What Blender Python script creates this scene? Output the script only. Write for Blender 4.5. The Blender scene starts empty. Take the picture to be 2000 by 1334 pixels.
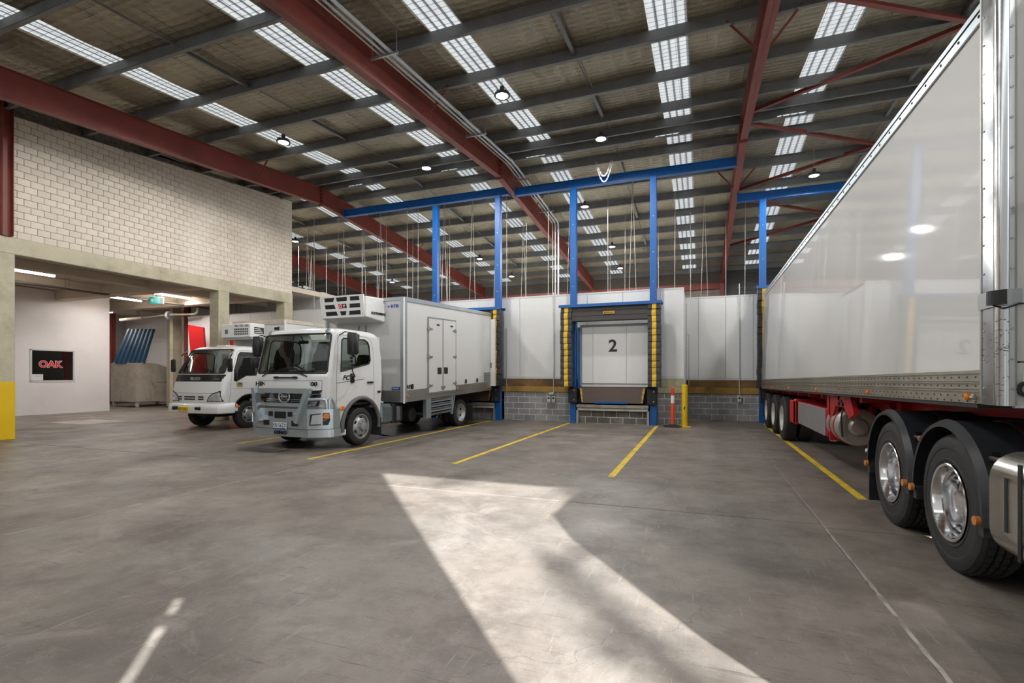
import bpy, bmesh, math, random
from mathutils import Vector, Matrix, Euler
sc = bpy.context.scene
C = sc.collection
PI = math.pi
R = math.radians

# ---------------------------------------------------------------- camera, light, exposure
cam_d = bpy.data.cameras.new('camera'); cam = bpy.data.objects.new('camera', cam_d); C.objects.link(cam)
cam_d.sensor_fit = 'HORIZONTAL'; cam_d.sensor_width = 36.0; cam_d.lens = 980 / 2000 * 36
cam_d.shift_y = 0.034; cam_d.clip_start = 0.05; cam_d.clip_end = 500
cam.location = (0, 0, 1.5); cam.rotation_euler = (R(90), 0, math.atan(370 / 980))
sc.camera = cam

wd = bpy.data.worlds.new('sky'); sc.world = wd; wd.use_nodes = True
_n = wd.node_tree.nodes; _l = wd.node_tree.links; _n.clear()
_o = _n.new('ShaderNodeOutputWorld'); _b = _n.new('ShaderNodeBackground')
_b.inputs['Color'].default_value = (0.88, 0.94, 1.0, 1); _b.inputs['Strength'].default_value = 2.0
_l.new(_b.outputs[0], _o.inputs[0])

SUN_AZ = Vector((0.664, -0.748, 0)).normalized(); SUN_EL = R(29.5)
sun_d = bpy.data.lights.new('sun', 'SUN'); sun = bpy.data.objects.new('sun', sun_d); C.objects.link(sun)
sun_d.energy = 15.0; sun_d.angle = R(0.6); sun_d.color = (0.95, 0.985, 1.0)
_to = SUN_AZ * math.cos(SUN_EL) + Vector((0, 0, math.sin(SUN_EL)))
sun.rotation_euler = _to.to_track_quat('Z', 'Y').to_euler(); sun.location = _to * 60
LAMP_W = 330.0            # each high bay lamp
TUBE_W = 55.0             # each fluorescent batten
sc.view_settings.view_transform = 'Standard'; sc.view_settings.look = 'None'
sc.view_settings.gamma = 1.0; sc.view_settings.use_curve_mapping = False
sc.view_settings.exposure = 0.32
try:
    sc.cycles.use_denoising = True
    sc.cycles.max_bounces = 8; sc.cycles.diffuse_bounces = 5; sc.cycles.glossy_bounces = 4
    sc.cycles.transmission_bounces = 6; sc.cycles.transparent_max_bounces = 10
    sc.cycles.caustics_reflective = False; sc.cycles.caustics_refractive = False
    sc.cycles.sample_clamp_indirect = 6.0
except Exception:
    pass

# ---------------------------------------------------------------- materials
def s2l(c):
    return tuple(((x / 255) / 12.92 if x / 255 <= 0.04045 else ((x / 255 + 0.055) / 1.055) ** 2.4) for x in c)
MATS = {}
def M(name, rgb, rough=0.5, metal=0.0, var=0.08, scale=2.0, bump=0.0, bscale=40.0, rnd=0.0, coat=0.0,
      dark=None, dscale=0.6, damt=0.0, spec=0.5, rvar=0.0, detail=4.0, bdist=0.01):
    """principled material with noise variation; dark/damt add blotchy grime of the thing's own"""
    m = bpy.data.materials.new(name); m.use_nodes = True
    nt = m.node_tree; N = nt.nodes; L = nt.links
    p = N['Principled BSDF']; col = s2l(rgb)
    tc = N.new('ShaderNodeTexCoord')
    nz = N.new('ShaderNodeTexNoise'); nz.inputs['Scale'].default_value = scale; nz.inputs['Detail'].default_value = detail
    nz.inputs['Roughness'].default_value = 0.65
    L.new(tc.outputs['Object'], nz.inputs['Vector'])
    mr = N.new('ShaderNodeMapRange'); mr.inputs[1].default_value = 0.25; mr.inputs[2].default_value = 0.75
    mr.inputs[3].default_value = 1 - var; mr.inputs[4].default_value = 1 + var
    L.new(nz.outputs['Fac'], mr.inputs[0])
    val = mr.outputs[0]
    if rnd:
        oi = N.new('ShaderNodeObjectInfo'); r2 = N.new('ShaderNodeMapRange')
        r2.inputs[3].default_value = 1 - rnd; r2.inputs[4].default_value = 1 + rnd
        L.new(oi.outputs['Random'], r2.inputs[0])
        mm = N.new('ShaderNodeMath'); mm.operation = 'MULTIPLY'; L.new(val, mm.inputs[0]); L.new(r2.outputs[0], mm.inputs[1]); val = mm.outputs[0]
    vm = N.new('ShaderNodeVectorMath'); vm.operation = 'SCALE'; vm.inputs[0].default_value = col
    L.new(val, vm.inputs['Scale']); out = vm.outputs[0]
    if dark is not None:
        n2 = N.new('ShaderNodeTexNoise'); n2.inputs['Scale'].default_value = dscale; n2.inputs['Detail'].default_value = 8; n2.inputs['Roughness'].default_value = 0.7
        L.new(tc.outputs['Object'], n2.inputs['Vector'])
        m2 = N.new('ShaderNodeMapRange'); m2.inputs[1].default_value = 0.46; m2.inputs[2].default_value = 0.68
        m2.inputs[3].default_value = 0; m2.inputs[4].default_value = damt
        L.new(n2.outputs['Fac'], m2.inputs[0])
        mx = N.new('ShaderNodeMix'); mx.data_type = 'RGBA'
        L.new(m2.outputs[0], mx.inputs['Factor']); L.new(out, mx.inputs['A']); mx.inputs['B'].default_value = s2l(dark) + (1,)
        out = mx.outputs['Result']
    L.new(out, p.inputs['Base Color'])
    p.inputs['Roughness'].default_value = rough; p.inputs['Metallic'].default_value = metal
    p.inputs['Specular IOR Level'].default_value = spec
    if coat: p.inputs['Coat Weight'].default_value = coat; p.inputs['Coat Roughness'].default_value = 0.03
    if rvar:
        m3 = N.new('ShaderNodeMapRange'); m3.inputs[1].default_value = 0.3; m3.inputs[2].default_value = 0.7
        m3.inputs[3].default_value = rough - rvar; m3.inputs[4].default_value = rough + rvar
        L.new(nz.outputs['Fac'], m3.inputs[0]); L.new(m3.outputs[0], p.inputs['Roughness'])
    if bump:
        nb = N.new('ShaderNodeTexNoise'); nb.inputs['Scale'].default_value = bscale; nb.inputs['Detail'].default_value = 5
        L.new(tc.outputs['Object'], nb.inputs['Vector'])
        bp = N.new('ShaderNodeBump'); bp.inputs['Strength'].default_value = bump; bp.inputs['Distance'].default_value = bdist
        L.new(nb.outputs['Fac'], bp.inputs['Height']); L.new(bp.outputs[0], p.inputs['Normal'])
    MATS[name] = m
    return m

def emit(name, rgb, strength):
    m = bpy.data.materials.new(name); m.use_nodes = True; nt = m.node_tree; N = nt.nodes; N.clear()
    o = N.new('ShaderNodeOutputMaterial'); e = N.new('ShaderNodeEmission')
    e.inputs[0].default_value = s2l(rgb) + (1,); e.inputs[1].default_value = strength
    nt.links.new(e.outputs[0], o.inputs[0]); return m

def glass_mat(name, tint, refl=0.9, base=0.04):
    """clear sheet glass: tinted see-through with a fresnel mirror coat"""
    m = bpy.data.materials.new(name); m.use_nodes = True; nt = m.node_tree; N = nt.nodes; L = nt.links; N.clear()
    o = N.new('ShaderNodeOutputMaterial'); t = N.new('ShaderNodeBsdfTransparent'); g = N.new('ShaderNodeBsdfGlossy')
    mx = N.new('ShaderNodeMixShader'); fr = N.new('ShaderNodeFresnel'); fr.inputs[0].default_value = 1.5
    nz = N.new('ShaderNodeTexNoise'); nz.inputs['Scale'].default_value = 3
    mr = N.new('ShaderNodeMapRange'); mr.inputs[3].default_value = 0.92; mr.inputs[4].default_value = 1.0
    vm = N.new('ShaderNodeVectorMath'); vm.operation = 'SCALE'; vm.inputs[0].default_value = tint
    L.new(nz.outputs['Fac'], mr.inputs[0]); L.new(mr.outputs[0], vm.inputs['Scale']); L.new(vm.outputs[0], t.inputs[0])
    g.inputs['Roughness'].default_value = 0.02; g.inputs[0].default_value = (refl, refl, refl, 1)
    L.new(fr.outputs[0], mx.inputs[0]); L.new(t.outputs[0], mx.inputs[1]); L.new(g.outputs[0], mx.inputs[2]); L.new(mx.outputs[0], o.inputs[0])
    return m

# --- setting
m_panel = M('white_insulated_panel', (222, 222, 220), 0.38, var=0.025, scale=0.7, dark=(170, 165, 155), dscale=0.35, damt=0.25)
m_panel_trim = M('white_panel_trim', (205, 205, 203), 0.4, var=0.03)
m_brick = M('painted_white_block', (218, 208, 193), 0.75, var=0.07, scale=4, bump=0.25, bscale=60, rnd=0.06, dark=(170, 150, 125), dscale=0.8, damt=0.35)
m_brick_darker = M('darker_grey_block', (122, 113, 104), 0.9, var=0.16, scale=3, bump=0.3, bscale=60, dark=(70, 64, 58), dscale=1.2, damt=0.6)
m_mortar_dark = M('dark_mortar', (96, 88, 80), 0.95, var=0.15, scale=8)
m_mortar_light = M('pale_mortar', (235, 232, 226), 0.9, var=0.12, scale=8)
m_cmu = M('grey_concrete_block', (150, 149, 148), 0.9, var=0.1, scale=6, bump=0.5, bscale=90, rnd=0.14, dark=(112, 112, 112), dscale=1.5, damt=0.5)
m_cmu_stained = M('stained_concrete_block', (120, 116, 108), 0.9, var=0.18, scale=4, bump=0.5, bscale=90, rnd=0.2, dark=(62, 58, 50), dscale=1.2, damt=0.85)
m_conc = M('board_formed_concrete', (192, 184, 160), 0.85, var=0.1, scale=1.5, bump=0.5, bscale=14, dark=(128, 119, 98), dscale=1.3, damt=0.55)
m_slab = M('slab_soffit', (206, 194, 178), 0.9, var=0.08, scale=1.0, bump=0.2, bscale=20)
m_ochre = M('ochre_stained_concrete', (160, 124, 58), 0.8, var=0.22, scale=2.2, bump=0.2, bscale=20, dark=(96, 72, 40), dscale=1.4, damt=0.8)
m_ochre2 = M('ochre_stained_band', (128, 98, 58), 0.8, var=0.22, scale=2.2, bump=0.2, bscale=20, dark=(74, 58, 40), dscale=1.0, damt=0.8)
m_cream = M('cream_concrete_edge', (190, 184, 152), 0.8, var=0.1, scale=2.0, bump=0.2, bscale=20, dark=(110, 100, 60), dscale=1.2, damt=0.5)
m_blue = M('blue_painted_steel', (6, 88, 160), 0.42, var=0.08, scale=2.0, bump=0.03, bscale=30, dark=(24, 70, 118), dscale=1.0, damt=0.4)
m_red = M('red_oxide_steel', (126, 57, 47), 0.5, var=0.1, scale=1.5, dark=(76, 36, 31), dscale=0.9, damt=0.4)
m_purlin = M('dull_galvanised_purlin', (120, 121, 120), 0.55, metal=0.25, var=0.12, scale=2.0, dark=(80, 80, 82), dscale=0.7, damt=0.5, rnd=0.05)
m_steel = M('galvanised_steel', (168, 170, 172), 0.4, metal=0.7, var=0.1, scale=6)
m_clad = M('dark_wall_cladding', (74, 74, 76), 0.6, metal=0.2, var=0.15, scale=1.0)
m_office = M('painted_room_wall', (224, 221, 220), 0.55, var=0.03, scale=0.8, dark=(188, 184, 180), dscale=0.5, damt=0.25)
m_greywall = M('grey_panel_wall', (186, 186, 186), 0.5, var=0.05, scale=0.8)
m_wire = M('safety_wire', (92, 88, 80), 0.6, metal=0.4, var=0.1)
m_hanger = M('hanger_wire', (196, 192, 184), 0.5, metal=0.3, var=0.1)
m_yellow = M('yellow_paint', (236, 196, 20), 0.5, var=0.08, scale=4, dark=(190, 150, 30), dscale=2.0, damt=0.3)
m_linepaint = M('worn_yellow_line_paint', (226, 190, 40), 0.65, var=0.15, scale=9, dark=(150, 128, 70), dscale=3.0, damt=0.75)
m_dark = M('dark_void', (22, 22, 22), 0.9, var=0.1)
m_white_pt = M('white_paint', (232, 232, 230), 0.45, var=0.03)
m_black_ink = M('black_lettering', (22, 22, 24), 0.5, var=0.02)

def make_floor_mat():
    m = bpy.data.materials.new('worn_concrete_floor'); m.use_nodes = True
    nt = m.node_tree; N = nt.nodes; L = nt.links; p = N['Principled BSDF']
    tc = N.new('ShaderNodeTexCoord')
    def noise(scale, detail=6, rough=0.65, dist=0.0, sx=1, sy=1, rot=0):
        mp = N.new('ShaderNodeMapping'); mp.inputs['Scale'].default_value = (sx, sy, 1); mp.inputs['Rotation'].default_value = (0, 0, rot)
        L.new(tc.outputs['Object'], mp.inputs[0])
        n = N.new('ShaderNodeTexNoise'); n.inputs['Scale'].default_value = scale; n.inputs['Detail'].default_value = detail
        n.inputs['Roughness'].default_value = rough; n.inputs['Distortion'].default_value = dist
        L.new(mp.outputs[0], n.inputs['Vector']); return n.outputs['Fac']
    def rng(x, a, b, c, d):
        r = N.new('ShaderNodeMapRange'); r.inputs[1].default_value = a; r.inputs[2].default_value = b; r.inputs[3].default_value = c; r.inputs[4].default_value = d
        L.new(x, r.inputs[0]); return r.outputs[0]
    def mix(f, a, b):
        x = N.new('ShaderNodeMix'); x.data_type = 'RGBA'; L.new(f, x.inputs['Factor'])
        for k, v in (('A', a), ('B', b)):
            if isinstance(v, tuple): x.inputs[k].default_value = v + (1,)
            else: L.new(v, x.inputs[k])
        return x.outputs['Result']
    base = mix(rng(noise(0.28, 7, 0.6, 0.3), 0.38, 0.62, 0, 1), s2l((134, 123, 113)), s2l((118, 112, 105)))
    base = mix(rng(noise(1.3, 9, 0.75), 0.44, 0.62, 0, 0.75), base, s2l((90, 81, 73)))
    base = mix(rng(noise(0.5, 6, 0.65, 0.6), 0.54, 0.66, 0, 0.75), base, s2l((84, 76, 68)))
    base = mix(rng(noise(0.8, 8, 0.75, 0.8), 0.54, 0.68, 0, 0.6), base, s2l((156, 147, 138)))
    base = mix(rng(noise(4.0, 9, 0.8), 0.54, 0.66, 0, 0.45), base, s2l((154, 146, 137)))
    base = mix(rng(noise(5.0, 9, 0.8, 0.2, 3.6, 0.3, 0.75), 0.58, 0.66, 0, 0.6), base, s2l((158, 149, 138)))
    base = mix(rng(noise(6.0, 9, 0.8, 0.2, 0.25, 3.6, 0.5), 0.58, 0.66, 0, 0.7), base, s2l((58, 51, 45)))
    base = mix(rng(noise(7.0, 9, 0.8, 0.2, 0.22, 4.2, -0.6), 0.60, 0.67, 0, 0.6), base, s2l((60, 54, 48)))
    base = mix(rng(noise(16, 8, 0.8), 0.56, 0.70, 0, 0.55), base, s2l((66, 58, 51)))
    base = mix(rng(noise(70, 3, 0.6), 0.64, 0.74, 0, 0.6), base, s2l((186, 179, 168)))
    # hairline cracks: edges of distorted cells
    mp = N.new('ShaderNodeMapping'); mp.inputs['Scale'].default_value = (0.2, 0.2, 0); L.new(tc.outputs['Object'], mp.inputs[0])
    wn = N.new('ShaderNodeTexNoise'); wn.inputs['Scale'].default_value = 1.4; wn.inputs['Detail'].default_value = 6; L.new(tc.outputs['Object'], wn.inputs['Vector'])
    av = N.new('ShaderNodeVectorMath'); av.operation = 'MULTIPLY_ADD'; L.new(wn.outputs['Color'], av.inputs[0]); av.inputs[1].default_value = (0.2, 0.2, 0); L.new(mp.outputs[0], av.inputs[2])
    vo = N.new('ShaderNodeTexVoronoi'); vo.feature = 'DISTANCE_TO_EDGE'; vo.inputs['Scale'].default_value = 1.0; L.new(av.outputs[0], vo.inputs['Vector'])
    base = mix(rng(vo.outputs['Distance'], 0.0, 0.0010, 0.45, 0), base, s2l((52, 46, 41)))
    L.new(base, p.inputs['Base Color'])
    L.new(rng(noise(0.9, 6, 0.6), 0.3, 0.7, 0.34, 0.62), p.inputs['Roughness'])
    bp = N.new('ShaderNodeBump'); bp.inputs['Strength'].default_value = 0.25; bp.inputs['Distance'].default_value = 0.004
    L.new(noise(45, 6, 0.7), bp.inputs['Height']); L.new(bp.outputs[0], p.inputs['Normal'])
    return m
m_floor = make_floor_mat()

def make_insulation():
    m = bpy.data.materials.new('foil_faced_blanket'); m.use_nodes = True
    nt = m.node_tree; N = nt.nodes; L = nt.links; p = N['Principled BSDF']
    tc = N.new('ShaderNodeTexCoord'); sp = N.new('ShaderNodeSeparateXYZ'); L.new(tc.outputs['Object'], sp.inputs[0])
    def sn(out, k, ph=0.0):
        a = N.new('ShaderNodeMath'); a.operation = 'MULTIPLY_ADD'; L.new(out, a.inputs[0]); a.inputs[1].default_value = PI / k; a.inputs[2].default_value = ph
        b = N.new('ShaderNodeMath'); b.operation = 'SINE'; L.new(a.outputs[0], b.inputs[0])
        c = N.new('ShaderNodeMath'); c.operation = 'ABSOLUTE'; L.new(b.outputs[0], c.inputs[0]); return c.outputs[0]
    mu = N.new('ShaderNodeMath'); mu.operation = 'MULTIPLY'; L.new(sn(sp.outputs['X'], 0.3), mu.inputs[0]); L.new(sn(sp.outputs['Y'], 0.15), mu.inputs[1])
    nz = N.new('ShaderNodeTexNoise'); nz.inputs['Scale'].default_value = 9; nz.inputs['Detail'].default_value = 6; nz.inputs['Distortion'].default_value = 1.2
    L.new(tc.outputs['Object'], nz.inputs['Vector'])
    ad = N.new('ShaderNodeMath'); ad.operation = 'MULTIPLY_ADD'; L.new(nz.outputs['Fac'], ad.inputs[0]); ad.inputs[1].default_value = 0.9; L.new(mu.outputs[0], ad.inputs[2])
    bp = N.new('ShaderNodeBump'); bp.inputs['Strength'].default_value = 0.7; bp.inputs['Distance'].default_value = 0.03; bp.invert = True
    L.new(ad.outputs[0], bp.inputs['Height']); L.new(bp.outputs[0], p.inputs['Normal'])
    n2 = N.new('ShaderNodeTexNoise'); n2.inputs['Scale'].default_value = 0.5; n2.inputs['Detail'].default_value = 6
    L.new(tc.outputs['Object'], n2.inputs['Vector'])
    mx = N.new('ShaderNodeMix'); mx.data_type = 'RGBA'; mx.inputs['A'].default_value = s2l((168, 160, 138)) + (1,); mx.inputs['B'].default_value = s2l((130, 120, 100)) + (1,)
    mr = N.new('ShaderNodeMapRange'); mr.inputs[1].default_value = 0.35; mr.inputs[2].default_value = 0.65; L.new(n2.outputs['Fac'], mr.inputs[0]); L.new(mr.outputs[0], mx.inputs['Factor'])
    L.new(mx.outputs['Result'], p.inputs['Base Color'])
    p.inputs['Metallic'].default_value = 0.35; p.inputs['Roughness'].default_value = 0.42
    return m
m_insul = make_insulation()

def make_skylight(name, tint, lines):
    """translucent ribbed fibreglass sheet: daylight from above diffuses through it"""
    m = bpy.data.materials.new(name); m.use_nodes = True; nt = m.node_tree; N = nt.nodes; L = nt.links; N.clear()
    o = N.new('ShaderNodeOutputMaterial'); t = N.new('ShaderNodeBsdfTranslucent'); d = N.new('ShaderNodeBsdfDiffuse'); mx = N.new('ShaderNodeMixShader')
    tc = N.new('ShaderNodeTexCoord'); nz = N.new('ShaderNodeTexNoise'); nz.inputs['Scale'].default_value = 2.2; nz.inputs['Detail'].default_value = 6
    L.new(tc.outputs['Object'], nz.inputs['Vector'])
    mr = N.new('ShaderNodeMapRange'); mr.inputs[1].default_value = 0.3; mr.inputs[2].default_value = 0.7; mr.inputs[3].default_value = 0.85; mr.inputs[4].default_value = 1.0
    L.new(nz.outputs['Fac'], mr.inputs[0])
    vm = N.new('ShaderNodeVectorMath'); vm.operation = 'SCALE'; vm.inputs[0].default_value = tint; L.new(mr.outputs[0], vm.inputs['Scale'])
    L.new(vm.outputs[0], t.inputs[0]); d.inputs[0].default_value = (0.5, 0.48, 0.44, 1); mx.inputs[0].default_value = lines
    L.new(t.outputs[0], mx.inputs[1]); L.new(d.outputs[0], mx.inputs[2]); L.new(mx.outputs[0], o.inputs[0])
    return m
m_sky = make_skylight('translucent_roof_sheet', (0.17, 0.17, 0.167), 0.1)
m_skyrib = make_skylight('shade_tinted_rib', (0.09, 0.095, 0.115), 0.3)  # darkness of the rib walls at grazing light, put into the tint
m_light_sheet = make_skylight('added_wall_light_sheet', (0.68, 0.68, 0.675), 0.06)  # for unseen wall sheeting added to light the room

# --- vehicles and fittings
m_truck = M('white_truck_paint', (228, 229, 228), 0.28, var=0.015, scale=1.0, coat=0.6, dark=(190, 186, 178), dscale=0.7, damt=0.12)
m_body = M('white_fibreglass_body', (214, 214, 212), 0.32, var=0.015, scale=0.6, coat=0.35, dark=(200, 196, 188), dscale=0.5, damt=0.15)
m_trailer = M('glossy_white_trailer_panel', (208, 208, 206), 0.5, var=0.012, scale=0.5, coat=1.0, bump=0.22, bscale=5.0, bdist=0.006, spec=0.2)
m_alu = M('brushed_aluminium', (186, 196, 201), 0.34, metal=0.75, var=0.03, scale=3)
m_alu_dull = M('dull_aluminium_skirt', (160, 160, 154), 0.45, metal=0.75, var=0.08, scale=4, dark=(110, 104, 92), dscale=1.0, damt=0.5)
m_skirt = M('stainless_trailer_skirt', (178, 174, 162), 0.36, metal=0.8, var=0.08, scale=4, dark=(120, 112, 98), dscale=1.2, damt=0.4)
m_chrome = M('polished_metal', (236, 236, 238), 0.13, metal=1.0, var=0.02)
m_rim = M('painted_steel_rim', (176, 178, 180), 0.4, metal=0.5, var=0.08, scale=8, dark=(110, 106, 100), dscale=5, damt=0.4)
m_rimwhite = M('white_steel_rim', (206, 206, 198), 0.5, var=0.08, scale=6, dark=(130, 120, 104), dscale=4, damt=0.5)
m_tyre = M('tyre_rubber', (38, 38, 39), 0.72, var=0.12, scale=8, bump=0.15, bscale=60, dark=(62, 58, 54), dscale=3, damt=0.4)
m_black = M('black_plastic', (24, 25, 27), 0.45, var=0.08, scale=6)
m_rubber = M('black_rubber', (30, 31, 33), 0.7, var=0.15, scale=5, bump=0.2, bscale=40)
m_guard = M('dark_mudguard', (46, 48, 52), 0.42, var=0.1, scale=4, dark=(84, 80, 76), dscale=2.0, damt=0.35)
m_vinyl = M('black_vinyl_pad', (38, 42, 46), 0.42, var=0.15, scale=6, bump=0.25, bscale=25)
m_chassis = M('dark_chassis', (34, 33, 33), 0.7, var=0.15, scale=4)
m_seat = M('dark_seat_fabric', (24, 25, 30), 0.9, var=0.1, scale=10)
m_dash = M('dark_dashboard', (40, 38, 38), 0.7, var=0.1, scale=5)
m_redpaint = M('red_paint', (176, 26, 34), 0.4, var=0.08, scale=3, coat=0.2)
m_redplastic = M('red_plastic', (198, 30, 34), 0.4, var=0.06, scale=2)
m_orange = M('orange_plastic', (232, 76, 36), 0.45, var=0.06, scale=4)
m_amber = M('amber_lens', (240, 128, 24), 0.2, var=0.05, coat=0.5)
m_reflector = M('dull_amber_reflector', (205, 132, 72), 0.35, var=0.05)
m_lens = M('clear_lamp_lens', (206, 212, 216), 0.1, metal=0.55, var=0.1, scale=20)
m_lamp_dark = M('dark_lamp_housing', (34, 36, 38), 0.2, var=0.05, coat=0.6)
m_bluelid = M('blue_coated_sheet', (2, 68, 104), 0.5, var=0.1, scale=1.6)
m_creampaint = M('chipped_cream_paint', (198, 190, 174), 0.6, var=0.06, scale=2, dark=(130, 112, 90), dscale=2.4, damt=0.45)
m_pvc = M('old_pvc_pipe', (182, 174, 156), 0.5, var=0.06)
m_brown = M('rusty_brown_steel', (92, 76, 70), 0.6, var=0.14, scale=3, dark=(66, 54, 50), dscale=1.6, damt=0.5)
m_tread = M('tread_plate', (176, 176, 178), 0.4, metal=0.7, var=0.08, scale=6, bump=0.6, bscale=45)
m_galv = M('pale_zinc', (196, 198, 200), 0.45, metal=0.3, var=0.05)
m_plate_w = M('white_number_plate', (232, 236, 238), 0.35, var=0.02)
m_plate_y = M('yellow_number_plate', (240, 206, 20), 0.35, var=0.03)
m_blueink = M('blue_print', (36, 74, 170), 0.4, var=0.02)
m_redink = M('red_lettering', (208, 36, 44), 0.45, var=0.03)
m_paper = M('white_paper', (214, 214, 214), 0.8, var=0.03)
m_teal = M('green_sign_print', (4, 120, 112), 0.4, var=0.02)
m_glass = glass_mat('windscreen_glass', (0.62, 0.72, 0.66))
m_glass_side = glass_mat('side_glass', (0.62, 0.72, 0.66), refl=0.3)
m_glass_dark = glass_mat('tinted_glass', (0.34, 0.38, 0.36))
m_glass_office = glass_mat('office_glass', (0.42, 0.44, 0.42))
m_led = emit('led_lens', (255, 250, 240), 30.0)
m_tube = emit('fluorescent_tube', (255, 242, 228), 22.0)
m_exit = emit('lit_exit_face', (225, 245, 240), 0.55)
m_leaf = M('tree_leaf', (70, 96, 48), 0.7, var=0.25, scale=3)
m_bark = M('tree_bark', (92, 78, 64), 0.9, var=0.2, scale=6, bump=0.6, bscale=20)

# ---------------------------------------------------------------- mesh builder
class MB:
    def __init__(s): s.v = []; s.f = []; s.m = []
    def add(s, vs, fs, m=0):
        b = len(s.v); s.v += [tuple(v) for v in vs]
        for f in fs: s.f.append(tuple(i + b for i in f)); s.m.append(m)
        return s
    def hexa(s, p, m=0):
        return s.add(p, [(0, 3, 2, 1), (4, 5, 6, 7), (0, 1, 5, 4), (1, 2, 6, 5), (2, 3, 7, 6), (3, 0, 4, 7)], m)
    def box(s, x0, y0, z0, x1, y1, z1, m=0, c=0.0):
        if x0 > x1: x0, x1 = x1, x0
        if y0 > y1: y0, y1 = y1, y0
        if z0 > z1: z0, z1 = z1, z0
        if c <= 0:
            return s.hexa([(x0, y0, z0), (x1, y0, z0), (x1, y1, z0), (x0, y1, z0), (x0, y0, z1), (x1, y0, z1), (x1, y1, z1), (x0, y1, z1)], m)
        return s.cbox((x0, y0, z0), (x1, y1, z1), c, m)
    def cbox(s, a, b, c, m=0):
        c = min(c, (b[0]-a[0])*.49, (b[1]-a[1])*.49, (b[2]-a[2])*.49)
        vs = []; idx = {}
        for i in (0, 1):
            for j in (0, 1):
                for k in (0, 1):
                    cx, cy, cz = (a[0], b[0])[i], (a[1], b[1])[j], (a[2], b[2])[k]
                    dx, dy, dz = (c, -c)[i], (c, -c)[j], (c, -c)[k]
                    idx[i, j, k] = len(vs)
                    vs += [(cx, cy + dy, cz + dz), (cx + dx, cy, cz + dz), (cx + dx, cy + dy, cz)]
        fs = []
        def q(*l): fs.append(tuple(l))
        I = idx
        for i in (0, 1):
            l = [I[i, 0, 0], I[i, 1, 0], I[i, 1, 1], I[i, 0, 1]]; q(*(l if i else l[::-1]))
        for j in (0, 1):
            l = [I[0, j, 0] + 1, I[0, j, 1] + 1, I[1, j, 1] + 1, I[1, j, 0] + 1]; q(*(l if j else l[::-1]))
        for k in (0, 1):
            l = [I[0, 0, k] + 2, I[1, 0, k] + 2, I[1, 1, k] + 2, I[0, 1, k] + 2]; q(*(l if k else l[::-1]))
        for i in (0, 1):
            for j in (0, 1):
                q(I[i, j, 0], I[i, j, 0] + 1, I[i, j, 1] + 1, I[i, j, 1])
        for i in (0, 1):
            for k in (0, 1):
                q(I[i, 0, k], I[i, 0, k] + 2, I[i, 1, k] + 2, I[i, 1, k])
        for j in (0, 1):
            for k in (0, 1):
                q(I[0, j, k] + 1, I[0, j, k] + 2, I[1, j, k] + 2, I[1, j, k] + 1)
        for key in I: q(I[key], I[key] + 1, I[key] + 2)
        return s.add(vs, fs, m)
    def bar(s, p0, p1, w, h, m=0, up=(0, 0, 1), c=0.0):
        """box along p0-p1; w across, h along up"""
        p0, p1, up = Vector(p0), Vector(p1), Vector(up)
        d = (p1 - p0).normalized(); x = d.cross(up)
        if x.length < 1e-5: x = d.cross(Vector((0, 1, 0)))
        x.normalize(); u = x.cross(d).normalized(); a, b = x * (w / 2), u * (h / 2)
        return s.hexa([p0 - a - b, p0 + a - b, p1 + a - b, p1 - a - b, p0 - a + b, p0 + a + b, p1 + a + b, p1 - a + b], m)
    def cyl(s, p0, p1, r0, r1=None, n=16, m=0, caps=True):
        r1 = r0 if r1 is None else r1
        p0, p1 = Vector(p0), Vector(p1); d = (p1 - p0).normalized()
        x = d.orthogonal().normalized(); y = d.cross(x); vs = []
        for p, r in ((p0, r0), (p1, r1)):
            vs += [p + (x * math.cos(2 * PI * i / n) + y * math.sin(2 * PI * i / n)) * r for i in range(n)]
        fs = [(i, (i + 1) % n, n + (i + 1) % n, n + i) for i in range(n)]
        if caps: fs += [tuple(range(n))[::-1], tuple(range(n, 2 * n))]
        return s.add(vs, fs, m)
    def tube(s, pts, r, n=8, m=0, closed=False):
        pts = [Vector(p) for p in pts]; k = len(pts); rings = []; prev = None
        for i, p in enumerate(pts):
            a = pts[(i - 1) % k] if (closed or i > 0) else p; b = pts[(i + 1) % k] if (closed or i < k - 1) else p
            d = (b - a); d = d.normalized() if d.length > 1e-9 else Vector((0, 0, 1))
            if prev is None: x = d.orthogonal().normalized()
            else:
                x = prev - d * prev.dot(d); x = x.normalized() if x.length > 1e-6 else d.orthogonal().normalized()
            prev = x; y = d.cross(x); rr = r[i] if isinstance(r, (list, tuple)) else r
            rings.append([p + (x * math.cos(2 * PI * j / n) + y * math.sin(2 * PI * j / n)) * rr for j in range(n)])
        vs = [v for g in rings for v in g]; fs = []
        for i in range(k if closed else k - 1):
            a, b = i * n, ((i + 1) % k) * n
            fs += [(a + j, a + (j + 1) % n, b + (j + 1) % n, b + j) for j in range(n)]
        if not closed: fs += [tuple(range(n))[::-1], tuple(range((k - 1) * n, k * n))]
        return s.add(vs, fs, m)
    def lathe(s, prof, o, ax, n=32, m=0, closed=False):
        """prof: (radius, height along ax)"""
        o, ax = Vector(o), Vector(ax).normalized(); x = ax.orthogonal().normalized(); y = ax.cross(x); vs = []
        for (r, h) in prof:
            vs += [o + ax * h + (x * math.cos(2 * PI * i / n) + y * math.sin(2 * PI * i / n)) * max(r, 1e-4) for i in range(n)]
        fs = []; k = len(prof)
        for a in range(k if closed else k - 1):
            b = (a + 1) % k
            fs += [(a * n + i, a * n + (i + 1) % n, b * n + (i + 1) % n, b * n + i) for i in range(n)]
        return s.add(vs, fs, m)
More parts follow.
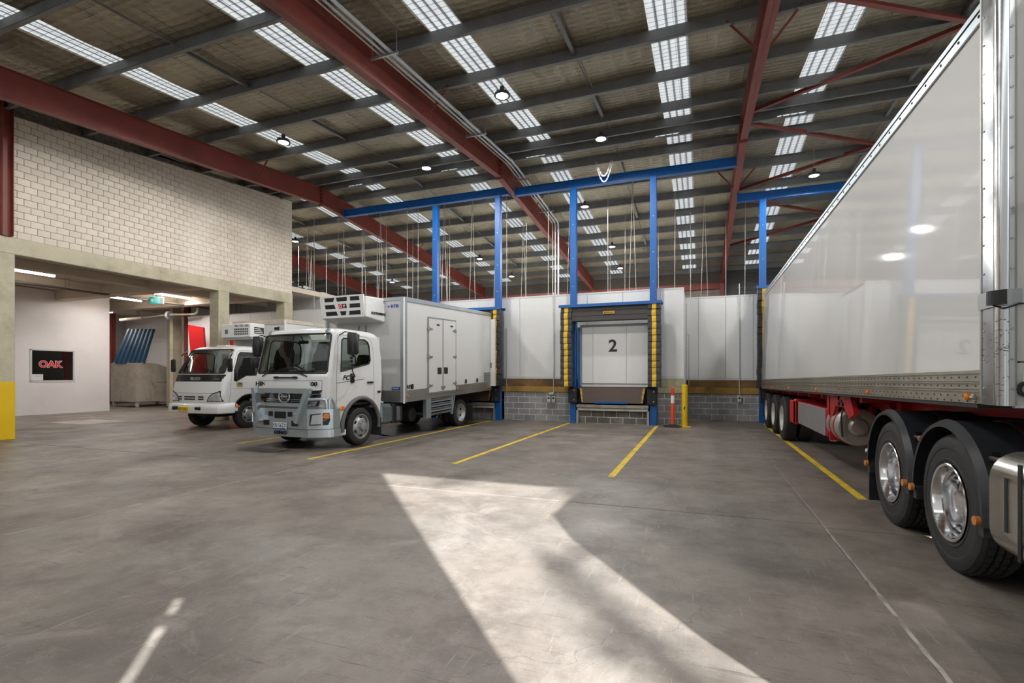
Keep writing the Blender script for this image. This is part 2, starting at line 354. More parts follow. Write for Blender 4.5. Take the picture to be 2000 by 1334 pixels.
    def prism(s, poly, f, d0, d1, m=0):
        """poly of (u,v); f(u,v,w)->xyz; extruded w from d0 to d1"""
        k = len(poly); vs = [f(u, v, d0) for u, v in poly] + [f(u, v, d1) for u, v in poly]
        fs = [tuple(range(k))[::-1], tuple(range(k, 2 * k))] + [(i, (i + 1) % k, k + (i + 1) % k, k + i) for i in range(k)]
        return s.add(vs, fs, m)
    def strip(s, plan, z0, z1, t=0.006, m=0, zf=None):
        """upright plate following a plan polyline"""
        plan = [Vector((p[0], p[1], 0)) for p in plan]; k = len(plan); off = []
        for i in range(k):
            a = plan[max(i - 1, 0)]; b = plan[min(i + 1, k - 1)]; d = (b - a).normalized(); off.append(Vector((-d.y, d.x, 0)) * t)
        vs = []
        for i, p in enumerate(plan):
            q = p + off[i]; vs += [(p.x, p.y, z0), (p.x, p.y, z1), (q.x, q.y, z1), (q.x, q.y, z0)]
        fs = []
        for i in range(k - 1):
            a, b = 4 * i, 4 * i + 4
            fs += [(a, b, b + 1, a + 1), (a + 1, b + 1, b + 2, a + 2), (a + 2, b + 2, b + 3, a + 3), (a + 3, b + 3, b, a)]
        fs += [(0, 1, 2, 3), (4 * k - 1, 4 * k - 2, 4 * k - 3, 4 * k - 4)]
        return s.add(vs, fs, m)
    def build(s, name, mats, parent=None, loc=(0, 0, 0), smooth=None, fix=True, label=None):
        me = bpy.data.meshes.new(name)
        lx, ly, lz = loc
        me.from_pydata([(x - lx, y - ly, z - lz) for x, y, z in s.v], [], s.f)
        mats = mats if isinstance(mats, (list, tuple)) else [mats]
        for mt in mats: me.materials.append(mt)
        if len(mats) > 1: me.polygons.foreach_set('material_index', s.m)
        if fix:
            bm = bmesh.new(); bm.from_mesh(me); bmesh.ops.recalc_face_normals(bm, faces=bm.faces); bm.to_mesh(me); bm.free()
        if smooth is not None:
            me.shade_smooth(); me.set_sharp_from_angle(angle=R(smooth))
        o = bpy.data.objects.new(name, me); C.objects.link(o); o.location = loc
        if parent is not None: o.parent = parent
        if label: o['label'] = label
        return o

def tag(o, label, cat, group=None, kind=None):
    o['label'] = label; o['category'] = cat
    if group: o['group'] = group
    if kind: o['kind'] = kind
    return o
def thing(name, label, cat, loc=(0, 0, 0), rz=0.0, group=None):
    o = bpy.data.objects.new(name, None); C.objects.link(o); o.location = loc; o.rotation_euler = (0, 0, rz)
    o.empty_display_size = 0.2
    return tag(o, label, cat, group)
def struct(o): o['kind'] = 'structure'; return o
def link_copy(o, loc=None, parent=None):
    c = o.copy(); C.objects.link(c)
    if parent is not None: c.parent = parent
    if loc is not None: c.location = loc
    return c
def piece(mesh_ob_name, mesh, loc, parent, rot=None, scale=None):
    o = bpy.data.objects.new(mesh_ob_name, mesh); C.objects.link(o); o.parent = parent; o.location = loc
    if rot: o.rotation_euler = rot
    if scale: o.scale = scale
    return o
def mesh_of(mb, name, mats, smooth=None):
    o = mb.build(name, mats, smooth=smooth); me = o.data; bpy.data.objects.remove(o); return me

def text(name, body, mat, parent, M4, size, ext=0.003, shear=0.0, align='CENTER', sx=1.0, bold=0.0):
    cu = bpy.data.curves.new(name, 'FONT'); cu.body = body; cu.size = size; cu.extrude = ext; cu.shear = shear
    cu.align_x = align; cu.align_y = 'CENTER'; cu.offset = bold; cu.resolution_u = 3
    t = bpy.data.objects.new(name, cu); C.objects.link(t)
    me = bpy.data.meshes.new_from_object(t.evaluated_get(bpy.context.evaluated_depsgraph_get()))
    bpy.data.objects.remove(t); bpy.data.curves.remove(cu)
    me.transform(M4 @ Matrix.Diagonal((sx, 1, 1, 1))); me.materials.clear(); me.materials.append(mat)
    o = bpy.data.objects.new(name, me); C.objects.link(o)
    if parent is not None: o.parent = parent
    return o
def frame(o, x, n):
    """4x4: text origin o, reading direction x, facing n"""
    x = Vector(x).normalized(); n = Vector(n).normalized(); y = n.cross(x).normalized()
    m = Matrix((x, y, n)).transposed().to_4x4(); m.translation = Vector(o); return m
FRONT = lambda p: frame(p, (1, 0, 0), (0, -1, 0))     # faces -Y
RIGHT = lambda p: frame(p, (0, 1, 0), (1, 0, 0))      # faces +X

def plate(outer, holes, t, bevel=0.0):
    """flat plate with holes in the xy plane, thickness t, from a filled 2D curve"""
    cu = bpy.data.curves.new('plate', 'CURVE'); cu.dimensions = '2D'; cu.fill_mode = 'BOTH'; cu.extrude = t / 2; cu.bevel_depth = bevel; cu.bevel_resolution = 1
    for poly in [outer] + list(holes):
        sp = cu.splines.new('POLY'); sp.points.add(len(poly) - 1); sp.use_cyclic_u = True
        for i, p in enumerate(poly): sp.points[i].co = (p[0], p[1], 0, 1)
    ob = bpy.data.objects.new('plate', cu); C.objects.link(ob)
    me = bpy.data.meshes.new_from_object(ob.evaluated_get(bpy.context.evaluated_depsgraph_get()))
    bpy.data.objects.remove(ob); bpy.data.curves.remove(cu)
    return me
def plate_obj(name, outer, holes, t, M4, mat, parent, bevel=0.0):
    me = plate(outer, holes, t, bevel); me.transform(M4); me.materials.clear(); me.materials.append(mat)
    o = bpy.data.objects.new(name, me); C.objects.link(o)
    if parent is not None: o.parent = parent
    return o
def inpoly(x, y, poly):
    c = False; j = len(poly) - 1
    for i in range(len(poly)):
        xi, yi = poly[i]; xj, yj = poly[j]
        if (yi > y) != (yj > y) and x < (xj - xi) * (y - yi) / (yj - yi) + xi: c = not c
        j = i
    return c
# ================================================================ SETTING
random.seed(7)
KR = 1.055
RIDGE = 14.0 * KR
def zr(y): return 7.43 + 0.084 * (y if y <= RIDGE else 2 * RIDGE - y)     # underside of the roof
XL, XR, YF, YB = -31.0, 11.5, -0.6, 29.9
RAFT = [q * KR for q in (-25.8, -19.1, -12.4, -5.7, 1.0, 7.7)]
SKY = [(p * KR, q * KR) for p, q in [(-24.55, -23.9), (-20.95, -20.3), (-17.85, -17.2), (-14.25, -13.6), (-11.15, -10.52), (-7.54, -6.9), (-4.65, -4.0), (-0.92, -0.24), (2.05, 2.75), (5.75, 6.45)]]

# ---- floor: a dark base with concrete slabs cast on it, open joints between
fb = MB(); fb.box(XL - 3, YF - 30, -0.25, XR + 10, YB, -0.012)
floor = struct(fb.build('floor', m_floor))
cols = [(XL - 3, -20.8, [8.0, 16.0]), (-20.8, -13.5, [6.65, 13.5]), (-13.5, -6.165, [6.65, 13.6]), (-6.165, 1.14, [-1.5, 5.86, 13.4]), (1.14, 8.45, [-1.4, 5.74, 13.2]), (8.45, XR + 10, [5.7, 13.0])]
for x0, x1, ys in cols:
    yy = [YF - 30] + ys + [YB]
    for a, b in zip(yy, yy[1:]):
        g = 0.008; s = MB(); s.cbox((x0 + g, a + g, -0.06), (x1 - g, b - g, 0), 0.006)
        s.build('floor_slab', m_floor, floor)
for x, y0, y1 in [(1.84, 7.22, 17.6), (-1.26, 7.5, 15.75), (-3.97, 7.7, 15.75), (-6.66, 7.2, 15.7), (-9.7, 8.3, 15.7)]:
    s = MB(); s.box(x - .05, y0, 0.0005, x + .05, y1, 0.0025); s.build('painted_line', m_linepaint, floor)
m_seal = M('pale_joint_sealant', (168, 162, 152), 0.8, var=0.2, scale=20, dark=(98, 90, 82), dscale=5, damt=0.9)
for x, y0, y1, w in [(1.14, 1.4, 4.4, .016), (1.14, 4.4, 5.7, .010), (-6.165, 2.4, 6.4, .016), (-6.165, 6.8, 8.6, .009)]:
    s = MB(); n = int((y1 - y0) / .08); rj = random.Random(int(y0 * 10)); vs = []
    for i in range(n + 1):
        y = y0 + (y1 - y0) * i / n; vs += [(x - w * rj.uniform(.5, 1.3), y, .0006), (x + w * rj.uniform(.5, 1.3), y, .0006)]
    s.add(vs, [(2 * i, 2 * i + 1, 2 * i + 3, 2 * i + 2) for i in range(n)]); s.build('joint_sealant', m_seal, floor, fix=False)
s = MB(); s.box(-19.8, 9.9, 0.0004, -18.0, 11.2, 0.002); s.build('repair_patch', M('pale_floor_patch', (176, 168, 158), 0.7, var=0.12, scale=5, dark=(130, 120, 110), dscale=2, damt=0.7), floor)

m_shade_oil = M('painted_shade_and_oil', (66, 59, 53), 0.3, var=0.2, scale=3, dark=(40, 36, 33), dscale=2, damt=0.6)  # shade under the vehicles painted on the floor, mixed with damp and oil
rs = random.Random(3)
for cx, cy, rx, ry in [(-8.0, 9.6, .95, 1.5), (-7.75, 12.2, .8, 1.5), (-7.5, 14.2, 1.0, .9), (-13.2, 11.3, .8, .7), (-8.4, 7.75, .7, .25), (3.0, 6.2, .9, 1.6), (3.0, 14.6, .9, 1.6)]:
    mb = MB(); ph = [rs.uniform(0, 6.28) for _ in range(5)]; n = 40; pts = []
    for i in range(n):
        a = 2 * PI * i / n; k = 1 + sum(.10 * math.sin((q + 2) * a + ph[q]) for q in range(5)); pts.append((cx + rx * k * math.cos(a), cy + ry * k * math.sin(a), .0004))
    mb.add(pts, [tuple(range(n))]); mb.build('shade_oil_patch', m_shade_oil, floor, fix=False)
# ---- roof: foil faced blankets between translucent strips, resting on purlins
ce = MB(); ce.box(XL, YF, 7.55, XL + .3, YB, 7.6)
ceil = bpy.data.objects.new('ceiling', None); C.objects.link(ceil); ceil['kind'] = 'structure'
PUR = [q * KR for q in (0.14, 1.72, 3.3, 4.88, 6.46, 8.04, 9.62, 11.2, 12.78, 13.74, 14.26, 15.22, 16.8, 18.38, 19.96, 21.54, 23.12, 24.7, 26.28, 27.86)]
def pillow(y):
    a = [p for p in PUR if p <= y]; b = [p for p in PUR if p > y]
    if not a or not b: return 0
    t = (y - a[-1]) / (b[0] - a[-1]); return 0.035 * math.sin(PI * t) ** 0.6 if 0 < t < 1 else 0
SKYS = [[q for q in SKY if q[0] > -12.9], SKY]       # the near slope has no sheets left of the block wall
for side in (0, 1):
    edges = [XL] + [e for q in SKYS[side] for e in q] + [XR]
    for k in range(0, len(edges), 2):
        x0, x1 = edges[k], edges[k + 1]; y0, y1 = (YF, RIDGE) if side == 0 else (RIDGE, YB)
        nx = max(2, int((x1 - x0) / 0.3)); ny = int((y1 - y0) / 0.2); mb = MB(); vs = []
        for j in range(ny + 1):
            for i in range(nx + 1):
                x = x0 + (x1 - x0) * i / nx; y = y0 + (y1 - y0) * j / ny
                vs.append((x, y, zr(y) + 0.012 - pillow(y) * (0.7 + 0.3 * math.sin(x * 5.1 + y * 3.3)) * (0 if False else 1)))
        n = nx + 1; nv = len(vs)
        vs += [(x, y, zr(y) + 0.06) for (x, y, z) in vs]
        fs = [(j * n + i, j * n + i + 1, (j + 1) * n + i + 1, (j + 1) * n + i) for j in range(ny) for i in range(nx)]
        fs += [(nv + a, nv + d, nv + c2, nv + b) for a, b, c2, d in list(fs)]
        rim = [i for i in range(n)] + [j * n + nx for j in range(1, ny + 1)] + [ny * n + i for i in range(nx - 1, -1, -1)] + [j * n for j in range(ny - 1, 0, -1)]
        fs += [(rim[q], nv + rim[q], nv + rim[(q + 1) % len(rim)], rim[(q + 1) % len(rim)]) for q in range(len(rim))]
        mb.add(vs, fs); mb.build('insulation_blanket', m_insul, ceil, smooth=50)
for side in (0, 1):
    for x0, x1 in SKYS[side]:
        y0, y1 = (YF, RIDGE - .12) if side == 0 else (RIDGE + .12, YB)
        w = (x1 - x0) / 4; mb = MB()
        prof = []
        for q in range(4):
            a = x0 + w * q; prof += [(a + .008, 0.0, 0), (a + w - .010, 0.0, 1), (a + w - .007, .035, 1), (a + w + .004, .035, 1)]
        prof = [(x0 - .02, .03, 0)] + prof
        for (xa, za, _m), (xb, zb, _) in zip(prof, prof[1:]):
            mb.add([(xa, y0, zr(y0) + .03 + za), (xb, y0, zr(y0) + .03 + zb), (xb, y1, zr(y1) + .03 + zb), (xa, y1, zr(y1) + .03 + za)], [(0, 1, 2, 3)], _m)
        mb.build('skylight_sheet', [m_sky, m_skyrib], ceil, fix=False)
# ridge flashing keeps the two slopes closed
mb = MB(); mb.hexa([(XL, RIDGE - .14, zr(RIDGE) + .07), (XR, RIDGE - .14, zr(RIDGE) + .07), (XR, RIDGE + .14, zr(RIDGE) + .07), (XL, RIDGE + .14, zr(RIDGE) + .07), (XL, RIDGE - .14, zr(RIDGE) + .09), (XR, RIDGE - .14, zr(RIDGE) + .09), (XR, RIDGE + .14, zr(RIDGE) + .09), (XL, RIDGE + .14, zr(RIDGE) + .09)])
mb.build('ridge_flashing', m_purlin, ceil)
# safety mesh under the blankets (too fine to pick apart)
mb = MB()
def wire(p0, p1, r=0.003):
    p0, p1 = Vector(p0), Vector(p1); d = (p1 - p0).normalized(); x = d.orthogonal().normalized() * r; y = d.cross(x)
    vs = [p + x * math.cos(a) + y * math.sin(a) for p in (p0, p1) for a in (0, 2.094, 4.189)]
    mb.add(vs, [(0, 1, 4, 3), (1, 2, 5, 4), (2, 0, 3, 5)])
y = 3.0
while y < 24:
    wire((-26, y, zr(y) - .004), (XR, y, zr(y) - .004)); y += 0.15
x = -26
while x < XR:
    wire((x, 3.0, zr(3.0) - .006), (x, RIDGE, zr(RIDGE) - .006)); wire((x, RIDGE, zr(RIDGE) - .006), (x, 24, zr(24) - .006)); x += 0.3
o = mb.build('safety_mesh', m_wire, ceil, fix=False); o['kind'] = 'stuff'
# purlins: one Z section per bay and row, sharing one mesh
def purlin_mesh(L):
    mb = MB(); t = .006; h = .25; f = .085
    mb.box(-L / 2, 0, -h, L / 2, t, 0); mb.box(-L / 2, t, -t, L / 2, f, 0); mb.box(-L / 2, -f, -h, L / 2, 0, -h + t); mb.box(-L / 2, -f, -h, L / 2, -f + t, -h + .02)
    return mesh_of(mb, 'purlin', m_purlin)
pm = purlin_mesh(6.7 * KR + .02)
pm_end = purlin_mesh(3.2)
for y in PUR:
    tilt = math.atan(0.084) * (1 if y < RIDGE else -1)
    rz = 0 if y < RIDGE else PI
    for b in range(len(RAFT) - 1):
        xc = (RAFT[b] + RAFT[b + 1]) / 2
        piece('purlin', pm, (xc, y + (.008 if b % 2 else 0), zr(y) - .002), ceil, rot=(tilt if y < RIDGE else -tilt, 0, rz))
    piece('purlin', pm_end, (RAFT[-1] + 1.65, y, zr(y) - .002), ceil, rot=(tilt if y < RIDGE else -tilt, 0, rz))
    piece('purlin', pm_end, (RAFT[0] - 1.65, y, zr(y) - .002), ceil, rot=(tilt if y < RIDGE else -tilt, 0, rz))
# bridging between purlins at mid bay: channels and slim rods in turn
for b in range(len(RAFT) - 1):
    xc = (RAFT[b] + RAFT[b + 1]) / 2
    for k in range(3, len(PUR) - 3):
        a, c2 = PUR[k], PUR[k + 1]
        if c2 - a < 1: continue
        mb = MB()
        if (k + b) % 2 == 0:
            mb.bar((xc, a + .02, zr(a) - .1), (xc, c2 - .02, zr(c2) - .1), .04, .1); mb.bar((xc + .03, a + .02, zr(a) - .15), (xc + .03, c2 - .02, zr(c2) - .15), .06, .006)
        else:
            mb.cyl((xc, a + .02, zr(a) - .06), (xc, c2 - .02, zr(c2) - .06), .012, n=8); mb.cyl((xc + .09, a + .02, zr(a) - .14), (xc + .09, c2 - .02, zr(c2) - .14), .008, n=6)
        mb.build('bridging', m_purlin, ceil)
# hanger wires down to the panel rooms
mb_h = []
hang = [(-5.2, 17.5), (-4.9, 20), (-4.3, 17.2), (-3.2, 18.4), (-2.9, 20.6), (-2.2, 17.5), (-1.7, 22), (-0.9, 18.9), (0.1, 19.6), (0.9, 21.5), (1.5, 20.4), (-8.0, 17.0), (-7.6, 18.6), (-7.3, 17.9), (-7.0, 19.9), (-6.7, 17.2), (-6.3, 18.2), (-9.4, 17.4), (-9.9, 18.8), (-10.4, 17.1), (-10.6, 19.2),
        (-11.2, 17.6), (-11.7, 18.8), (-12.2, 17.2), (-12.9, 18.6), (-13.2, 17.3), (-13.7, 18.1), (-14.1, 19.6), (-14.5, 17.4), (-15.1, 18.5), (-15.6, 17.2), (-16.0, 19.2), (-16.6, 17.9), (-17.2, 19.8), (-17.9, 18.7), (-18.6, 20.3), (-0.4, 20.9), (-3.8, 22.4), (-8.8, 21.2), (-11.5, 21.6)]
for i, (x, y) in enumerate(hang):
    mb = MB(); ztop = zr(y) - .2
    if i % 3 == 0:
        mb.cyl((x, y, 4.2), (x, y, ztop), .011, n=6)
    elif i % 3 == 1:
        mb.cyl((x, y, 4.2), (x + .02, y, ztop), .008, n=6)
    else:
        mb.cyl((x - .12, y, 4.2), (x, y, ztop), .008, n=6); mb.cyl((x + .12, y, 4.2), (x, y, ztop), .008, n=6)
    mb.build('hanger_wire', m_hanger, ceil)

# ---- perimeter walls
mb = MB(); mb.box(XL, YB, 0, XR, YB + .2, 7.6); wall_back = struct(mb.build('wall_back', m_mortar_dark))
mb = MB()
for r in range(18):
    z = 4.3 + r * .2
    if z > 6.2: break
    x = -4.0 - (0.2 if r % 2 else 0)
    while x < 1.1:
        mb.cbox((x + .005, YB - .02, z + .005), (min(x + .395, 1.1), YB + .01, z + .195), .004); x += .4
o = mb.build('brick', m_brick_darker, wall_back); o['kind'] = 'stuff'
mb = MB(); mb.box(-30, YB - .12, 6.3, 1.1, YB, 6.65); mb.box(-30, YB - .2, 6.3, 1.1, YB, 6.32); mb.build('wall_girt', m_red, wall_back)
# ribbed cladding right of the brickwork
mb = MB(); z = 3.5
while z < 7.6:
    mb.box(1.3, YB - .05, z, XR, YB, z + .16); z += .24
mb.build('wall_cladding', m_clad, wall_back)
mb = MB(); mb.box(.35, YB - .3, 0, 1.25, YB - .02, 4.95); mb.build('pier', m_brick_darker, wall_back)
mb = MB(); mb.box(XR, YF, 0, XR + .2, YB, 4.6); mb.box(XR, YF, 7.4, XR + .2, YB, 8.7); wall_right = struct(mb.build('wall_right', m_clad))
mb = MB(); mb.box(XR + .08, YF, 4.6, XR + .10, YB, 7.4); mb.build('added_light_sheet', m_light_sheet, wall_right)  # unseen sheeting added to throw light on the block wall opposite
mb = MB(); mb.box(XL - .2, YF, 0, XL, YB, 8.3); struct(mb.build('wall_left', m_greywall))
# front wall behind the camera: shut roller door bays, one open bay to the right, translucent sheeting added above to light the room
mb = MB()
JX, SL0, SL1, LIN = 1.735, -0.69, -0.44, 5.56
mb.box(XL, YF - .2, 0, SL0, YF, 5.6); mb.box(SL1, YF - .2, 0, JX, YF, 5.6); mb.box(SL0, YF - .2, 2.40, SL1, YF, 5.6); mb.box(SL0, YF - .02, 2.03, SL1, YF, 2.12)
mb.box(JX, YF - .2, LIN, 10.5, YF, 5.75); mb.box(10.5, YF - .2, 0, XR, YF, 5.6); mb.box(XL, YF - .2, 7.0, XR, YF, 7.6)
wall_front = struct(mb.build('wall_front', m_greywall))
mb = MB(); mb.box(XL, YF - .11, 5.6, XR, YF - .09, 7.0); mb.build('added_light_sheet', m_light_sheet, wall_front)

# ---- painted block wall over the concrete beam, each block an object
BX = -15.32
mb = MB(); mb.add([(BX - .25, -.6, 4.8), (BX - .012, -.6, 4.8), (BX - .012, 15.66, 4.8), (BX - .25, 15.66, 4.8), (BX - .25, -.6, 7.0), (BX - .012, -.6, 7.0), (BX - .012, 15.66, 8.5), (BX - .25, 15.66, 8.5)], [(0, 3, 2, 1), (4, 5, 6, 7), (0, 1, 5, 4), (1, 2, 6, 5), (2, 3, 7, 6), (3, 0, 4, 7)])
wall_up = struct(mb.build('wall_upper', m_mortar_dark))
BL, BH = .265, .163       # block module
def topz(y): return 7.69 + (y - 6.92) * .0927
_bm = MB(); _bm.cbox((-.016, -BL / 2 + .004, -BH / 2 + .004), (.004, BL / 2 - .004, BH / 2 - .004), .004); brick_me = mesh_of(_bm, 'brick', m_brick)
_bm = MB(); _bm.cbox((-.016, -BL / 4 + .004, -BH / 2 + .004), (.004, BL / 4 - .004, BH / 2 - .004), .004); brick_half = mesh_of(_bm, 'brick', m_brick)
cells = []
for r in range(26):
    z = 4.8 + BH * (r + .5); y = 15.66 - BL / 2
    if r % 2 == 0: cells.append((15.66 - BL / 4, z, 1)); y -= BL / 2
    while y > 4.5:
        cells.append((y, z, 0)); y -= BL
cells = [c2 for c2 in cells if c2[1] - BH / 2 < topz(c2[0])]
cells.sort(key=lambda c2: c2[0])
stuff = MB(); nb = 0
for y, z, hf in cells:
    h = (BL / 4 if hf else BL / 2) - .004
    ta, tb = topz(y - h) - .01, topz(y + h) - .01
    if z + BH / 2 <= ta and y > 6.85 and nb < 300:
        piece('brick', brick_half if hf else brick_me, (BX + random.uniform(-.003, .003), y, z), wall_up); nb += 1
    else:
        za, zb_ = min(z + BH / 2 - .004, ta), min(z + BH / 2 - .004, tb); z0 = z - BH / 2 + .004
        if zb_ - z0 < .03: continue
        za = max(za, z0 + .004)
        stuff.hexa([(BX - .016, y - h, z0), (BX + .004, y - h, z0), (BX + .004, y + h, z0), (BX - .016, y + h, z0), (BX - .016, y - h, za), (BX + .004, y - h, za), (BX + .004, y + h, zb_), (BX - .016, y + h, zb_)])
o = stuff.build('brick', m_brick, wall_up); o['kind'] = 'stuff'
mb = MB(); mb.hexa([(BX - .3, -.6, topz(-.6) - .01), (BX + .01, -.6, topz(-.6) - .01), (BX + .01, 15.66, topz(15.66) - .01), (BX - .3, 15.66, topz(15.66) - .01), (BX - .3, -.6, topz(-.6) + .015), (BX + .01, -.6, topz(-.6) + .015), (BX + .01, 15.66, topz(15.66) + .015), (BX - .3, 15.66, topz(15.66) + .015)])
mb.build('coping', m_brick_darker, wall_up)
# darker set-back courses between that coping and the roof, laid parallel to it
ang = math.atan(.0927)
_bm = MB(); _bm.cbox((-.03, -BL / 2 + .005, -BH / 2 + .005), (.004, BL / 2 - .005, BH / 2 - .005), .005); darker_me = mesh_of(_bm, 'brick', m_brick_darker)
mb = MB(); mb.hexa([(BX - .3, -.6, topz(-.6)), (BX - .14, -.6, topz(-.6)), (BX - .14, 15.66, topz(15.66)), (BX - .3, 15.66, topz(15.66)), (BX - .3, -.6, topz(-.6) + .75), (BX - .14, -.6, topz(-.6) + .75), (BX - .14, 15.66, topz(15.66) - .1), (BX - .3, 15.66, topz(15.66) - .1)])
mb.build('mortar_bed', m_mortar_dark, wall_up)
for r in range(4):
    y = 15.5 - (BL / 2 if r % 2 else 0)
    while y > 5.2:
        z = topz(y) + .015 + BH * (r + .5)
        if z + BH / 2 < zr(y) + .05: piece('brick', darker_me, (BX - .13, y, z), wall_up, rot=(ang, 0, 0))
        y -= BL
# ---- concrete frame under it
mb = MB(); mb.cbox((BX - .35, -.6, 4.40), (BX + .03, 15.68, 4.80), .015); beam = struct(mb.build('trim_1', m_conc))
mb = MB(); mb.box(XL, -.6, 4.95, BX - .2, 20, 5.15); slab = struct(mb.build('ceiling_slab', m_slab))
for y0 in (6.4, 12.3, 15.2):
    mb = MB(); mb.cbox((XL, y0, 4.55), (BX - .36, y0 + .42, 4.95), .015); mb.build('downstand_beam', m_slab, slab)
for x0 in (-19.0, -21.6, -26.0):
    mb = MB(); mb.cbox((x0, -.5, 4.68), (x0 + .35, 19, 4.95), .015); mb.build('downstand_beam', m_slab, slab)
def column(x0, x1, y0, y1, h, label, yellow=0):
    t = thing('concrete_column', label, 'column', ((x0 + x1) / 2, (y0 + y1) / 2, 0)); hx, hy = (x1 - x0) / 2, (y1 - y0) / 2
    mb = MB(); mb.cbox((-hx, -hy, 0), (hx, hy, h), .012); mb.build('shaft', m_conc, t)
    if yellow:
        mb = MB(); mb.cbox((-hx - .004, -hy - .004, 0), (hx + .004, hy + .004, yellow), .012); mb.build('painted_band', m_yellow, t, label='bright yellow painted lower band')
    return t
column(BX - .32, BX + .03, 6.55, 7.0, 4.4, 'concrete column painted yellow at its foot beside the room with the window', 1.38)
column(BX - .40, BX + .03, 12.38, 12.8, 4.4, 'bare concrete column standing behind the small white truck')
column(BX - .40, BX + .03, 15.25, 15.68, 4.4, 'bare concrete column under the end of the painted block wall')
column(-23.22, -23.0, 16.25, 16.68, 4.95, 'concrete column between the waste compactor and a red steel post')
def steel_post(x, y, z0, z1, label):
    mb = MB(); w = .1
    mb.box(x - w, y - w, z0, x + w, y - w + .014, z1); mb.box(x - w, y + w - .014, z0, x + w, y + w, z1); mb.box(x - .006, y - w, z0, x + .006, y + w, z1)
    return tag(mb.build('steel_post', m_red, loc=(x, y, z0)), label, 'post')
steel_post(BX + .06, 6.82, 4.8, 7.9, 'red steel post on the concrete beam against the painted block wall')
steel_post(-22.7, 16.75, 0, 4.9, 'red steel post right of the concrete column behind the small truck')
steel_post(-29.7, 17.7, 0, 4.9, 'red steel post behind the corner of the white room wall')

# ---- white painted room with a window on the left
OX = -24.2
mb = MB(); wy0, wy1, wz0, wz1 = 11.55, 12.97, 1.31, 2.54
mb.box(OX - .2, -.6, 0, OX, wy0, 4.92); mb.box(OX - .2, wy1, 0, OX, 14.3, 4.92); mb.box(OX - .2, wy0, 0, OX, wy1, wz0); mb.box(OX - .2, wy0, wz1, OX, wy1, 4.92)
mb.box(OX - 5, 14.1, 0, OX - .2, 14.3, 4.92)
struct(mb.build('wall_room', m_office))
win = bpy.data.objects.new('window_1', None); C.objects.link(win); win.location = (OX, (wy0 + wy1) / 2, wz0); win['kind'] = 'structure'
mb = MB(); a, b, h = -.71, .71, wz1 - wz0
mb.box(-.06, a - .03, -.03, .02, b + .03, .03); mb.box(-.06, a - .03, h - .03, .02, b + .03, h + .03); mb.box(-.06, a - .03, 0, .02, a + .03, h); mb.box(-.06, b - .03, 0, .02, b + .03, h)
mb.build('window_frame', m_panel_trim, win)
mb = MB(); mb.box(-.05, a + .03, .03, -.04, b - .03, h - .03); mb.build('pane', m_glass_office, win)
t_o = text('lettering', 'OAK', m_white_pt, win, RIGHT((-.030, -.07, .66)), .35, .002, bold=.022, sx=1.0)
t_i = text('lettering', 'OAK', m_redink, win, RIGHT((-.026, -.07, .66)), .35, .002, bold=.010, sx=1.0)
mb = MB(); mb.box(-.036, a + .04, .035, -.030, a + .40, .27); nt_ = tag(mb.build('paper_notice', m_paper, loc=(0, 0, 0)), 'white paper notice taped in the lower corner of the dark window', 'notice'); nt_.location = win.location
mb = MB()      # faint line of small print on the notice
for i in range(9): mb.box(-.0295, a + .12 + i * .028, .19, -.0285, a + .12 + i * .028 + (.02 if i % 3 else .012), .205)
mb.build('small_print', m_black_ink, nt_)
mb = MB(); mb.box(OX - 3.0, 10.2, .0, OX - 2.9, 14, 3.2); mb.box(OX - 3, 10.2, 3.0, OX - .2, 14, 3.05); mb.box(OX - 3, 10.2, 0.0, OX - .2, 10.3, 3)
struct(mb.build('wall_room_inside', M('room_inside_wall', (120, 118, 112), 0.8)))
t = thing('office_desk', 'dark desk inside the room seen through the window glass', 'desk', (OX - .8, 12.3, 0))
mb = MB(); mb.box(-.4, -.9, 1.0, .4, .9, 1.05); mb.build('desk_top', m_dash, t)
for sx in (-1, 1):
    for sy in (-1, 1):
        mb = MB(); mb.box(sx * .34 - .03, sy * .82 - .03, 0, sx * .34 + .03, sy * .82 + .03, 1.0); mb.build('leg', m_black, t)
mb = MB(); mb.cbox((OX - .75, 12.45, 1.05), (OX - .45, 12.85, 1.40), .02); tag(mb.build('printer', M('dark_grey_casing', (90, 100, 112), 0.5), loc=(OX - .6, 12.65, 1.05)), 'grey printer on the desk behind the window', 'printer')

# ---- panel rooms along the dock: insulated panels over ochre edge beams over block work
def panel_wall(name, x0, x1, y, z0, z1, joints, depth=.1, skip=None):
    mb = MB(); mb.box(x0, y + depth - .02, z0, x1, y + depth + .05, z1)
    w = struct(mb.build(name, m_panel_trim))
    xs = [x0] + [j for j in joints if x0 < j < x1] + [x1]
    for a, b in zip(xs, xs[1:]):
        m_ = MB(); m_.cbox((a + .004, y, z0), (b - .004, y + depth - .02, z1), .006); m_.build('panel', m_panel, w)
    m_ = MB(); m_.box(x0, y - .012, z0 - .05, x1, y + .02, z0 + .03); m_.build('base_flashing', m_panel_trim, w)
    m_ = MB(); m_.box(x0, y - .01, z1 - .04, x1, y + depth + .06, z1 + .012); m_.build('top_flashing', m_panel_trim, w)
    return w
DY = 16.25; RY = 18.45
wl = panel_wall('wall_dock', -22.0, -.5, DY, 1.47, 4.22, [-20.6, -19.4, -18.2, -17.0, -15.8, -14.6, -13.4, -12.2, -11.0, -9.8, -8.6, -7.4, -5.85, -3.5, -2.35, -1.2])
mb = MB(); mb.cbox((-.62, DY + .1, 1.42), (-.5, RY + .1, 4.22), .006); mb.build('panel', m_panel, wl)
wr = panel_wall('wall_dock_recess', -.5, 9.5, RY, 1.42, 4.22, [-.1, .77, 1.62, 2.8, 4.0, 5.2, 6.4, 7.6])
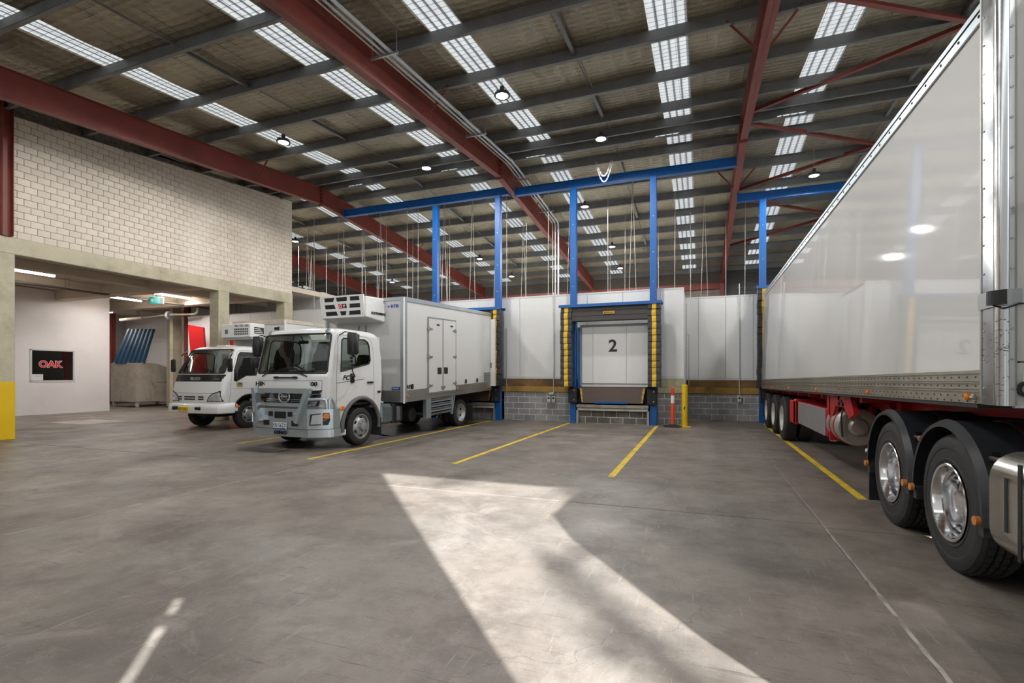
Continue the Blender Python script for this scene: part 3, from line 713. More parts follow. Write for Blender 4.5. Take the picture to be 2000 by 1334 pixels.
mb = MB(); mb.box(-22, DY + .1, 4.15, -.5, YB, 4.22); mb.box(-.5, RY + .1, 4.15, 9.5, YB, 4.22); mb.build('roof_panel', m_panel, wl)
def blocks(parent, x0, x1, y, z0, z1, mt, off=0.0, mort=m_mortar_light, rows=None):
    m_ = MB(); m_.box(x0, y + .004, z0, x1, y + .1, z1); m_.build('mortar_bed', mort, parent)
    z = z0; r = 0
    while z < z1 - .03:
        hh = min(.2, z1 - z); x = x0 - (.2 if r % 2 else 0) - off
        while x < x1 - .02:
            a, b = max(x, x0), min(x + .4, x1)
            if b - a > .03:
                m2 = MB(); d = random.uniform(-.003, .003); m2.cbox((a + .006, y + d, z + .006), (b - .006, y + .06, z + hh - .006), .004); m2.build('block', mt, parent)
            x += .4
        z += .2; r += 1
def edge_beam(parent, x0, x1, y, z0, z1, mt, proud=.0):
    m_ = MB(); m_.cbox((x0, y - proud, z0), (x1, y + .12, z1), .012); m_.build('edge_beam', mt, parent)
for x0, x1, y in [(-8.9, -6.6, DY), (-6.42, -3.98, DY)]:
    blocks(wl, x0, x1, y, 0, .96, m_cmu, off=.07)
blocks(wl, -3.78, -1.5, DY - .3, 0, .42, m_cmu_stained, off=.12)
blocks(wl, -1.28, -.5, DY, 0, .96, m_cmu, off=.2)
mb = MB(); mb.box(-.52, DY, 0, -.42, RY, .96); mb.build('return_wall', m_cmu_stained, wl)
blocks(wr, -.42, 1.78, RY, 0, .88, m_cmu, off=.05)
blocks(wr, 1.95, 5.0, RY, 0, .88, m_cmu, off=.05)
edge_beam(wl, -9.0, -3.98, DY - .02, .97, 1.16, m_ochre, .02); edge_beam(wl, -9.0, -3.98, DY, 1.16, 1.45, m_ochre2)
edge_beam(wl, -1.28, -.45, DY - .02, .97, 1.16, m_cream, .02); edge_beam(wl, -1.28, -.45, DY, 1.16, 1.45, m_cream)
edge_beam(wr, -.45, 5.0, RY - .02, .9, 1.12, m_ochre, .02); edge_beam(wr, -.45, 5.0, RY, 1.12, 1.40, m_ochre2)
for x0, x1 in [(-22.0, -8.9)]:
    mb = MB(); mb.box(x0, DY, 0, x1, DY + .1, 1.45); mb.build('plinth', m_greywall, wl)
# far back white wall beyond the compactor
mb = MB(); mb.box(-34, 19.2, 0, -23.5, 19.3, 4.95); wb = struct(mb.build('wall_bay', m_panel_trim))
for a, b in [(-33.6, -31.2), (-31.2, -28.8), (-28.8, -26.4), (-26.4, -24.0)]:
    for z0, z1 in [(0.1, 3.4), (3.44, 4.9)]:
        m_ = MB(); m_.cbox((a + .01, 19.15, z0), (b - .01, 19.2, z1), .006); m_.build('panel', m_office, wb)
mb = MB(); mb.box(-23.5, 17.6, 0, -15.2, 17.7, 4.95); wg = struct(mb.build('wall_service', m_greywall))

# ---- red steel rafters
def rafter(x, label, brace_ys=(), splice=True):
    t = thing('steel_rafter', label, 'rafter', (x, 0, 0)); b0 = 6.46
    RD = .61
    def zb(y): return zr(y) - .25 - RD
    for a, b in ((YF + .1, RIDGE), (RIDGE, YB - .15)):
        mb = MB()
        mb.hexa([(-.006, a, zb(a)), (.006, a, zb(a)), (.006, b, zb(b)), (-.006, b, zb(b)), (-.006, a, zb(a) + RD), (.006, a, zb(a) + RD), (.006, b, zb(b) + RD), (-.006, b, zb(b) + RD)])
        for dz in (0, RD - .014):
            mb.hexa([(-.09, a, zb(a) + dz), (.09, a, zb(a) + dz), (.09, b, zb(b) + dz), (-.09, b, zb(b) + dz), (-.09, a, zb(a) + dz + .014), (.09, a, zb(a) + dz + .014), (.09, b, zb(b) + dz + .014), (-.09, b, zb(b) + dz + .014)])
        mb.build('i_beam', m_red, t)
    mb = MB(); mb.box(-.1, RIDGE - .025, zb(RIDGE) - .06, .1, RIDGE + .025, zb(RIDGE) + RD + .02)
    sp = mb.build('splice_plate', m_red, t)
    mb = MB()
    for sx in (-.055, .055):
        for k in range(5): mb.cyl((sx, RIDGE - .05, zb(RIDGE) + .05 + k * .125), (sx, RIDGE + .05, zb(RIDGE) + .05 + k * .125), .013, n=6)
    mb.build('bolt', m_steel, sp)
    for y in brace_ys:
        for sgn in (-1, 1):
            mb = MB(); mb.bar((sgn * .06, y, zb(y) + .02), (sgn * .62, y, zr(y) - .16), .045, .006); mb.bar((sgn * .06, y + .02, zb(y) + .02), (sgn * .62, y + .02, zr(y) - .16), .006, .045)
            mb.build('fly_brace', m_red, t)
    for y in (YB - .3,):
        mb = MB(); mb.box(-.09, y - .12, 0, .09, y - .105, zb(y) + .1); mb.box(-.09, y + .105, 0, .09, y + .12, zb(y) + .1); mb.box(-.006, y - .12, 0, .006, y + .12, zb(y) + .1); mb.build('column', m_red, t)
    return t
rafter(RAFT[2], 'red steel rafter running along the top of the painted block wall', (PUR[7], PUR[14]))
rafter(RAFT[3], 'red steel rafter with the bundle of service pipes alongside it', (PUR[6], PUR[12]))
rafter(RAFT[4], 'red steel rafter with red cross bracing on its right side', (PUR[6], PUR[12]))
rafter(RAFT[1], 'red steel rafter beyond the end of the painted block wall', (PUR[14],))
rafter(RAFT[5], 'red steel rafter hidden behind the long white trailer', ())
rafter(RAFT[0], 'red steel rafter lit orange at the far left beyond the block wall', ())
def brace(p0, p1, label):
    mb = MB(); mb.bar(p0, p1, .1, .01); mb.bar((p0[0], p0[1], p0[2] + .05), (p1[0], p1[1], p1[2] + .05), .01, .1)
    return tag(mb.build('roof_brace', m_red, loc=p0), label, 'brace', 'red roof bracing right of the rafter')
zz = lambda y: zr(y) - .28
for (ya, yb, lb) in [(8.85, 13.45, 'red roof brace nearest the camera falling towards the ridge over the trailer'), (13.75, 9.15, 'red roof brace rising towards the camera from the ridge of the rafter'), (14.25, 18.35, 'red roof brace running back from the ridge above the blue beam'), (18.35, 14.6, 'red roof brace rising forward from just above the blue beam'), (18.9, 23.6, 'red roof brace behind the blue post beside the trailer'), (24.0, 19.3, 'pale red roof brace crossing low behind the blue post')]:
    ya, yb = ya * KR, yb * KR; brace((RAFT[4] + .1, ya, zz(ya)), (RAFT[5] - .1, yb, zz(yb)), lb)

# ---- blue dock steelwork
def blue_post(x, y, z1, label):
    t = thing('blue_post', label, 'post', (x, y, 0), 0, 'blue dock posts')
    mb = MB(); mb.cbox((-.1, -.1, 0), (.1, .1, z1), .012); mb.build('shaft', m_blue, t)
    mb = MB(); mb.box(-.13, -.13, 0, .13, .13, .012); mb.build('base_plate', m_blue, t)
    mb = MB()
    for z in (1.0, 3.0, 4.4, 5.3, 6.4): mb.cyl((0, -.108, z), (0, -.1, z), .016, n=8)
    mb.build('bolt', m_steel, t)
    return t
PY = 15.95
blue_post(-8.95, PY, 7.62, 'blue steel post rising behind the white truck body')
blue_post(-6.52, PY, 7.7, 'blue steel post just right of the white truck body')
blue_post(-3.88, PY, 7.62, 'blue steel post on the left side of dock door 2')
blue_post(-1.38, PY, 7.62, 'blue steel post on the right side of dock door 2')
blue_post(1.86, 18.15, 7.28, 'blue steel post beside the rear of the long trailer')
blue_post(4.4, 18.15, 7.28, 'blue steel post hidden behind the long trailer')
def blue_beam(x0, x1, y, z0, label):
    t = thing('blue_beam', label, 'beam', (x0, y, z0)); L = x1 - x0
    mb = MB(); mb.box(0, -.006, 0, L, .006, .26); mb.box(0, -.08, 0, L, .08, .014); mb.box(0, -.08, .246, L, .08, .26); mb.build('i_beam', m_blue, t)
    for xx in (0.0, L - .012):
        mb = MB(); mb.box(xx, -.1, -.03, xx + .012, .1, .29); mb.build('end_plate', m_blue, t)
    return t
blue_beam(-12.95, -6.1, PY, 7.68, 'blue steel beam above the white truck, left of the piped rafter')
blue_beam(-5.9, .95, PY, 7.6, 'blue steel beam over dock door 2 between two red rafters')
blue_beam(1.1, 7.6, 18.15, 7.24, 'blue steel beam above the rear of the long trailer')
# ================================================================ DOCK EQUIPMENT
random.seed(11)
_mb = MB()      # one pleat of a dock seal: a flap overlapping the one below, yellow band down its middle
def _pleat(w, h, d):
    mb = MB(); ov = .035
    prof = [(0, 0), (-d * .93, .004), (-d, .018), (-d * .985, h * .55), (-d * .92, h + ov), (0, h)]     # (y, z)
    xs = [(-w / 2, -w * .17, 0), (-w * .17, w * .17, 1), (w * .17, w / 2, 0)]
    for a, b, mi in xs:
        e = .006 if mi else 0
        vs = [(a, y - e, z) for y, z in prof] + [(b, y - e, z) for y, z in prof]; k = len(prof)
        fs = [tuple(range(k)), tuple(range(k, 2 * k))[::-1]] + [(i, k + i, k + (i + 1) % k, (i + 1) % k) for i in range(k)]
        mb.add(vs, fs, mi)
        if not mi:      # scalloped outer lip
            x0 = a if a < 0 else b; sgn = -1 if a < 0 else 1
            mb.add([(x0, -d * .2, 0), (x0, -d * .9, .0), (x0 + sgn * .02, -d * .55, -.03), (x0 + sgn * .02, -d * .5, h * .6), (x0, -d * .8, h), (x0, -d * .2, h)], [(0, 1, 2), (1, 4, 3, 2), (0, 2, 3, 5), (3, 4, 5)])
    return mb
m_bandyellow = M('scuffed_yellow_band', (226, 178, 22), 0.55, var=0.15, scale=7, dark=(120, 84, 30), dscale=5, damt=0.55, rnd=0.1)
def dock_seal(xl, xr, yb, z0, z1, wl, label, header=True, n=13):
    t = thing('dock_seal', label, 'dock seal', ((xl + xr) / 2, yb, 0)); cx = (xl + xr) / 2
    h = (z1 - z0) / n; me = mesh_of(_pleat(wl, h, .36), 'pleat', [m_vinyl, m_bandyellow])
    for x in (xl + wl / 2, xr - wl / 2):
        mb = MB(); mb.box(x - cx - wl / 2 + .03, -.3, z0 + .01, x - cx + wl / 2 - .03, 0, z1); core = mb.build('pad_core', m_vinyl, t)
        for k in range(n):
            piece('pleat', me, (x - cx + random.uniform(-.006, .006), random.uniform(-.01, .004), z0 + k * h), core, rot=(0, 0, random.uniform(-.03, .03)))
    if header:
        mb = MB(); x0, x1 = xl - cx + wl, xr - cx - wl
        for k in range(3):
            za, zb = z1 - .46 + k * .155, z1 - .46 + (k + 1) * .155
            mb.hexa([(x0, -.34 + k * .012, za), (x1, -.34 + k * .012, za), (x1, 0, za), (x0, 0, za), (x0, -.315 + k * .012, zb + .004), (x1, -.315 + k * .012, zb + .004), (x1, 0, zb + .004), (x0, 0, zb + .004)])
        hd = mb.build('header_pad', M('black_header_pad', (52, 48, 46), 0.6, var=0.2, scale=3), t)
        mb = MB(); mb.box(-.17, -.352, z1 - .27, .17, -.33, z1 - .19); lb = mb.build('warning_label', m_bandyellow, t)
        mb = MB()
        for i in range(7): mb.box(-.14 + i * .042, -.355, z1 - .25, -.14 + i * .042 + .026, -.351, z1 - .21)
        mb.build('small_print', m_black_ink, lb)
    mb = MB(); mb.box(xl - cx - .05, -.38, z1 + .012, xr - cx + .05, 0.02, z1 + .024); mb.box(xl - cx - .05, -.392, z1 - .03, xr - cx + .05, -.38, z1 + .06); mb.box(xl - cx - .05, .02, z1 - .03, xr - cx + .05, .032, z1 + .06)
    mb.build('head_channel', m_blue, t)
    return t
PF = 15.84
dock_seal(-4.2, -1.14, PF, 1.17, 3.70, .36, 'black pleated dock seal with yellow bands around the door numbered 2')
dock_seal(-9.27, -6.28, PF, 1.17, 3.76, .36, 'black pleated dock seal behind the rear of the white truck')
dock_seal(1.68, 4.62, 18.04, 1.14, 4.32, .36, 'black pleated dock seal with yellow band beside the long trailer', n=15)

def dock_door(x0, x1, y, z0, z1, label, num=None):
    cx = (x0 + x1) / 2; t = thing('loading_door', label, 'door', (cx, y, z0)); w = (x1 - x0) / 2; h = z1 - z0
    js = [-w, -w + .36, -w + 1.42, w]
    for a, b in zip(js, js[1:]):
        mb = MB(); mb.cbox((a + .003, -.03, 0.03), (b - .003, .05, h), .004); mb.build('panel', m_panel, t)
    mb = MB(); mb.box(-w - .02, -.045, -.03, w + .02, .05, .03); mb.build('bottom_rail', m_panel_trim, t)
    mb = MB(); mb.box(-w - .05, -.07, h, w + .05, .05, h + .07); mb.box(-w - .05, -.055, -.0, -w, .05, h); mb.box(w, -.055, 0, w + .05, .05, h); mb.build('door_frame', M('grey_door_frame', (142, 140, 140), 0.5), t)
    mb = MB(); mb.box(-w - .12, -.09, -.1, -w - .05, .0, h); mb.build('door_guide', m_blue, t)
    mb = MB(); mb.box(-w, -.05, .055, w, -.028, .07); mb.build('seal_strip', m_black, t)
    if num: text('lettering', num, m_black_ink, t, FRONT((-.04, -.034, 1.25)), .53, .002, bold=.012, sx=1.05)
    return t
dock_door(-3.62, -1.55, 16.02, 1.2, 3.08, 'white loading door with a large black number 2', '2')
dock_door(-8.6, -6.85, 16.02, 1.2, 3.08, 'white loading door behind the white truck body')

def leveller(cx, y, label):
    t = thing('dock_leveller', label, 'dock leveller', (cx, y, 0))
    f = lambda u, v, w: (u, w, v)
    mb = MB(); mb.prism([(-1.02, 1.12), (1.02, 1.12), (.94, .66), (-.94, .66)], lambda u, v, w: (u, -.10 - (1.12 - v) * .12 + w, v), -.03, .0); lip = mb.build('lip_plate', m_brown, t)
    for sg in (-1, 1):
        mb = MB(); mb.prism([(sg * 1.02, 1.12), (sg * .95, 1.12), (sg * .905, .68), (sg * .945, .68)], lambda u, v, w: (u, -.134 - (1.12 - v) * .12 + w, v), -.003, .0); mb.build('edge_stripe', M('flaked_yellow_paint', (214, 178, 50), 0.6, var=0.3, scale=20, dark=(92, 76, 70), dscale=9, damt=1.0), lip)
    mb = MB(); mb.box(-.55, -.215, .645, .5, -.18, .70); mb.build('toe_bar', m_blue, lip)
    mb = MB(); mb.box(-1.04, -.1, 1.12, 1.04, .06, 1.17); mb.build('deck_edge', m_brown, t)
    mb = MB(); mb.cbox((-1.12, -.2, .50), (1.12, 0, .60), .012); mb.build('sill_plate', M('rust_streaked_sill', (150, 146, 136), 0.7, var=0.15, scale=3, dark=(84, 74, 52), dscale=2, damt=0.8), t)
    mb = MB(); mb.cbox((-1.1, -.15, .41), (1.1, 0, .50), .012); mb.build('sill_beam', M('white_worn_sill', (204, 200, 192), 0.7, var=0.12, scale=4, dark=(120, 110, 90), dscale=2, damt=0.6), t)
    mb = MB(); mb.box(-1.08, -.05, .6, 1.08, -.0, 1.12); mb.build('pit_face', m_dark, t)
    for sg in (-1, 1):
        mb = MB(); mb.box(sg * 1.1 - .035, -.14, .0, sg * 1.1 + .035, -.05, .41); mb.build('leg', m_steel, t)
    return t
leveller(-2.63, 15.95, 'brown dock leveller lip hanging below the door numbered 2')
leveller(-7.73, 15.95, 'brown dock leveller behind the rear wheels of the white truck')
def bumper(x, y, z, label):
    t = thing('dock_bumper', label, 'bumper', (x, y, z), 0, 'black dock bumpers')
    mb = MB(); mb.cbox((-.14, -.16, -.25), (.14, 0, .25), .015); mb.build('rubber_block', m_rubber, t)
    mb = MB()
    for zz_ in (-.15, .15): mb.cyl((.05, -.168, zz_), (.05, -.155, zz_), .022, n=8)
    mb.build('bolt', m_steel, t)
bumper(-3.86, PF, .90, 'black rubber bumper at the left of the dock leveller under door 2')
bumper(-1.40, PF, .88, 'black rubber bumper at the right of the dock leveller under door 2')
bumper(-6.55, PF, .90, 'black rubber bumper below the rear corner of the white truck')
bumper(1.92, 18.04, .90, 'black rubber bumper behind the rearmost trailer wheel')

# bollard and traffic post
t = thing('safety_bollard', 'yellow steel bollard with a black nick beside the grey block wall', 'bollard', (-.47, 15.75, 0))
mb = MB(); mb.lathe([(0, 1.25), (.07, 1.25), (.085, 1.235), (.085, 0), (0, 0)], (0, 0, 0), (0, 0, 1), 28); mb.build('tube', m_yellow, t, smooth=40)
mb = MB(); mb.cbox((-.17, -.17, 0), (.17, .17, .016), .004); bpz = mb.build('base_plate', m_yellow, t)
mb = MB(); mb.box(-.02, -.088, .52, .012, -.08, .58); mb.box(-.0, -.088, .56, .02, -.08, .61); mb.build('paint_chip', m_black_ink, t)
t = thing('traffic_post', 'orange plastic traffic post with a white band on a black rubber foot', 'traffic post', (-.80, 15.62, 0))
mb = MB(); mb.lathe([(.055, .07), (.055, .62), (.05, .64), (.048, 1.05), (.052, 1.06), (.052, 1.09), (.02, 1.10), (.02, 1.12), (.05, 1.13), (.05, 1.16), (.03, 1.18), (0, 1.185)], (0, 0, 0), (0, 0, 1), 24); mb.build('post', m_orange, t, smooth=40)
mb = MB(); mb.lathe([(.053, .70), (.054, .705), (.054, .925), (.053, .93)], (0, 0, 0), (0, 0, 1), 24); mb.build('reflective_band', m_white_pt, t, smooth=40)
mb = MB(); mb.lathe([(0, .0), (.27, 0), (.27, .02), (.24, .035), (.12, .06), (.08, .075), (0, .08)], (0, 0, 0), (0, 0, 1), 8); mb.build('foot', m_rubber, t)

# conduits and outlets
def conduit(name, pts, r, mt, label, clips=()):
    o = thing(name, label, 'conduit', pts[-1]); b = Vector(pts[-1])
    mb = MB(); mb.tube([Vector(p) - b for p in pts], r, 8); mb.build('tube', mt, o, smooth=50)
    mb = MB()
    for (x, y, z) in clips: mb.box(x - b.x - .03, y - b.y - .0, z - b.z - .012, x - b.x + .03, y - b.y + .035, z - b.z + .012)
    if clips: mb.build('clip', m_galv, o)
    return o
cl = lambda x, y, zs: [(x, y, z) for z in zs]
conduit('conduit', [(-4.63, 16.215, 4.3), (-4.63, 16.215, .92)], .016, m_galv, 'slim grey conduit down the panel wall to the twin outlets', cl(-4.63, 16.215, (1.6, 2.6, 3.6)))
conduit('conduit', [(-6.36, 16.19, 3.15), (-6.31, 16.19, 3.15), (-6.31, 16.19, 3.08), (-6.31, 16.19, .79)], .018, m_steel, 'short metal pipe on the panel wall next to the blue post', cl(-6.31, 16.2, (1.2, 3.0)))
conduit('conduit', [(1.19, 18.415, 4.6), (1.19, 18.415, .86)], .016, m_galv, 'slim grey conduit down the recessed wall to the single outlet', cl(1.19, 18.415, (1.6, 2.6, 3.6)))
conduit('conduit', [(-.46, 18.2, 2.95), (-.40, 18.2, 2.93), (-.40, 18.2, 1.15)], .018, m_steel, 'steel pipe with a capped top above the yellow bollard', cl(-.40, 18.2, (1.5, 2.5)))
conduit('conduit', [(-.47, 17.6, 3.9), (-.47, 17.6, 1.15)], .014, m_steel, 'thin pipe in the corner of the recessed wall', cl(-.47, 17.6, (1.5, 2.3, 2.45)))
def outlet(x, y, z, label):
    t = thing('power_outlet', label, 'outlet', (x, y, z), 0, 'wall outlets above the block work')
    mb = MB(); mb.cbox((-.06, -.05, -.12), (.06, 0, .1), .012); mb.build('box', m_panel_trim, t)
    mb = MB(); mb.cyl((0, -.058, .03), (0, -.05, .03), .036, n=14); mb.build('socket', m_black, t)
    mb = MB(); mb.cyl((0, -.062, -.07), (0, -.05, -.07), .018, n=10); mb.build('rotary_switch', M('grey_switch', (140, 140, 140), 0.5), t)
outlet(-4.79, 16.22, .74, 'pale power outlet, left one of the pair beside door 2')
outlet(-4.63, 16.22, .74, 'pale power outlet, right one of the pair under the conduit')
outlet(1.19, 18.42, .74, 'single pale power outlet on the recessed block wall')
mb = MB(); mb.cbox((-4.78, 16.15, .88), (-4.62, 16.22, .96), .01); tag(mb.build('junction_box', m_panel_trim, loc=(-4.70, 16.22, .92)), 'small pale junction box above the twin outlets', 'junction box')

# ================================================================ LAMPS
lamp_n = 0
def high_bay(x, y, label, power=1.0, drop=.42):
    """round LED lamp hung from a purlin"""
    x, y = x * KR, y * KR
    zt = zr(y) - .25; z = zt - drop
    t = thing('high_bay_lamp', label, 'lamp', (x, y, z), 0, 'round LED high bay lamps')
    mb = MB(); mb.lathe([(0, .10), (.05, .10), (.06, .075), (.13, .06), (.165, .035), (.175, .0), (.17, -.012), (.135, -.012), (.13, .0), (0, .0)], (0, 0, 0), (0, 0, 1), 28); hs = mb.build('housing', M('dark_lamp_body', (62, 64, 66), 0.5, metal=0.3) if 'dark_lamp_body' not in MATS else MATS['dark_lamp_body'], t, smooth=35)
    mb = MB()
    for k in range(12):
        a = k * PI / 6; mb.bar((.06 * math.cos(a), .06 * math.sin(a), .075), (.15 * math.cos(a), .15 * math.sin(a), .055), .006, .03)
    mb.build('cooling_fin', MATS['dark_lamp_body'], hs)
    mb = MB(); mb.lathe([(0, -.008), (.128, -.008), (.128, -.003), (0, -.003)], (0, 0, 0), (0, 0, 1), 24); mb.build('lens', m_led, t)
    mb = MB(); mb.tube([(0, 0, .10), (0, 0, .15), (.02, 0, .18), (0, 0, .2), (-.02, 0, .18), (0, 0, .15)], .006, 6); mb.tube([(0, 0, .2), (0, 0, drop)], .006, 6); mb.build('hook', m_steel, t)
    mb = MB(); mb.box(-.04, -.03, .12, .04, .03, .2); mb.build('driver_box', MATS['dark_lamp_body'], t)
    ld = bpy.data.lights.new('lamp_light', 'SPOT'); ld.spot_size = R(178); ld.spot_blend = .12; ld.shadow_soft_size = .12; ld.energy = LAMP_W * power; ld.color = (1.0, .985, .965)
    lo = bpy.data.objects.new('lamp_light', ld); C.objects.link(lo); lo.parent = t; lo.location = (0, 0, -.085)
for x, y, lb in [(-3.85, 9.62, 'round LED lamp nearest the camera in front of a skylight'), (-2.4, 12.78, 'round LED lamp just before the ridge above the blue beam'), (-7.49, 12.78, 'round LED lamp left of the piped rafter before the ridge'),
                 (-9.68, 9.62, 'round LED lamp over the white trucks beside a skylight'), (2.93, 16.03, 'round LED lamp shining beside the top of the trailer'), (-3.79, 17.2, 'round LED lamp right of the blue post of door 2'),
                 (-3.57, 21.54, 'round LED lamp beside the last skylights beyond door 2'), (-3.7, 24.7, 'round LED lamp farthest back above door 2'), (-9.76, 21.54, 'round LED lamp between the two left blue posts, higher one'),
                 (-9.35, 24.7, 'round LED lamp between the two left blue posts, lower one'), (-16.32, 24.1, 'round LED lamp low above the truck refrigeration unit'), (-16.6, 17.17, 'round LED lamp at the end edge of the painted block wall'),
                 (-22.76, 24.1, 'round LED lamp farthest left beside the orange lit rafter'), (4.3, 9.62, 'round LED lamp hidden above the long trailer')]:
    high_bay(x, y, lb, drop=.845 if 'beside the top of the trailer' in lb else .42)
high_bay(-9.6, 3.3, 'round LED lamp out of view above the left side of the front bay')
high_bay(-3.0, 3.3, 'round LED lamp out of view above the middle of the front bay')
high_bay(3.4, 3.0, 'added unseen LED lamp that brightens the prime mover and trailer front')  # added out of view to light the prime mover and trailer front
# warm work light behind the far left rafter
def batten(x, y0, y1, z, label):
    t = thing('fluorescent_batten', label, 'light', (x, (y0 + y1) / 2, z), 0, 'fluorescent battens under the slab'); h = (y1 - y0) / 2
    mb = MB(); mb.cbox((-.06, -h, .03), (.06, h, .09), .01); mb.build('housing', m_white_pt, t)
    mb = MB(); mb.cyl((0, -h + .03, .0), (0, h - .03, .0), .04, n=12); mb.build('tube', m_tube, t, smooth=40)
    mb = MB()
    for y in (-h * .6, h * .6): mb.cyl((0, y, .09), (0, y, 4.95 - z), .008, n=6)
    mb.build('drop_rod', m_wire, t)
    ld = bpy.data.lights.new('tube_light', 'AREA'); ld.shape = 'RECTANGLE'; ld.size = .1; ld.size_y = 2 * h; ld.energy = TUBE_W; ld.color = (1, .96, .92); ld.spread = R(175)
    lo = bpy.data.objects.new('tube_light', ld); C.objects.link(lo); lo.parent = t; lo.location = (0, 0, -.06)
batten(-19.8, 8.8, 10.1, 4.78, 'lit fluorescent batten just right of the yellow footed column')
batten(-22.4, 13.0, 14.5, 4.72, 'lit fluorescent batten at the corner of the white room')
batten(-20.3, 13.6, 15.1, 4.80, 'lit fluorescent batten behind the cable tray')
batten(-19.0, 3.0, 4.4, 4.78, 'lit fluorescent batten out of view behind the yellow footed column')
batten(-28.0, 15.2, 16.7, 4.75, 'lit fluorescent batten out of view behind the white room')
t = thing('cable_tray', 'perforated cable tray with cables running under the concrete slab', 'cable tray', (-20.9, 9.0, 4.55))
mb = MB()
for sx in (-.1, .1): mb.box(sx - .004, -2, 0, sx + .004, 8, .05)
mb.build('side_rail', m_wire, t)
mb = MB(); y = -2
while y < 8: mb.box(-.1, y, 0, .1, y + .05, .006); y += .12
mb.build('rung', m_wire, t)
mb = MB()
for k in range(4): mb.tube([(-.06 + k * .04, -2, .02), (-.05 + k * .035, 2, .025), (-.06 + k * .04, 8, .02)], .012, 6)
mb.build('cable', m_black, t)
mb = MB()
for y in (-1, 2, 5, 7.6):
    for sx in (-.11, .11): mb.cyl((sx, y, 0), (sx, y, .4), .006, n=6)
mb.build('drop_rod', m_wire, t)
# emergency exit sign
t = thing('exit_sign', 'green and white lit exit sign hanging under the slab', 'sign', (-20.6, 13.9, 4.43))
t.rotation_euler = (0, 0, R(42))
mb = MB(); mb.cbox((-.24, -.03, 0), (.24, .03, .28), .01); mb.build('sign_case', m_white_pt, t)
mb = MB(); mb.box(-.23, -.034, .01, .11, -.03, .27); mb.build('green_face', m_teal, t)
mb = MB(); mb.box(.11, -.033, .01, .23, -.03, .27); mb.build('white_face', m_exit, t)
f = lambda u, v, w: (u, -.036 + w, v)
mb = MB(); mb.prism([(-.20, .13), (-.13, .21), (-.13, .165), (-.07, .165), (-.07, .10), (-.13, .10), (-.13, .05)], f, -.002, 0); mb.build('arrow', m_exit, t)
mb = MB(); mb.prism([(0, .05), (.07, .05), (.07, .22), (0, .22)], f, -.002, 0)
mb.prism([(-.03, .2), (-.005, .2), (-.005, .17), (-.03, .17)], f, -.002, 0); mb.prism([(-.045, .16), (.0, .16), (.03, .12), (-.0, .11), (.0, .06), (-.025, .06), (-.025, .1), (-.05, .06), (-.06, .07), (-.04, .12)], f, -.003, 0); mb.build('running_figure', m_exit, t)
mb = MB(); mb.cyl((0, 0, .28), (0, 0, .52), .012, n=8); mb.build('drop_rod', m_wire, t)

# ================================================================ SERVICE PIPES along the rafter
pz = lambda y: zr(y) - .50 if y < RIDGE else zr(RIDGE) - .52 - (y - RIDGE) * .07
pg = 'copper and steel service pipes beside the rafter'
for k, (dx, rr, mt, lb) in enumerate([(0.0, .018, m_pvc, 'thin pale pipe nearest the red rafter in the pipe bundle'), (.11, .024, m_galv, 'middle grey pipe of the bundle beside the red rafter'), (.24, .034, m_galv, 'thick outer pipe with expansion loops beside the red rafter')]):
    x = RAFT[3] + .30 + dx; pts = []
    ys = [1.0 + i * .5 for i in range(38)]
    for y in ys: pts.append((x, y, pz(y)))
    pts += [(x, 19.75, pz(19.75) - .02), (x, 19.85, pz(19.85) - .12), (x, 19.85, 4.3)]
    t = thing('service_pipe', lb, 'pipe', (x, 19.85, 4.3), 0, 'service pipes beside the rafter')
    b = Vector((x, 19.85, 4.3)); mb = MB(); mb.tube([Vector(p) - b for p in pts], rr, 8); mb.build('tube', mt, t, smooth=50)
    if k == 2:
        for y in (10.8, 12.7, 14.3):
            mb = MB(); mb.tube([(0, y - 19.85 - .1, pz(y) - 4.3 - .0), (.07, y - 19.85 - .05, pz(y) - 4.3 - .05), (.07, y - 19.85 + .05, pz(y) - 4.3 - .05), (0, y - 19.85 + .1, pz(y) - 4.3)], .026, 8); mb.build('expansion_loop', mt, t, smooth=50)
for y, lb in [(8.0, 'trapeze bracket carrying the pipes nearest the camera'), (12.1, 'trapeze bracket carrying the pipes beside the second lamp row'), (15.7, 'trapeze bracket carrying the pipes just past the ridge'), (18.5, 'trapeze bracket carrying the pipes before they drop')]:
    t = thing('pipe_bracket', lb, 'bracket', (RAFT[3] + .42, y, pz(y) - .05), 0, 'pipe brackets')
    mb = MB(); mb.box(-.3, -.02, -.03, .3, .02, .01); mb.build('crossbar', m_steel, t)
    mb = MB()
    for sx in (-.27, .27): mb.cyl((sx, 0, 0), (sx, 0, zr(y) - .02 - pz(y) + .05), .007, n=6)
    mb.build('threaded_rod', m_steel, t)
    mb = MB()
    for sx in (-.12, -.01, .12): mb.tube([(sx - .04, 0, .01), (sx - .04, 0, .06), (sx, 0, .09), (sx + .04, 0, .06), (sx + .04, 0, .01)], .006, 6)
    mb.build('pipe_clamp', m_steel, t)
# slack chain under the blue beam
t = thing('hanging_chain', 'slack chain looped below the roof in front of the blue beam', 'chain', (-2.7, 14.9, 7.9))
mb = MB()
for (xa, xb, sag, n) in [(-.25, .25, .62, 22), (-.22, .2, .45, 18)]:
    for i in range(n):
        u = (i + .5) / n; x = xa + (xb - xa) * u; z = -sag * (1 - (2 * u - 1) ** 2); sl = 4 * sag * (2 * u - 1) / (xb - xa) * 1.0
        d = Vector((1, 0, sl)).normalized(); nn = Vector((0, 1, 0)) if i % 2 else d.cross(Vector((0, 1, 0)))
        ctr = Vector((x, 0, z)); mb.tube([ctr + d * .045 * math.cos(a) + nn * .018 * math.sin(a) for a in [q * PI / 3 for q in range(6)]], .006, 5, closed=True)
mb.build('link', m_galv, t, fix=False)['kind'] = 'stuff'

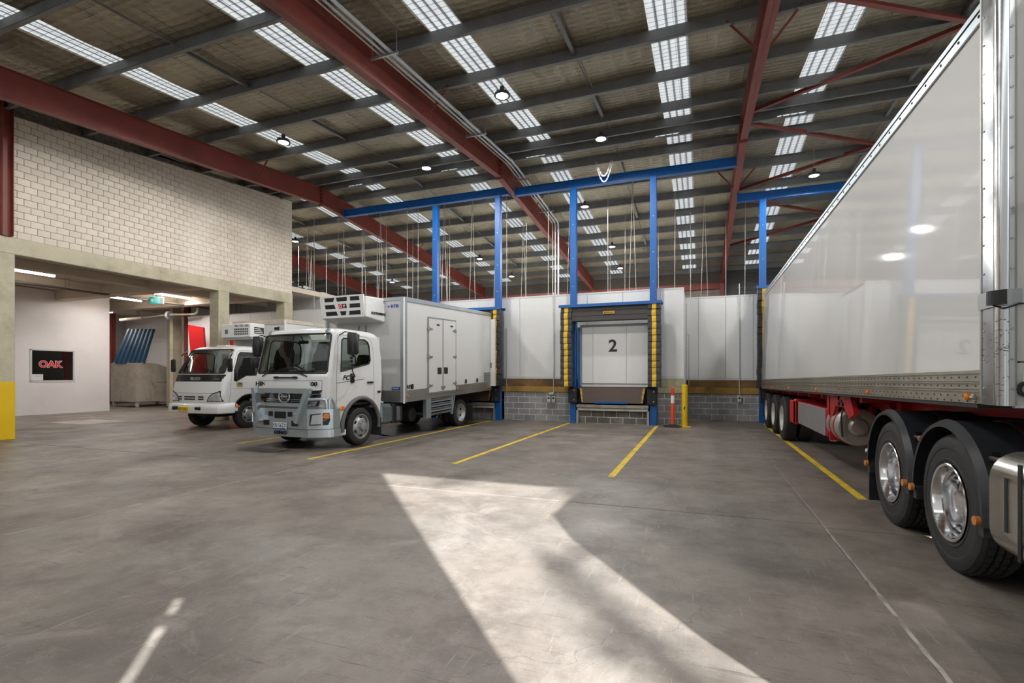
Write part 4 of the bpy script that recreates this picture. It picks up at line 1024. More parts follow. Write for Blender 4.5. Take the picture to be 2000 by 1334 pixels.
t = thing('added_room_light', 'added unseen light that brightens the room behind the dark window', 'light', (OX - 1.6, 12.3, 2.95))  # added light, lifts the dark room behind the glass
mb = MB(); mb.cbox((-.3, -.3, 0), (.3, .3, .05), .01); mb.build('housing', m_white_pt, t)
mb = MB(); mb.box(-.26, -.26, -.006, .26, .26, 0); mb.build('diffuser', emit('added_room_glow', (255, 246, 230), 8.0), t)
# ================================================================ COMPACTOR CORNER
t = thing('waste_compactor', 'chipped cream waste compactor with a raised blue lid', 'compactor', (-25.6, 16.3, 0))
f = lambda u, v, w: (w, u, v)
mb = MB(); mb.prism([(0, .26), (2.3, .26), (2.3, 1.75), (1.4, 2.0), (.9, 2.15), (0, 2.15)], f, -1.9, 0.0); bd = mb.build('hopper', m_creampaint, t)
mb = MB(); mb.box(.0, .9, .9, .03, 2.3, 1.3); mb.box(.0, .75, 1.05, .05, .9, 1.15); mb.build('side_door', m_creampaint, bd)
mb = MB(); mb.box(.03, .95, 1.2, .04, 2.2, 1.215); mb.build('door_slot', m_black, bd)
for x, y in ((-.1, .1), (-1.8, .1), (-.1, 2.2), (-1.8, 2.2)):
    mb = MB(); mb.cbox((x - .06, y - .06, 0), (x + .06, y + .06, .26), .01); mb.build('leg', m_creampaint, t)
A, B, Cc, D = Vector((-1.30, -.25, 2.12)), Vector((.08, .35, 2.12)), Vector((-.16, 1.02, 3.88)), Vector((-1.46, .53, 3.88))
mb = MB(); nx = 14; vs = []; nrm = (B - A).cross(D - A).normalized()
for i in range(nx + 1):
    u = i / nx; off = nrm * (.009 if i % 2 else -.009)
    vs += [A.lerp(B, u) + off, D.lerp(Cc, u) + off, A.lerp(B, u) + off + nrm * .03, D.lerp(Cc, u) + off + nrm * .03]
fs = []
for i in range(nx):
    a, b = 4 * i, 4 * i + 4; fs += [(a, b, b + 1, a + 1), (a + 2, a + 3, b + 3, b + 2), (a, a + 2, b + 2, b), (a + 1, b + 1, b + 3, a + 3)]
fs += [(0, 1, 3, 2), (4 * nx, 4 * nx + 2, 4 * nx + 3, 4 * nx + 1)]
mb.add(vs, fs); mb.build('lid', m_bluelid, t, label='raised blue ribbed lid')
mb = MB(); mb.bar((.02, 1.6, 1.95), (.02, 2.6, 2.9), .04, .04); mb.bar((.02, 2.1, 1.8), (.02, 2.7, 2.2), .04, .04); mb.build('lid_strut', m_black, t)
for u in (0.05, .5, .95):
    p = A.lerp(B, u); mb = MB(); mb.lathe([(.03, -.02), (.05, -.02), (.05, .02), (.03, .02)], (p.x, p.y - .04, 2.14), (0, 1, 0), 12, closed=True); mb.build('hinge', m_galv, t)
t = thing('drain_pipe', 'old cream drain pipe running down beside the compactor', 'pipe', (-24.55, 17.15, 0))
mb = MB(); mb.tube([(0, 0, .05), (0, 0, 4.35), (-.03, .0, 4.45), (-.12, 0, 4.5), (-3.6, 0, 4.42)], .085, 12); mb.build('tube', m_pvc, t, smooth=50)
mb = MB()
for z in (.3, 1.7, 3.4): mb.cyl((0, 0, z), (0, 0, z + .12), .1, n=14)
mb.build('collar', m_pvc, t, smooth=50)
mb = MB(); mb.tube([(0, 0, .25), (.12, -.1, .18), (.2, -.1, .05)], .08, 10); mb.build('elbow', m_pvc, t, smooth=50)
t = thing('sprinkler_pipe', 'grey pipe with a round valve under the slab near the exit sign', 'pipe', (-22.3, 15.6, 4.15))
mb = MB(); mb.tube([(-.5, 0, .1), (.2, 0, .1), (1.1, .2, .1), (1.3, .25, .12), (1.4, .28, .2), (1.4, .28, .5)], .05, 10); mb.build('tube', m_pvc, t, smooth=50)
mb = MB(); mb.lathe([(0, -.07), (.17, -.07), (.19, -.04), (.19, .04), (.17, .07), (0, .07)], (0, 0, .08), (1, .1, 0), 18); mb.build('valve', m_galv, t, smooth=40)
mb = MB(); mb.tube([(-.5, 0, .1), (-2.2, .3, .05), (-2.6, .3, .4)], .035, 8); mb.build('branch', m_pvc, t, smooth=50)
# red skip bin behind the small truck
def skip_bin(x, y, zt, label):
    t = thing('skip_bin', label, 'bin', (x, y, 0))
    mb = MB(); mb.prism([(-.2, .1), (.27, .1), (.32, 1.3), (-.26, 1.3)], lambda u, v, w: (u, w, v), -.55, .42); mb.build('tub', m_redplastic, t)
    for k in range(3):
        x0 = -.43 + k * .285; mb = MB(); dz = k * .05
        mb.add([(x0 + .06, .30, 1.3), (x0 + .25, .36, 1.3), (x0 + .245, .18, zt - dz), (x0 - .01, .10, zt + .03 - dz), (x0 + .06, .38, 1.3), (x0 + .25, .44, 1.3), (x0 + .245, .26, zt - dz), (x0 - .01, .18, zt + .03 - dz)], [(0, 1, 2, 3), (7, 6, 5, 4), (0, 4, 5, 1), (1, 5, 6, 2), (2, 6, 7, 3), (3, 7, 4, 0)])
        mb.build('lid_rib', m_redplastic, t)
    for xx in (-.15, .2):
        mb = MB(); mb.cyl((xx, -.45, .1), (xx, -.55, .1), .1, n=14); mb.build('wheel', m_rubber, t)
skip_bin(-20.55, 15.4, 3.72, 'red plastic bin with its ribbed lid standing up left of the concrete column')
skip_bin(-18.35, 15.6, 3.15, 'second red plastic bin showing right of the concrete column under the refrigeration unit')
# pipes on the grey service wall
for x, lb in [(-20.6, 'grey conduit on the service wall left of the red bin'), (-20.3, 'grey conduit on the service wall nearest the red bin')]:
    mb = MB(); mb.cyl((x, 17.55, 1.0), (x, 17.55, 4.9), .04, n=8); tag(mb.build('conduit', m_greywall, loc=(x, 17.55, 1.0)), lb, 'conduit')
mb = MB(); mb.cbox((-20.0, 17.45, 3.55), (-18.6, 17.6, 3.68), .02); tag(mb.build('cable_duct', m_greywall, loc=(-19.3, 17.6, 3.6)), 'grey horizontal duct on the service wall above the red bin', 'duct')
# ================================================================ VEHICLE HELPERS
def interp(levels, z):
    if z <= levels[0][0]: return levels[0][1:]
    for a, b in zip(levels, levels[1:]):
        if z <= b[0]:
            t = (z - a[0]) / (b[0] - a[0]); return tuple(p + (q - p) * t for p, q in zip(a[1:], b[1:]))
    return levels[-1][1:]
class Cab:
    """a cab skin lofted through plan curves; levels: (z, half width, y front, y rear, corner radius, front bulge)"""
    def __init__(s, levels): s.lv = levels
    def fy(s, x, z):
        w, yf, yr, rc, bu = interp(s.lv, z); x = abs(x)
        if x <= w - rc: return yf - bu * (1 - (x / (w - rc)) ** 2)
        d = min(x - (w - rc), rc); return yf + rc - math.sqrt(max(rc * rc - d * d, 0))
    def sx(s, y, z):
        w, yf, yr, rc, bu = interp(s.lv, z)
        if y >= yf + rc: return w
        d = min(yf + rc - y, rc); return w - rc + math.sqrt(max(rc * rc - d * d, 0))
    def ring(s, z, ns, nc, nf):
        w, yf, yr, rc, bu = interp(s.lv, z); pts = []
        for i in range(ns): pts.append((-w, yr + (yf + rc - yr) * i / ns))
        for i in range(nc): a = PI / 2 * i / nc; pts.append((-w + rc - rc * math.cos(a), yf + rc - rc * math.sin(a)))
        for i in range(nf + 1):
            x = -(w - rc) + 2 * (w - rc) * i / nf; pts.append((x, yf - bu * (1 - (x / (w - rc)) ** 2)))
        for i in range(1, nc + 1): a = PI / 2 * i / nc; pts.append((w - rc + rc * math.sin(a), yf + rc - rc * math.cos(a)))
        for i in range(1, ns + 1): pts.append((w, yf + rc + (yr - yf - rc) * i / ns))
        return [Vector((x, y, z)) for x, y in pts]
    def loft(s, front_win, side_win, arch=None, ns=44, nc=7, nf=56, dz=.03, panel=None):
        zs = []; lo = s.lv[0][0]
        for a, b in zip(s.lv, s.lv[1:]):
            n = max(1, int((b[0] - a[0]) / dz + .5)); zs += [a[0] + (b[0] - a[0]) * i / n for i in range(n)]
        zs.append(s.lv[-1][0]); rings = [s.ring(z, ns, nc, nf) for z in zs]; n = len(rings[0]); vs = [v for r in rings for v in r]
        body, fg, sgl, sgr, pn = [], [], [], [], []
        for j in range(len(zs) - 1):
            for i in range(n - 1):
                f = (j * n + i, j * n + i + 1, (j + 1) * n + i + 1, (j + 1) * n + i); c = sum((vs[k] for k in f), Vector()) / 4
                frontish = ns + 1 <= i < n - 1 - ns - 1
                if frontish and inpoly(c.x, c.z, front_win): fg.append(f); continue
                if not frontish and side_win and inpoly(c.y, c.z, side_win): (sgl if c.x < 0 else sgr).append(f); continue
                if not frontish and arch and (c.y - arch[0]) ** 2 + (c.z - arch[1]) ** 2 < arch[2] ** 2: continue
                if panel and frontish and inpoly(c.x, c.z, panel): pn.append(f); continue
                body.append(f)
        top = (len(zs) - 1) * n; body.append(tuple(range(top, top + n)))
        def part(fs):
            mb = MB(); used = {}; 
            for f in fs:
                g = []
                for k in f:
                    if k not in used: used[k] = len(mb.v); mb.v.append(tuple(vs[k]))
                    g.append(used[k])
                mb.f.append(tuple(g)); mb.m.append(0)
            return mb
        return part(body), part(fg), part(sgl), part(sgr), part(pn)
    def on_front(s, poly, off=0.0, step=.04):
        out = []
        for a, b in zip(poly, poly[1:] + poly[:1]):
            n = max(1, int(math.dist(a, b) / step))
            for i in range(n):
                x = a[0] + (b[0] - a[0]) * i / n; z = a[1] + (b[1] - a[1]) * i / n; out.append((x, s.fy(x, z) - off, z))
        return out
    def on_side(s, poly, sg, off=0.0, step=.04, closed=True):
        out = []; pp = list(zip(poly, poly[1:] + poly[:1])) if closed else list(zip(poly, poly[1:]))
        for a, b in pp:
            n = max(1, int(math.dist(a, b) / step))
            for i in range(n):
                y = a[0] + (b[0] - a[0]) * i / n; z = a[1] + (b[1] - a[1]) * i / n; out.append((sg * (s.sx(y, z) + off), y, z))
        if not closed: out.append((sg * (s.sx(*poly[-1]) + off), poly[-1][0], poly[-1][1]))
        return out
    def decal(s, poly, th=.004, off=.001):
        """thin raised plate hugging the front, poly in (x,z), cut in vertical ribbons"""
        mb = MB(); x0 = min(p[0] for p in poly); x1 = max(p[0] for p in poly); n = max(2, int((x1 - x0) / .05)); rows = []
        def span(x):
            zs = []
            for a, b in zip(poly, poly[1:] + poly[:1]):
                if a[0] == b[0]:
                    if abs(a[0] - x) < 1e-6: zs += [a[1], b[1]]
                elif min(a[0], b[0]) - 1e-9 <= x <= max(a[0], b[0]) + 1e-9: zs.append(a[1] + (b[1] - a[1]) * (x - a[0]) / (b[0] - a[0]))
            return min(zs), max(zs)
        m = 6; vs = []
        for i in range(n + 1):
            x = x0 + (x1 - x0) * i / n; lo, hi = span(x)
            for j in range(m + 1):
                z = lo + (hi - lo) * j / m; vs.append((x, s.fy(x, z) - off - th, z))
        k = m + 1; mb.add(vs, [(i * k + j, (i + 1) * k + j, (i + 1) * k + j + 1, i * k + j + 1) for i in range(n) for j in range(m)])
        return mb
def loft_objs(cab, t, front_win, side_win, arch, mt, glass, sglass, panel=None, pm=None, r=.016, extra=True):
    b, fg, gl, gr, pn = cab.loft(front_win, side_win, arch, panel=panel)
    body = b.build('cab_shell', mt, t, smooth=38, fix=False)
    if fg.f: fg.build('windscreen', glass, t, smooth=40, fix=False)
    for sg, g in ((-1, gl), (1, gr)):
        if g.f:
            g.build('side_window', sglass, t, smooth=40, fix=False)
            mb = MB(); mb.tube(cab.on_side(side_win, sg, -.002), r, 6, closed=True); mb.build('window_seal', m_black, t, smooth=60, fix=False)
    mb = MB(); mb.tube(cab.on_front(front_win, -.002), r * 1.25, 6, closed=True); mb.build('windscreen_seal', m_black, t, smooth=60, fix=False)
    if pn.f: pn.build('front_panel', pm, t, smooth=40, fix=False)
    return body
def groove(cab, t, poly, sg, closed=False, r=.004):
    mb = MB(); mb.tube(cab.on_side(poly, sg, -.001, closed=closed), r, 5, closed=closed); return mb.build('shut_line', m_black, t, fix=False)

def wheel(parent, xo, y, Rr, w, sg, rim, style, tread=False, dual=False, name='wheel', rr=None):
    """xo: outer face, sg: outward direction; tyre is the wheel mesh, rim and hub are its sub-parts"""
    o, ax = (xo, y, Rr), (sg, 0, 0); rb = rr or (Rr * .57)
    mb = MB()
    g = []
    for q in range(1, 4):
        h = -w + .05 + (w - .1) * q / 4; g += [(Rr, h - .006), (Rr - .012, h - .005), (Rr - .012, h + .005), (Rr, h + .006)]
    prof = [(rb, -w + .03), (rb + .03, -w + .008), (Rr - .07, -w - .004), (Rr - .018, -w + .012), (Rr, -w + .035)] + g + [(Rr, -.035), (Rr - .018, -.012), (Rr - .07, .004), (Rr - .10, .001), (Rr - .105, -.003), (rb + .05, -.003), (rb + .045, .001), (rb + .02, -.004), (rb, -.02)]
    mb.lathe(prof, o, ax, 44, closed=True); ty = mb.build(name, m_tyre, parent, smooth=32)
    if tread:
        mb = MB(); n = 46
        for i in range(n):
            a = 2 * PI * i / n; c, s_ = math.cos(a), math.sin(a)
            for q in range(4):
                h0 = -w + .045 + (w - .09) * q / 4 + .008; h1 = -w + .045 + (w - .09) * (q + 1) / 4 - .008; a2 = a + (.04 if q % 2 else 0) ; da = 2 * PI / n * .36
                pts = []
                for (r_, hh) in ((Rr - .004, 0), (Rr + .010, 1)):
                    for (aa, h) in ((a2 - da, h0), (a2 + da, h0), (a2 + da + (.02 if q % 2 else -.02), h1), (a2 - da + (.02 if q % 2 else -.02), h1)):
                        pts.append((xo + sg * h, y + r_ * math.cos(aa), Rr + r_ * math.sin(aa)))
                mb.hexa(pts)
        tr = mb.build('tread', m_tyre, ty); tr['kind'] = 'stuff'
    mb = MB(); k = rb
    if style == 'deep':
        prof = [(k + .006, -.004), (k + .012, .004), (k + .004, .010), (k - .012, .006), (k - .022, -.02), (k - .03, -.05), (k - .05, -.055), (k - .058, -.15), (k - .075, -.17), (k * .52, -.185), (k * .5, -.14), (k * .47, -.125)]
    elif style == 'front':
        prof = [(k + .006, -.006), (k + .008, .004), (k - .006, .004), (k - .016, -.02), (k - .03, -.045), (k - .05, -.035), (k * .62, .018), (k * .5, .022)]
    else:
        prof = [(k + .006, -.006), (k + .008, .004), (k - .006, .004), (k - .02, -.03), (k - .035, -.085), (k - .05, -.10), (k * .6, -.12), (k * .5, -.115)]
    mb.lathe(prof, o, ax, 40); rm = mb.build('rim', rim, ty, smooth=30)
    d0 = prof[-1][1]; mb = MB()
    if style == 'deep':
        mb.lathe([(k * .47, d0), (k * .46, d0 + .01), (k * .34, d0 + .012), (k * .32, d0 + .06), (k * .14, d0 + .07), (0, d0 + .07)], o, ax, 28)
    else:
        mb.lathe([(k * .5, d0), (k * .34, d0 + .006), (k * .30, d0 + .05), (k * .14, d0 + .06), (0, d0 + .06)], o, ax, 28)
    mb.build('hub', rim, ty, smooth=30)
    mb = MB(); nb = 10 if style == 'deep' else 8
    for i in range(nb):
        a = 2 * PI * i / nb; r_ = k * .40; p = Vector((xo + sg * (d0 + .0), y + r_ * math.cos(a), Rr + r_ * math.sin(a))); mb.cyl(p, p + Vector((sg * (.02 if style == 'deep' else .035), 0, 0)), .011 if style == 'deep' else .014, n=6)
    mb.build('wheel_nut', m_steel, ty)
    mb = MB(); nh = 10 if style == 'deep' else 6; rh = k * .70
    for i in range(nh):
        a = 2 * PI * (i + .5) / nh
        hh = {'deep': -.174, 'front': -.012, 'rear': -.108}[style]
        p = Vector((xo + sg * (hh - .01), y + rh * math.cos(a), Rr + rh * math.sin(a))); mb.cyl(p, p + Vector((sg * .022, 0, 0)), .03 if style == 'deep' else .036, n=12)
    mb.build('hand_hole', m_dark, ty)
    if dual:
        mb = MB(); oi = (xo - sg * (w + .045), y, Rr)
        mb.lathe([(rb, -w + .02), (Rr - .06, -w), (Rr, -w + .035), (Rr, -.035), (Rr - .06, .0), (rb, -.02)], oi, ax, 36, closed=True); mb.build('inner_tyre', m_tyre, ty, smooth=32)
    return ty

# ================================================================ WHITE RIGID TRUCK AT DOCK 1
HX, HY, HA = -8.03, 9.16, R(-2)
t = T = thing('rigid_truck', 'white refrigerated rigid truck with an alloy bull bar backed onto the dock', 'truck', (HX, HY, 0), HA)
cab = Cab([(.38, 1.02, -.96, .62, .11, .08), (.6, 1.04, -.98, .66, .11, .09), (1.1, 1.055, -.98, .70, .10, .11), (1.5, 1.05, -.96, .72, .09, .12), (1.56, 1.045, -.93, .72, .085, .12), (1.9, 1.03, -.86, .72, .08, .12),
           (2.3, 1.00, -.77, .68, .085, .12), (2.40, .985, -.74, .64, .10, .11), (2.46, .95, -.69, .57, .13, .09), (2.50, .89, -.62, .46, .15, .06), (2.525, .80, -.50, .30, .17, .04), (2.54, .62, -.28, .10, .17, .02)])
HW = [(-.955, 1.60), (-.92, 1.56), (.92, 1.56), (.955, 1.60), (.915, 2.34), (.88, 2.385), (-.88, 2.385), (-.915, 2.34)]
SW = [(-.63, 1.60), (-.56, 2.24), (-.50, 2.30), (.18, 2.31), (.28, 2.26), (.32, 2.16), (.33, 1.86), (.28, 1.78)]
loft_objs(cab, t, HW, SW, (0, .42, .60), m_truck, m_glass, m_glass_side)
for sg in (-1, 1):
    groove(cab, t, [(-.76, .52), (-.76, 1.5), (-.67, 2.30), (-.58, 2.37), (.25, 2.38), (.40, 2.3), (.44, 2.1), (.44, .98), (.40, .93)], sg)
    groove(cab, t, [(-.76, 1.36), (.1, 1.44)], sg, r=.006)
    mb = MB(); mb.tube([(sg * (1.05 + .012), .61 * math.cos(a), .42 + .61 * math.sin(a)) for a in [R(-8 + 196 * i / 30) for i in range(31)]], .045, 8); mb.build('wheel_arch', M('grey_arch_plastic', (104, 106, 108), 0.6) if 'grey_arch_plastic' not in MATS else MATS['grey_arch_plastic'], t, smooth=50)
    mb = MB(); mb.cbox((sg * 1.0 - .05, -.98, .26), (sg * 1.0 + .05, -.46, .40), .02); mb.build('step', m_truck, t)
    mb = MB(); mb.cbox((sg * 1.055 - .008, -.80, .38), (sg * 1.055 + .0, -.5, .42), .004); mb.build('step_tread', m_black, t)
    mb = MB(); mb.cbox((sg * 1.04, -.66, .80), (sg * 1.075, -.54, .88), .01); mb.build('indicator', m_amber, t, label='amber side indicator')
    mb = MB(); mb.cbox((sg * 1.04, -.86, .30), (sg * 1.056, -.80, .36), .004); mb.build('reflector', m_amber, t)
    mb = MB(); mb.cbox((sg * 1.05, .19, 1.345), (sg * 1.085, .40, 1.385), .012); mb.build('door_handle', m_black, t)
    mb = MB(); mb.cbox((sg * 1.04, .56, 1.12), (sg * 1.075, .66, 1.17), .008); mb.build('vent', m_black, t)
    # mirrors on arms ahead of the door
    mx = sg * 1.34; my = -.62
    mb = MB(); mb.tube([(sg * 1.0, -.62, 2.36), (sg * 1.18, -.66, 2.42), (mx, my, 2.40), (mx, my, 1.60), (sg * 1.22, -.40, 1.50), (sg * 1.08, -.29, 1.48)], .013, 8); mb.cbox((sg * 1.03, -.35, 1.36), (sg * 1.085, -.24, 1.56), .015); arm = mb.build('mirror_arm', m_black, t, smooth=50)
    mb = MB(); mb.lathe([(0, -.23), (.085, -.225), (.105, -.2), (.11, 0), (.105, .2), (.085, .225), (0, .23)], (mx, my, 2.17), (0, 0, 1), 18); mi = mb.build('mirror', m_black, t, smooth=40)
    mb = MB(); mb.box(mx - .09, my + .075, 1.97, mx + .09, my + .112, 2.37); mb.build('mirror_glass', m_chrome, mi)
    if sg < 0:
        mb = MB(); mb.lathe([(0, -.12), (.09, -.115), (.11, -.09), (.11, .09), (.09, .115), (0, .12)], (mx - .01, my - .02, 1.80), (0, 0, 1), 18); mb.build('wide_mirror', m_black, t, smooth=40)
    else:
        mb = MB(); mb.cbox((mx - .07, my - .04, 1.72), (mx + .07, my + .05, 1.93), .03); mb.build('wide_mirror', m_glass_dark, t)
        mb = MB()
        for z in (1.76, 1.84, 1.90): mb.box(mx - .05, my - .055, z, mx + .04, my - .04, z + .012)
        mb.build('mirror_clamp', m_steel, t)
    mb = MB(); mb.lathe([(0, .02), (.05, .018), (.06, 0)], (sg * .80, cab.fy(.80, 2.42) - .0, 2.445), (0, -1, .6), 14); mb.build('marker_lamp', m_lens, t)
mb = MB(); mb.box(-1.0, .70, .9, 1.0, .72, 1.72); mb.box(-1.0, .66, 2.24, 1.0, .70, 2.40); mb.box(-1.0, .69, 1.7, -.72, .71, 2.26); mb.box(.72, .69, 1.7, 1.0, .71, 2.26); mb.build('cab_back', m_truck, t)
mb = MB(); mb.box(-1.0, -.8, .88, 1.0, .7, .92); mb.build('cab_floor', m_dash, t)
mb = MB(); mb.prism([(-.90, 1.02), (-.90, 1.54), (-.78, 1.60), (-.52, 1.62), (-.42, 1.54), (-.40, 1.02)], lambda u, v, w: (w, u, v), -.96, .96); mb.build('dashboard', m_dash, t)
mb = MB(); mb.lathe([(0, .1), (.16, .09), (.26, .03), (.30, -.05)], (-.48, -.60, 1.58), (0, -.2, 1), 20); mb.build('instrument_hood', M('brown_hood', (60, 44, 40), 0.6), t, smooth=60)
sw = MB(); ctr = Vector((-.48, -.30, 1.62)); nrm = Vector((0, .55, .8)).normalized(); ux = Vector((1, 0, 0)); uy = nrm.cross(ux)
sw.tube([ctr + (ux * math.cos(a) + uy * math.sin(a)) * .22 for a in [2 * PI * i / 28 for i in range(28)]], .014, 8, closed=True)
for a in (R(-20), R(200), R(90)): sw.bar(ctr, ctr + (ux * math.cos(a) + uy * math.sin(a)) * .22, .03, .012)
sw.cyl(ctr - nrm * .5, ctr + nrm * .02, .035, n=10); sw.build('steering_wheel', m_black, t, smooth=50)
def seat(x, y, z, t, h=.0):
    mb = MB()
    out = [(-.24, 0), (-.25, .30), (-.23, .48), (-.15, .58), (-.14, .70), (-.10, .78), (.10, .78), (.14, .70), (.15, .58), (.23, .48), (.25, .30), (.24, 0)]
    mb.prism(out, lambda u, v, w: (x + u, y + .12 + v * .14 + w, z + .42 + v), -.07, .07); mb.cbox((x - .25, y - .32, z + .26), (x + .25, y + .2, z + .44), .05); mb.cbox((x - .2, y - .25, z), (x + .2, y + .15, z + .28), .03)
    return mb.build('seat', m_seat, t, smooth=40)
seat(-.42, .24, 1.12, t); seat(.60, .42, .80, t)
mb = MB(); mb.bar((.0, -.80, 1.63), (.22, -.52, 1.66), .16, .01); mb.box(-.16, -.75, 1.62, .0, -.62, 1.65); mb.build('paper', m_paper, t)
mb = MB(); mb.cbox((-.14, -.62, 2.20), (.14, -.58, 2.27), .015); mb.cyl((0, -.6, 2.26), (0, -.68, 2.36), .01, n=6); mb.build('interior_mirror', m_black, t)
mb = MB(); mb.cyl((-.11, cab.fy(.1, 1.8) + .06, 1.62), (-.02, cab.fy(0, 2.3) + .05, 2.36), .006, n=6); mb.build('aerial', m_black, t)
# front face
G = [(-.66, 1.21), (.66, 1.21), (.56, .93), (-.56, .93)]
cab.decal(G, .012).build('grille', m_lamp_dark, t, smooth=40)
mb = MB()
for z in (.98, 1.02): mb.tube([(x, cab.fy(x, z) - .018, z) for x in [-.55 + i * .1 for i in range(12)]], .008, 6)
mb.tube([(x, cab.fy(x, 1.19) - .016, 1.19) for x in [-.62 + i * .1 for i in range(13)]], .007, 6); mb.build('grille_bar', m_chrome, t)
ey = cab.fy(0, 1.09) - .03      # oval maker's badge with an H bar
mb = MB(); mb.tube([(.145 * math.cos(a), ey, 1.085 + .125 * math.sin(a)) for a in [2 * PI * i / 36 for i in range(36)]], .017, 8, closed=True)
mb.tube([(-.105, ey, 1.16), (-.075, ey, 1.12), (0, ey, 1.108), (.075, ey, 1.12), (.105, ey, 1.16)], .011, 6); mb.tube([(-.105, ey, 1.01), (-.075, ey, 1.05), (0, ey, 1.062), (.075, ey, 1.05), (.105, ey, 1.01)], .011, 6)
mb.box(-.10, ey - .008, 1.072, .10, ey + .008, 1.098); mb.build('badge', m_chrome, t, smooth=50)
mb = MB(); mb.cyl((0, ey + .012, 1.085), (0, ey + .022, 1.085), .14, n=24); mb.build('badge_plate', m_lamp_dark, t)
mb = MB(); pts = [(x, cab.fy(x, 1.40 + .02 * abs(x)) - .001, 1.40 + .02 * abs(x)) for x in [-.88 + i * .08 for i in range(23)]]; mb.tube(pts, .004, 5)
for sg in (-1, 1): mb.tube([(sg * .88, cab.fy(.88, z) - .001, z) for z in (1.418, 1.3, 1.2)] + [(sg * .84, cab.fy(.84, 1.0) - .001, 1.0)], .004, 5)
mb.build('shut_line', m_black, t, fix=False)
mb = MB(); mb.tube([(x, cab.fy(x, 1.475) - .03, 1.475) for x in [-.26 + i * .065 for i in range(9)]], .014, 8)
for sg in (-1, 1): mb.cbox((sg * .26 - .06, cab.fy(.26, 1.475) - .045, 1.455), (sg * .26 + .06, cab.fy(.26, 1.475), 1.50), .01)
mb.build('grab_handle', m_black, t, smooth=50)
for x0, x1, z1 in ((-.72, -.35, 1.66), (.55, .08, 1.68)):
    mb = MB(); mb.tube([(x0, cab.fy(x0, 1.50) - .02, 1.50), ((x0 + x1) / 2, cab.fy((x0 + x1) / 2, 1.56) - .045, 1.58), (x1, cab.fy(x1, z1) - .03, z1)], .012, 6); mb.bar((x0 + (x1 - x0) * .35, cab.fy(x0, 1.58) - .03, 1.565), (x1 * 1.35 - .0, cab.fy(x1, 1.72) - .026, 1.70), .02, .016); mb.build('wiper', m_black, t)
text('lettering', 'HINO', m_black_ink, t, FRONT((-.70, cab.fy(.70, 1.335) - .006, 1.34)), .13, .003, sx=1.35, bold=.003)
text('lettering', '500', m_black_ink, t, FRONT((.66, cab.fy(.66, 1.335) - .006, 1.34)), .12, .003, sx=1.5, shear=.1, bold=.003)
text('lettering', 'FC', m_black_ink, t, RIGHT((1.058, -.49, 1.47)), .13, .002, shear=.35, sx=1.35, bold=.003)
text('lettering', '1124', m_black_ink, t, RIGHT((1.052, -.50, .64)), .10, .002, shear=.2, sx=1.3, bold=.003)
for sg in (-1, 1):
    cab.decal([(sg * .56, 1.12), (sg * .88, 1.14), (sg * .84, .90), (sg * .55, .88)] if sg > 0 else [(-.88, 1.14), (-.56, 1.12), (-.55, .88), (-.84, .90)], .015).build('headlamp_recess', m_lamp_dark, t, smooth=40)
    cab.decal([(sg * .60, .98), (sg * .82, 1.0), (sg * .78, .90), (sg * .58, .885)] if sg > 0 else [(-.82, 1.0), (-.60, .98), (-.58, .885), (-.78, .90)], .03).build('headlamp', m_lens, t, smooth=40)
    cab.decal([(sg * .58, 1.20), (sg * .90, 1.22), (sg * .89, 1.15), (sg * .57, 1.14)] if sg > 0 else [(-.90, 1.22), (-.58, 1.20), (-.57, 1.14), (-.89, 1.15)], .01).build('air_intake', m_lamp_dark, t, smooth=40)
# alloy bull bar
bplan = [(-1.09, -.70), (-1.09, -.90), (-.96, -1.07), (-.72, -1.22), (.72, -1.22), (.96, -1.07), (1.09, -.90), (1.09, -.70)]
mb = MB(); mb.strip(bplan, .44, .84, .02); bp = mb.build('bull_bar', m_alu, t, smooth=25)
mb = MB(); mb.strip([(x * 1.0, y + .02) for x, y in bplan], .27, .43, .02); mb.add([(x, y, .84) for x, y in bplan] + [(x * .93, y + .10, .88) for x, y in bplan], [(i, i + 1, 9 + i, 8 + i) for i in range(7)]); mb.build('lower_valance', m_alu, bp, smooth=25)
mb = MB()
for sg in (-1, 1):
    mb.bar((sg * .74, -1.20, 1.25), (sg * .50, -1.26, .56), .085, .14, up=(0, 1, 0)); 
mb.bar((-.77, -1.20, 1.205), (.77, -1.20, 1.205), .07, .10); mb.bar((-.62, -1.22, .93), (.62, -1.22, .93), .06, .055)
mb.build('upper_hoop', m_alu, bp)
mb = MB()
for sg in (-1, 1):
    mb.tube([(sg * .66, -1.19, 1.03), (sg * .85, -1.12, 1.04), (sg * .96, -1.04, 1.04), (sg * 1.0, -1.01, 1.02), (sg * 1.02, -1.0, .84)], .032, 10)
    mb.tube([(sg * 1.04, -.95, .84), (sg * 1.03, -.95, 1.02), (sg * 1.04, -.91, 1.06), (sg * 1.06, -.86, 1.0), (sg * 1.08, -.80, .84)], .036, 10)
mb.build('side_hoop', m_alu, bp, smooth=50)
mb = MB()
for x0, x1, z0, z1 in [(-.47, -.30, .49, .60), (.30, .48, .49, .60), (-.33, -.20, .68, .78), (.20, .33, .68, .78), (-.16, .16, .64, .78)]: mb.cbox((x0, -1.232, z0), (x1, -1.21, z1), .012)
mb.build('bumper_slot', m_black, bp)
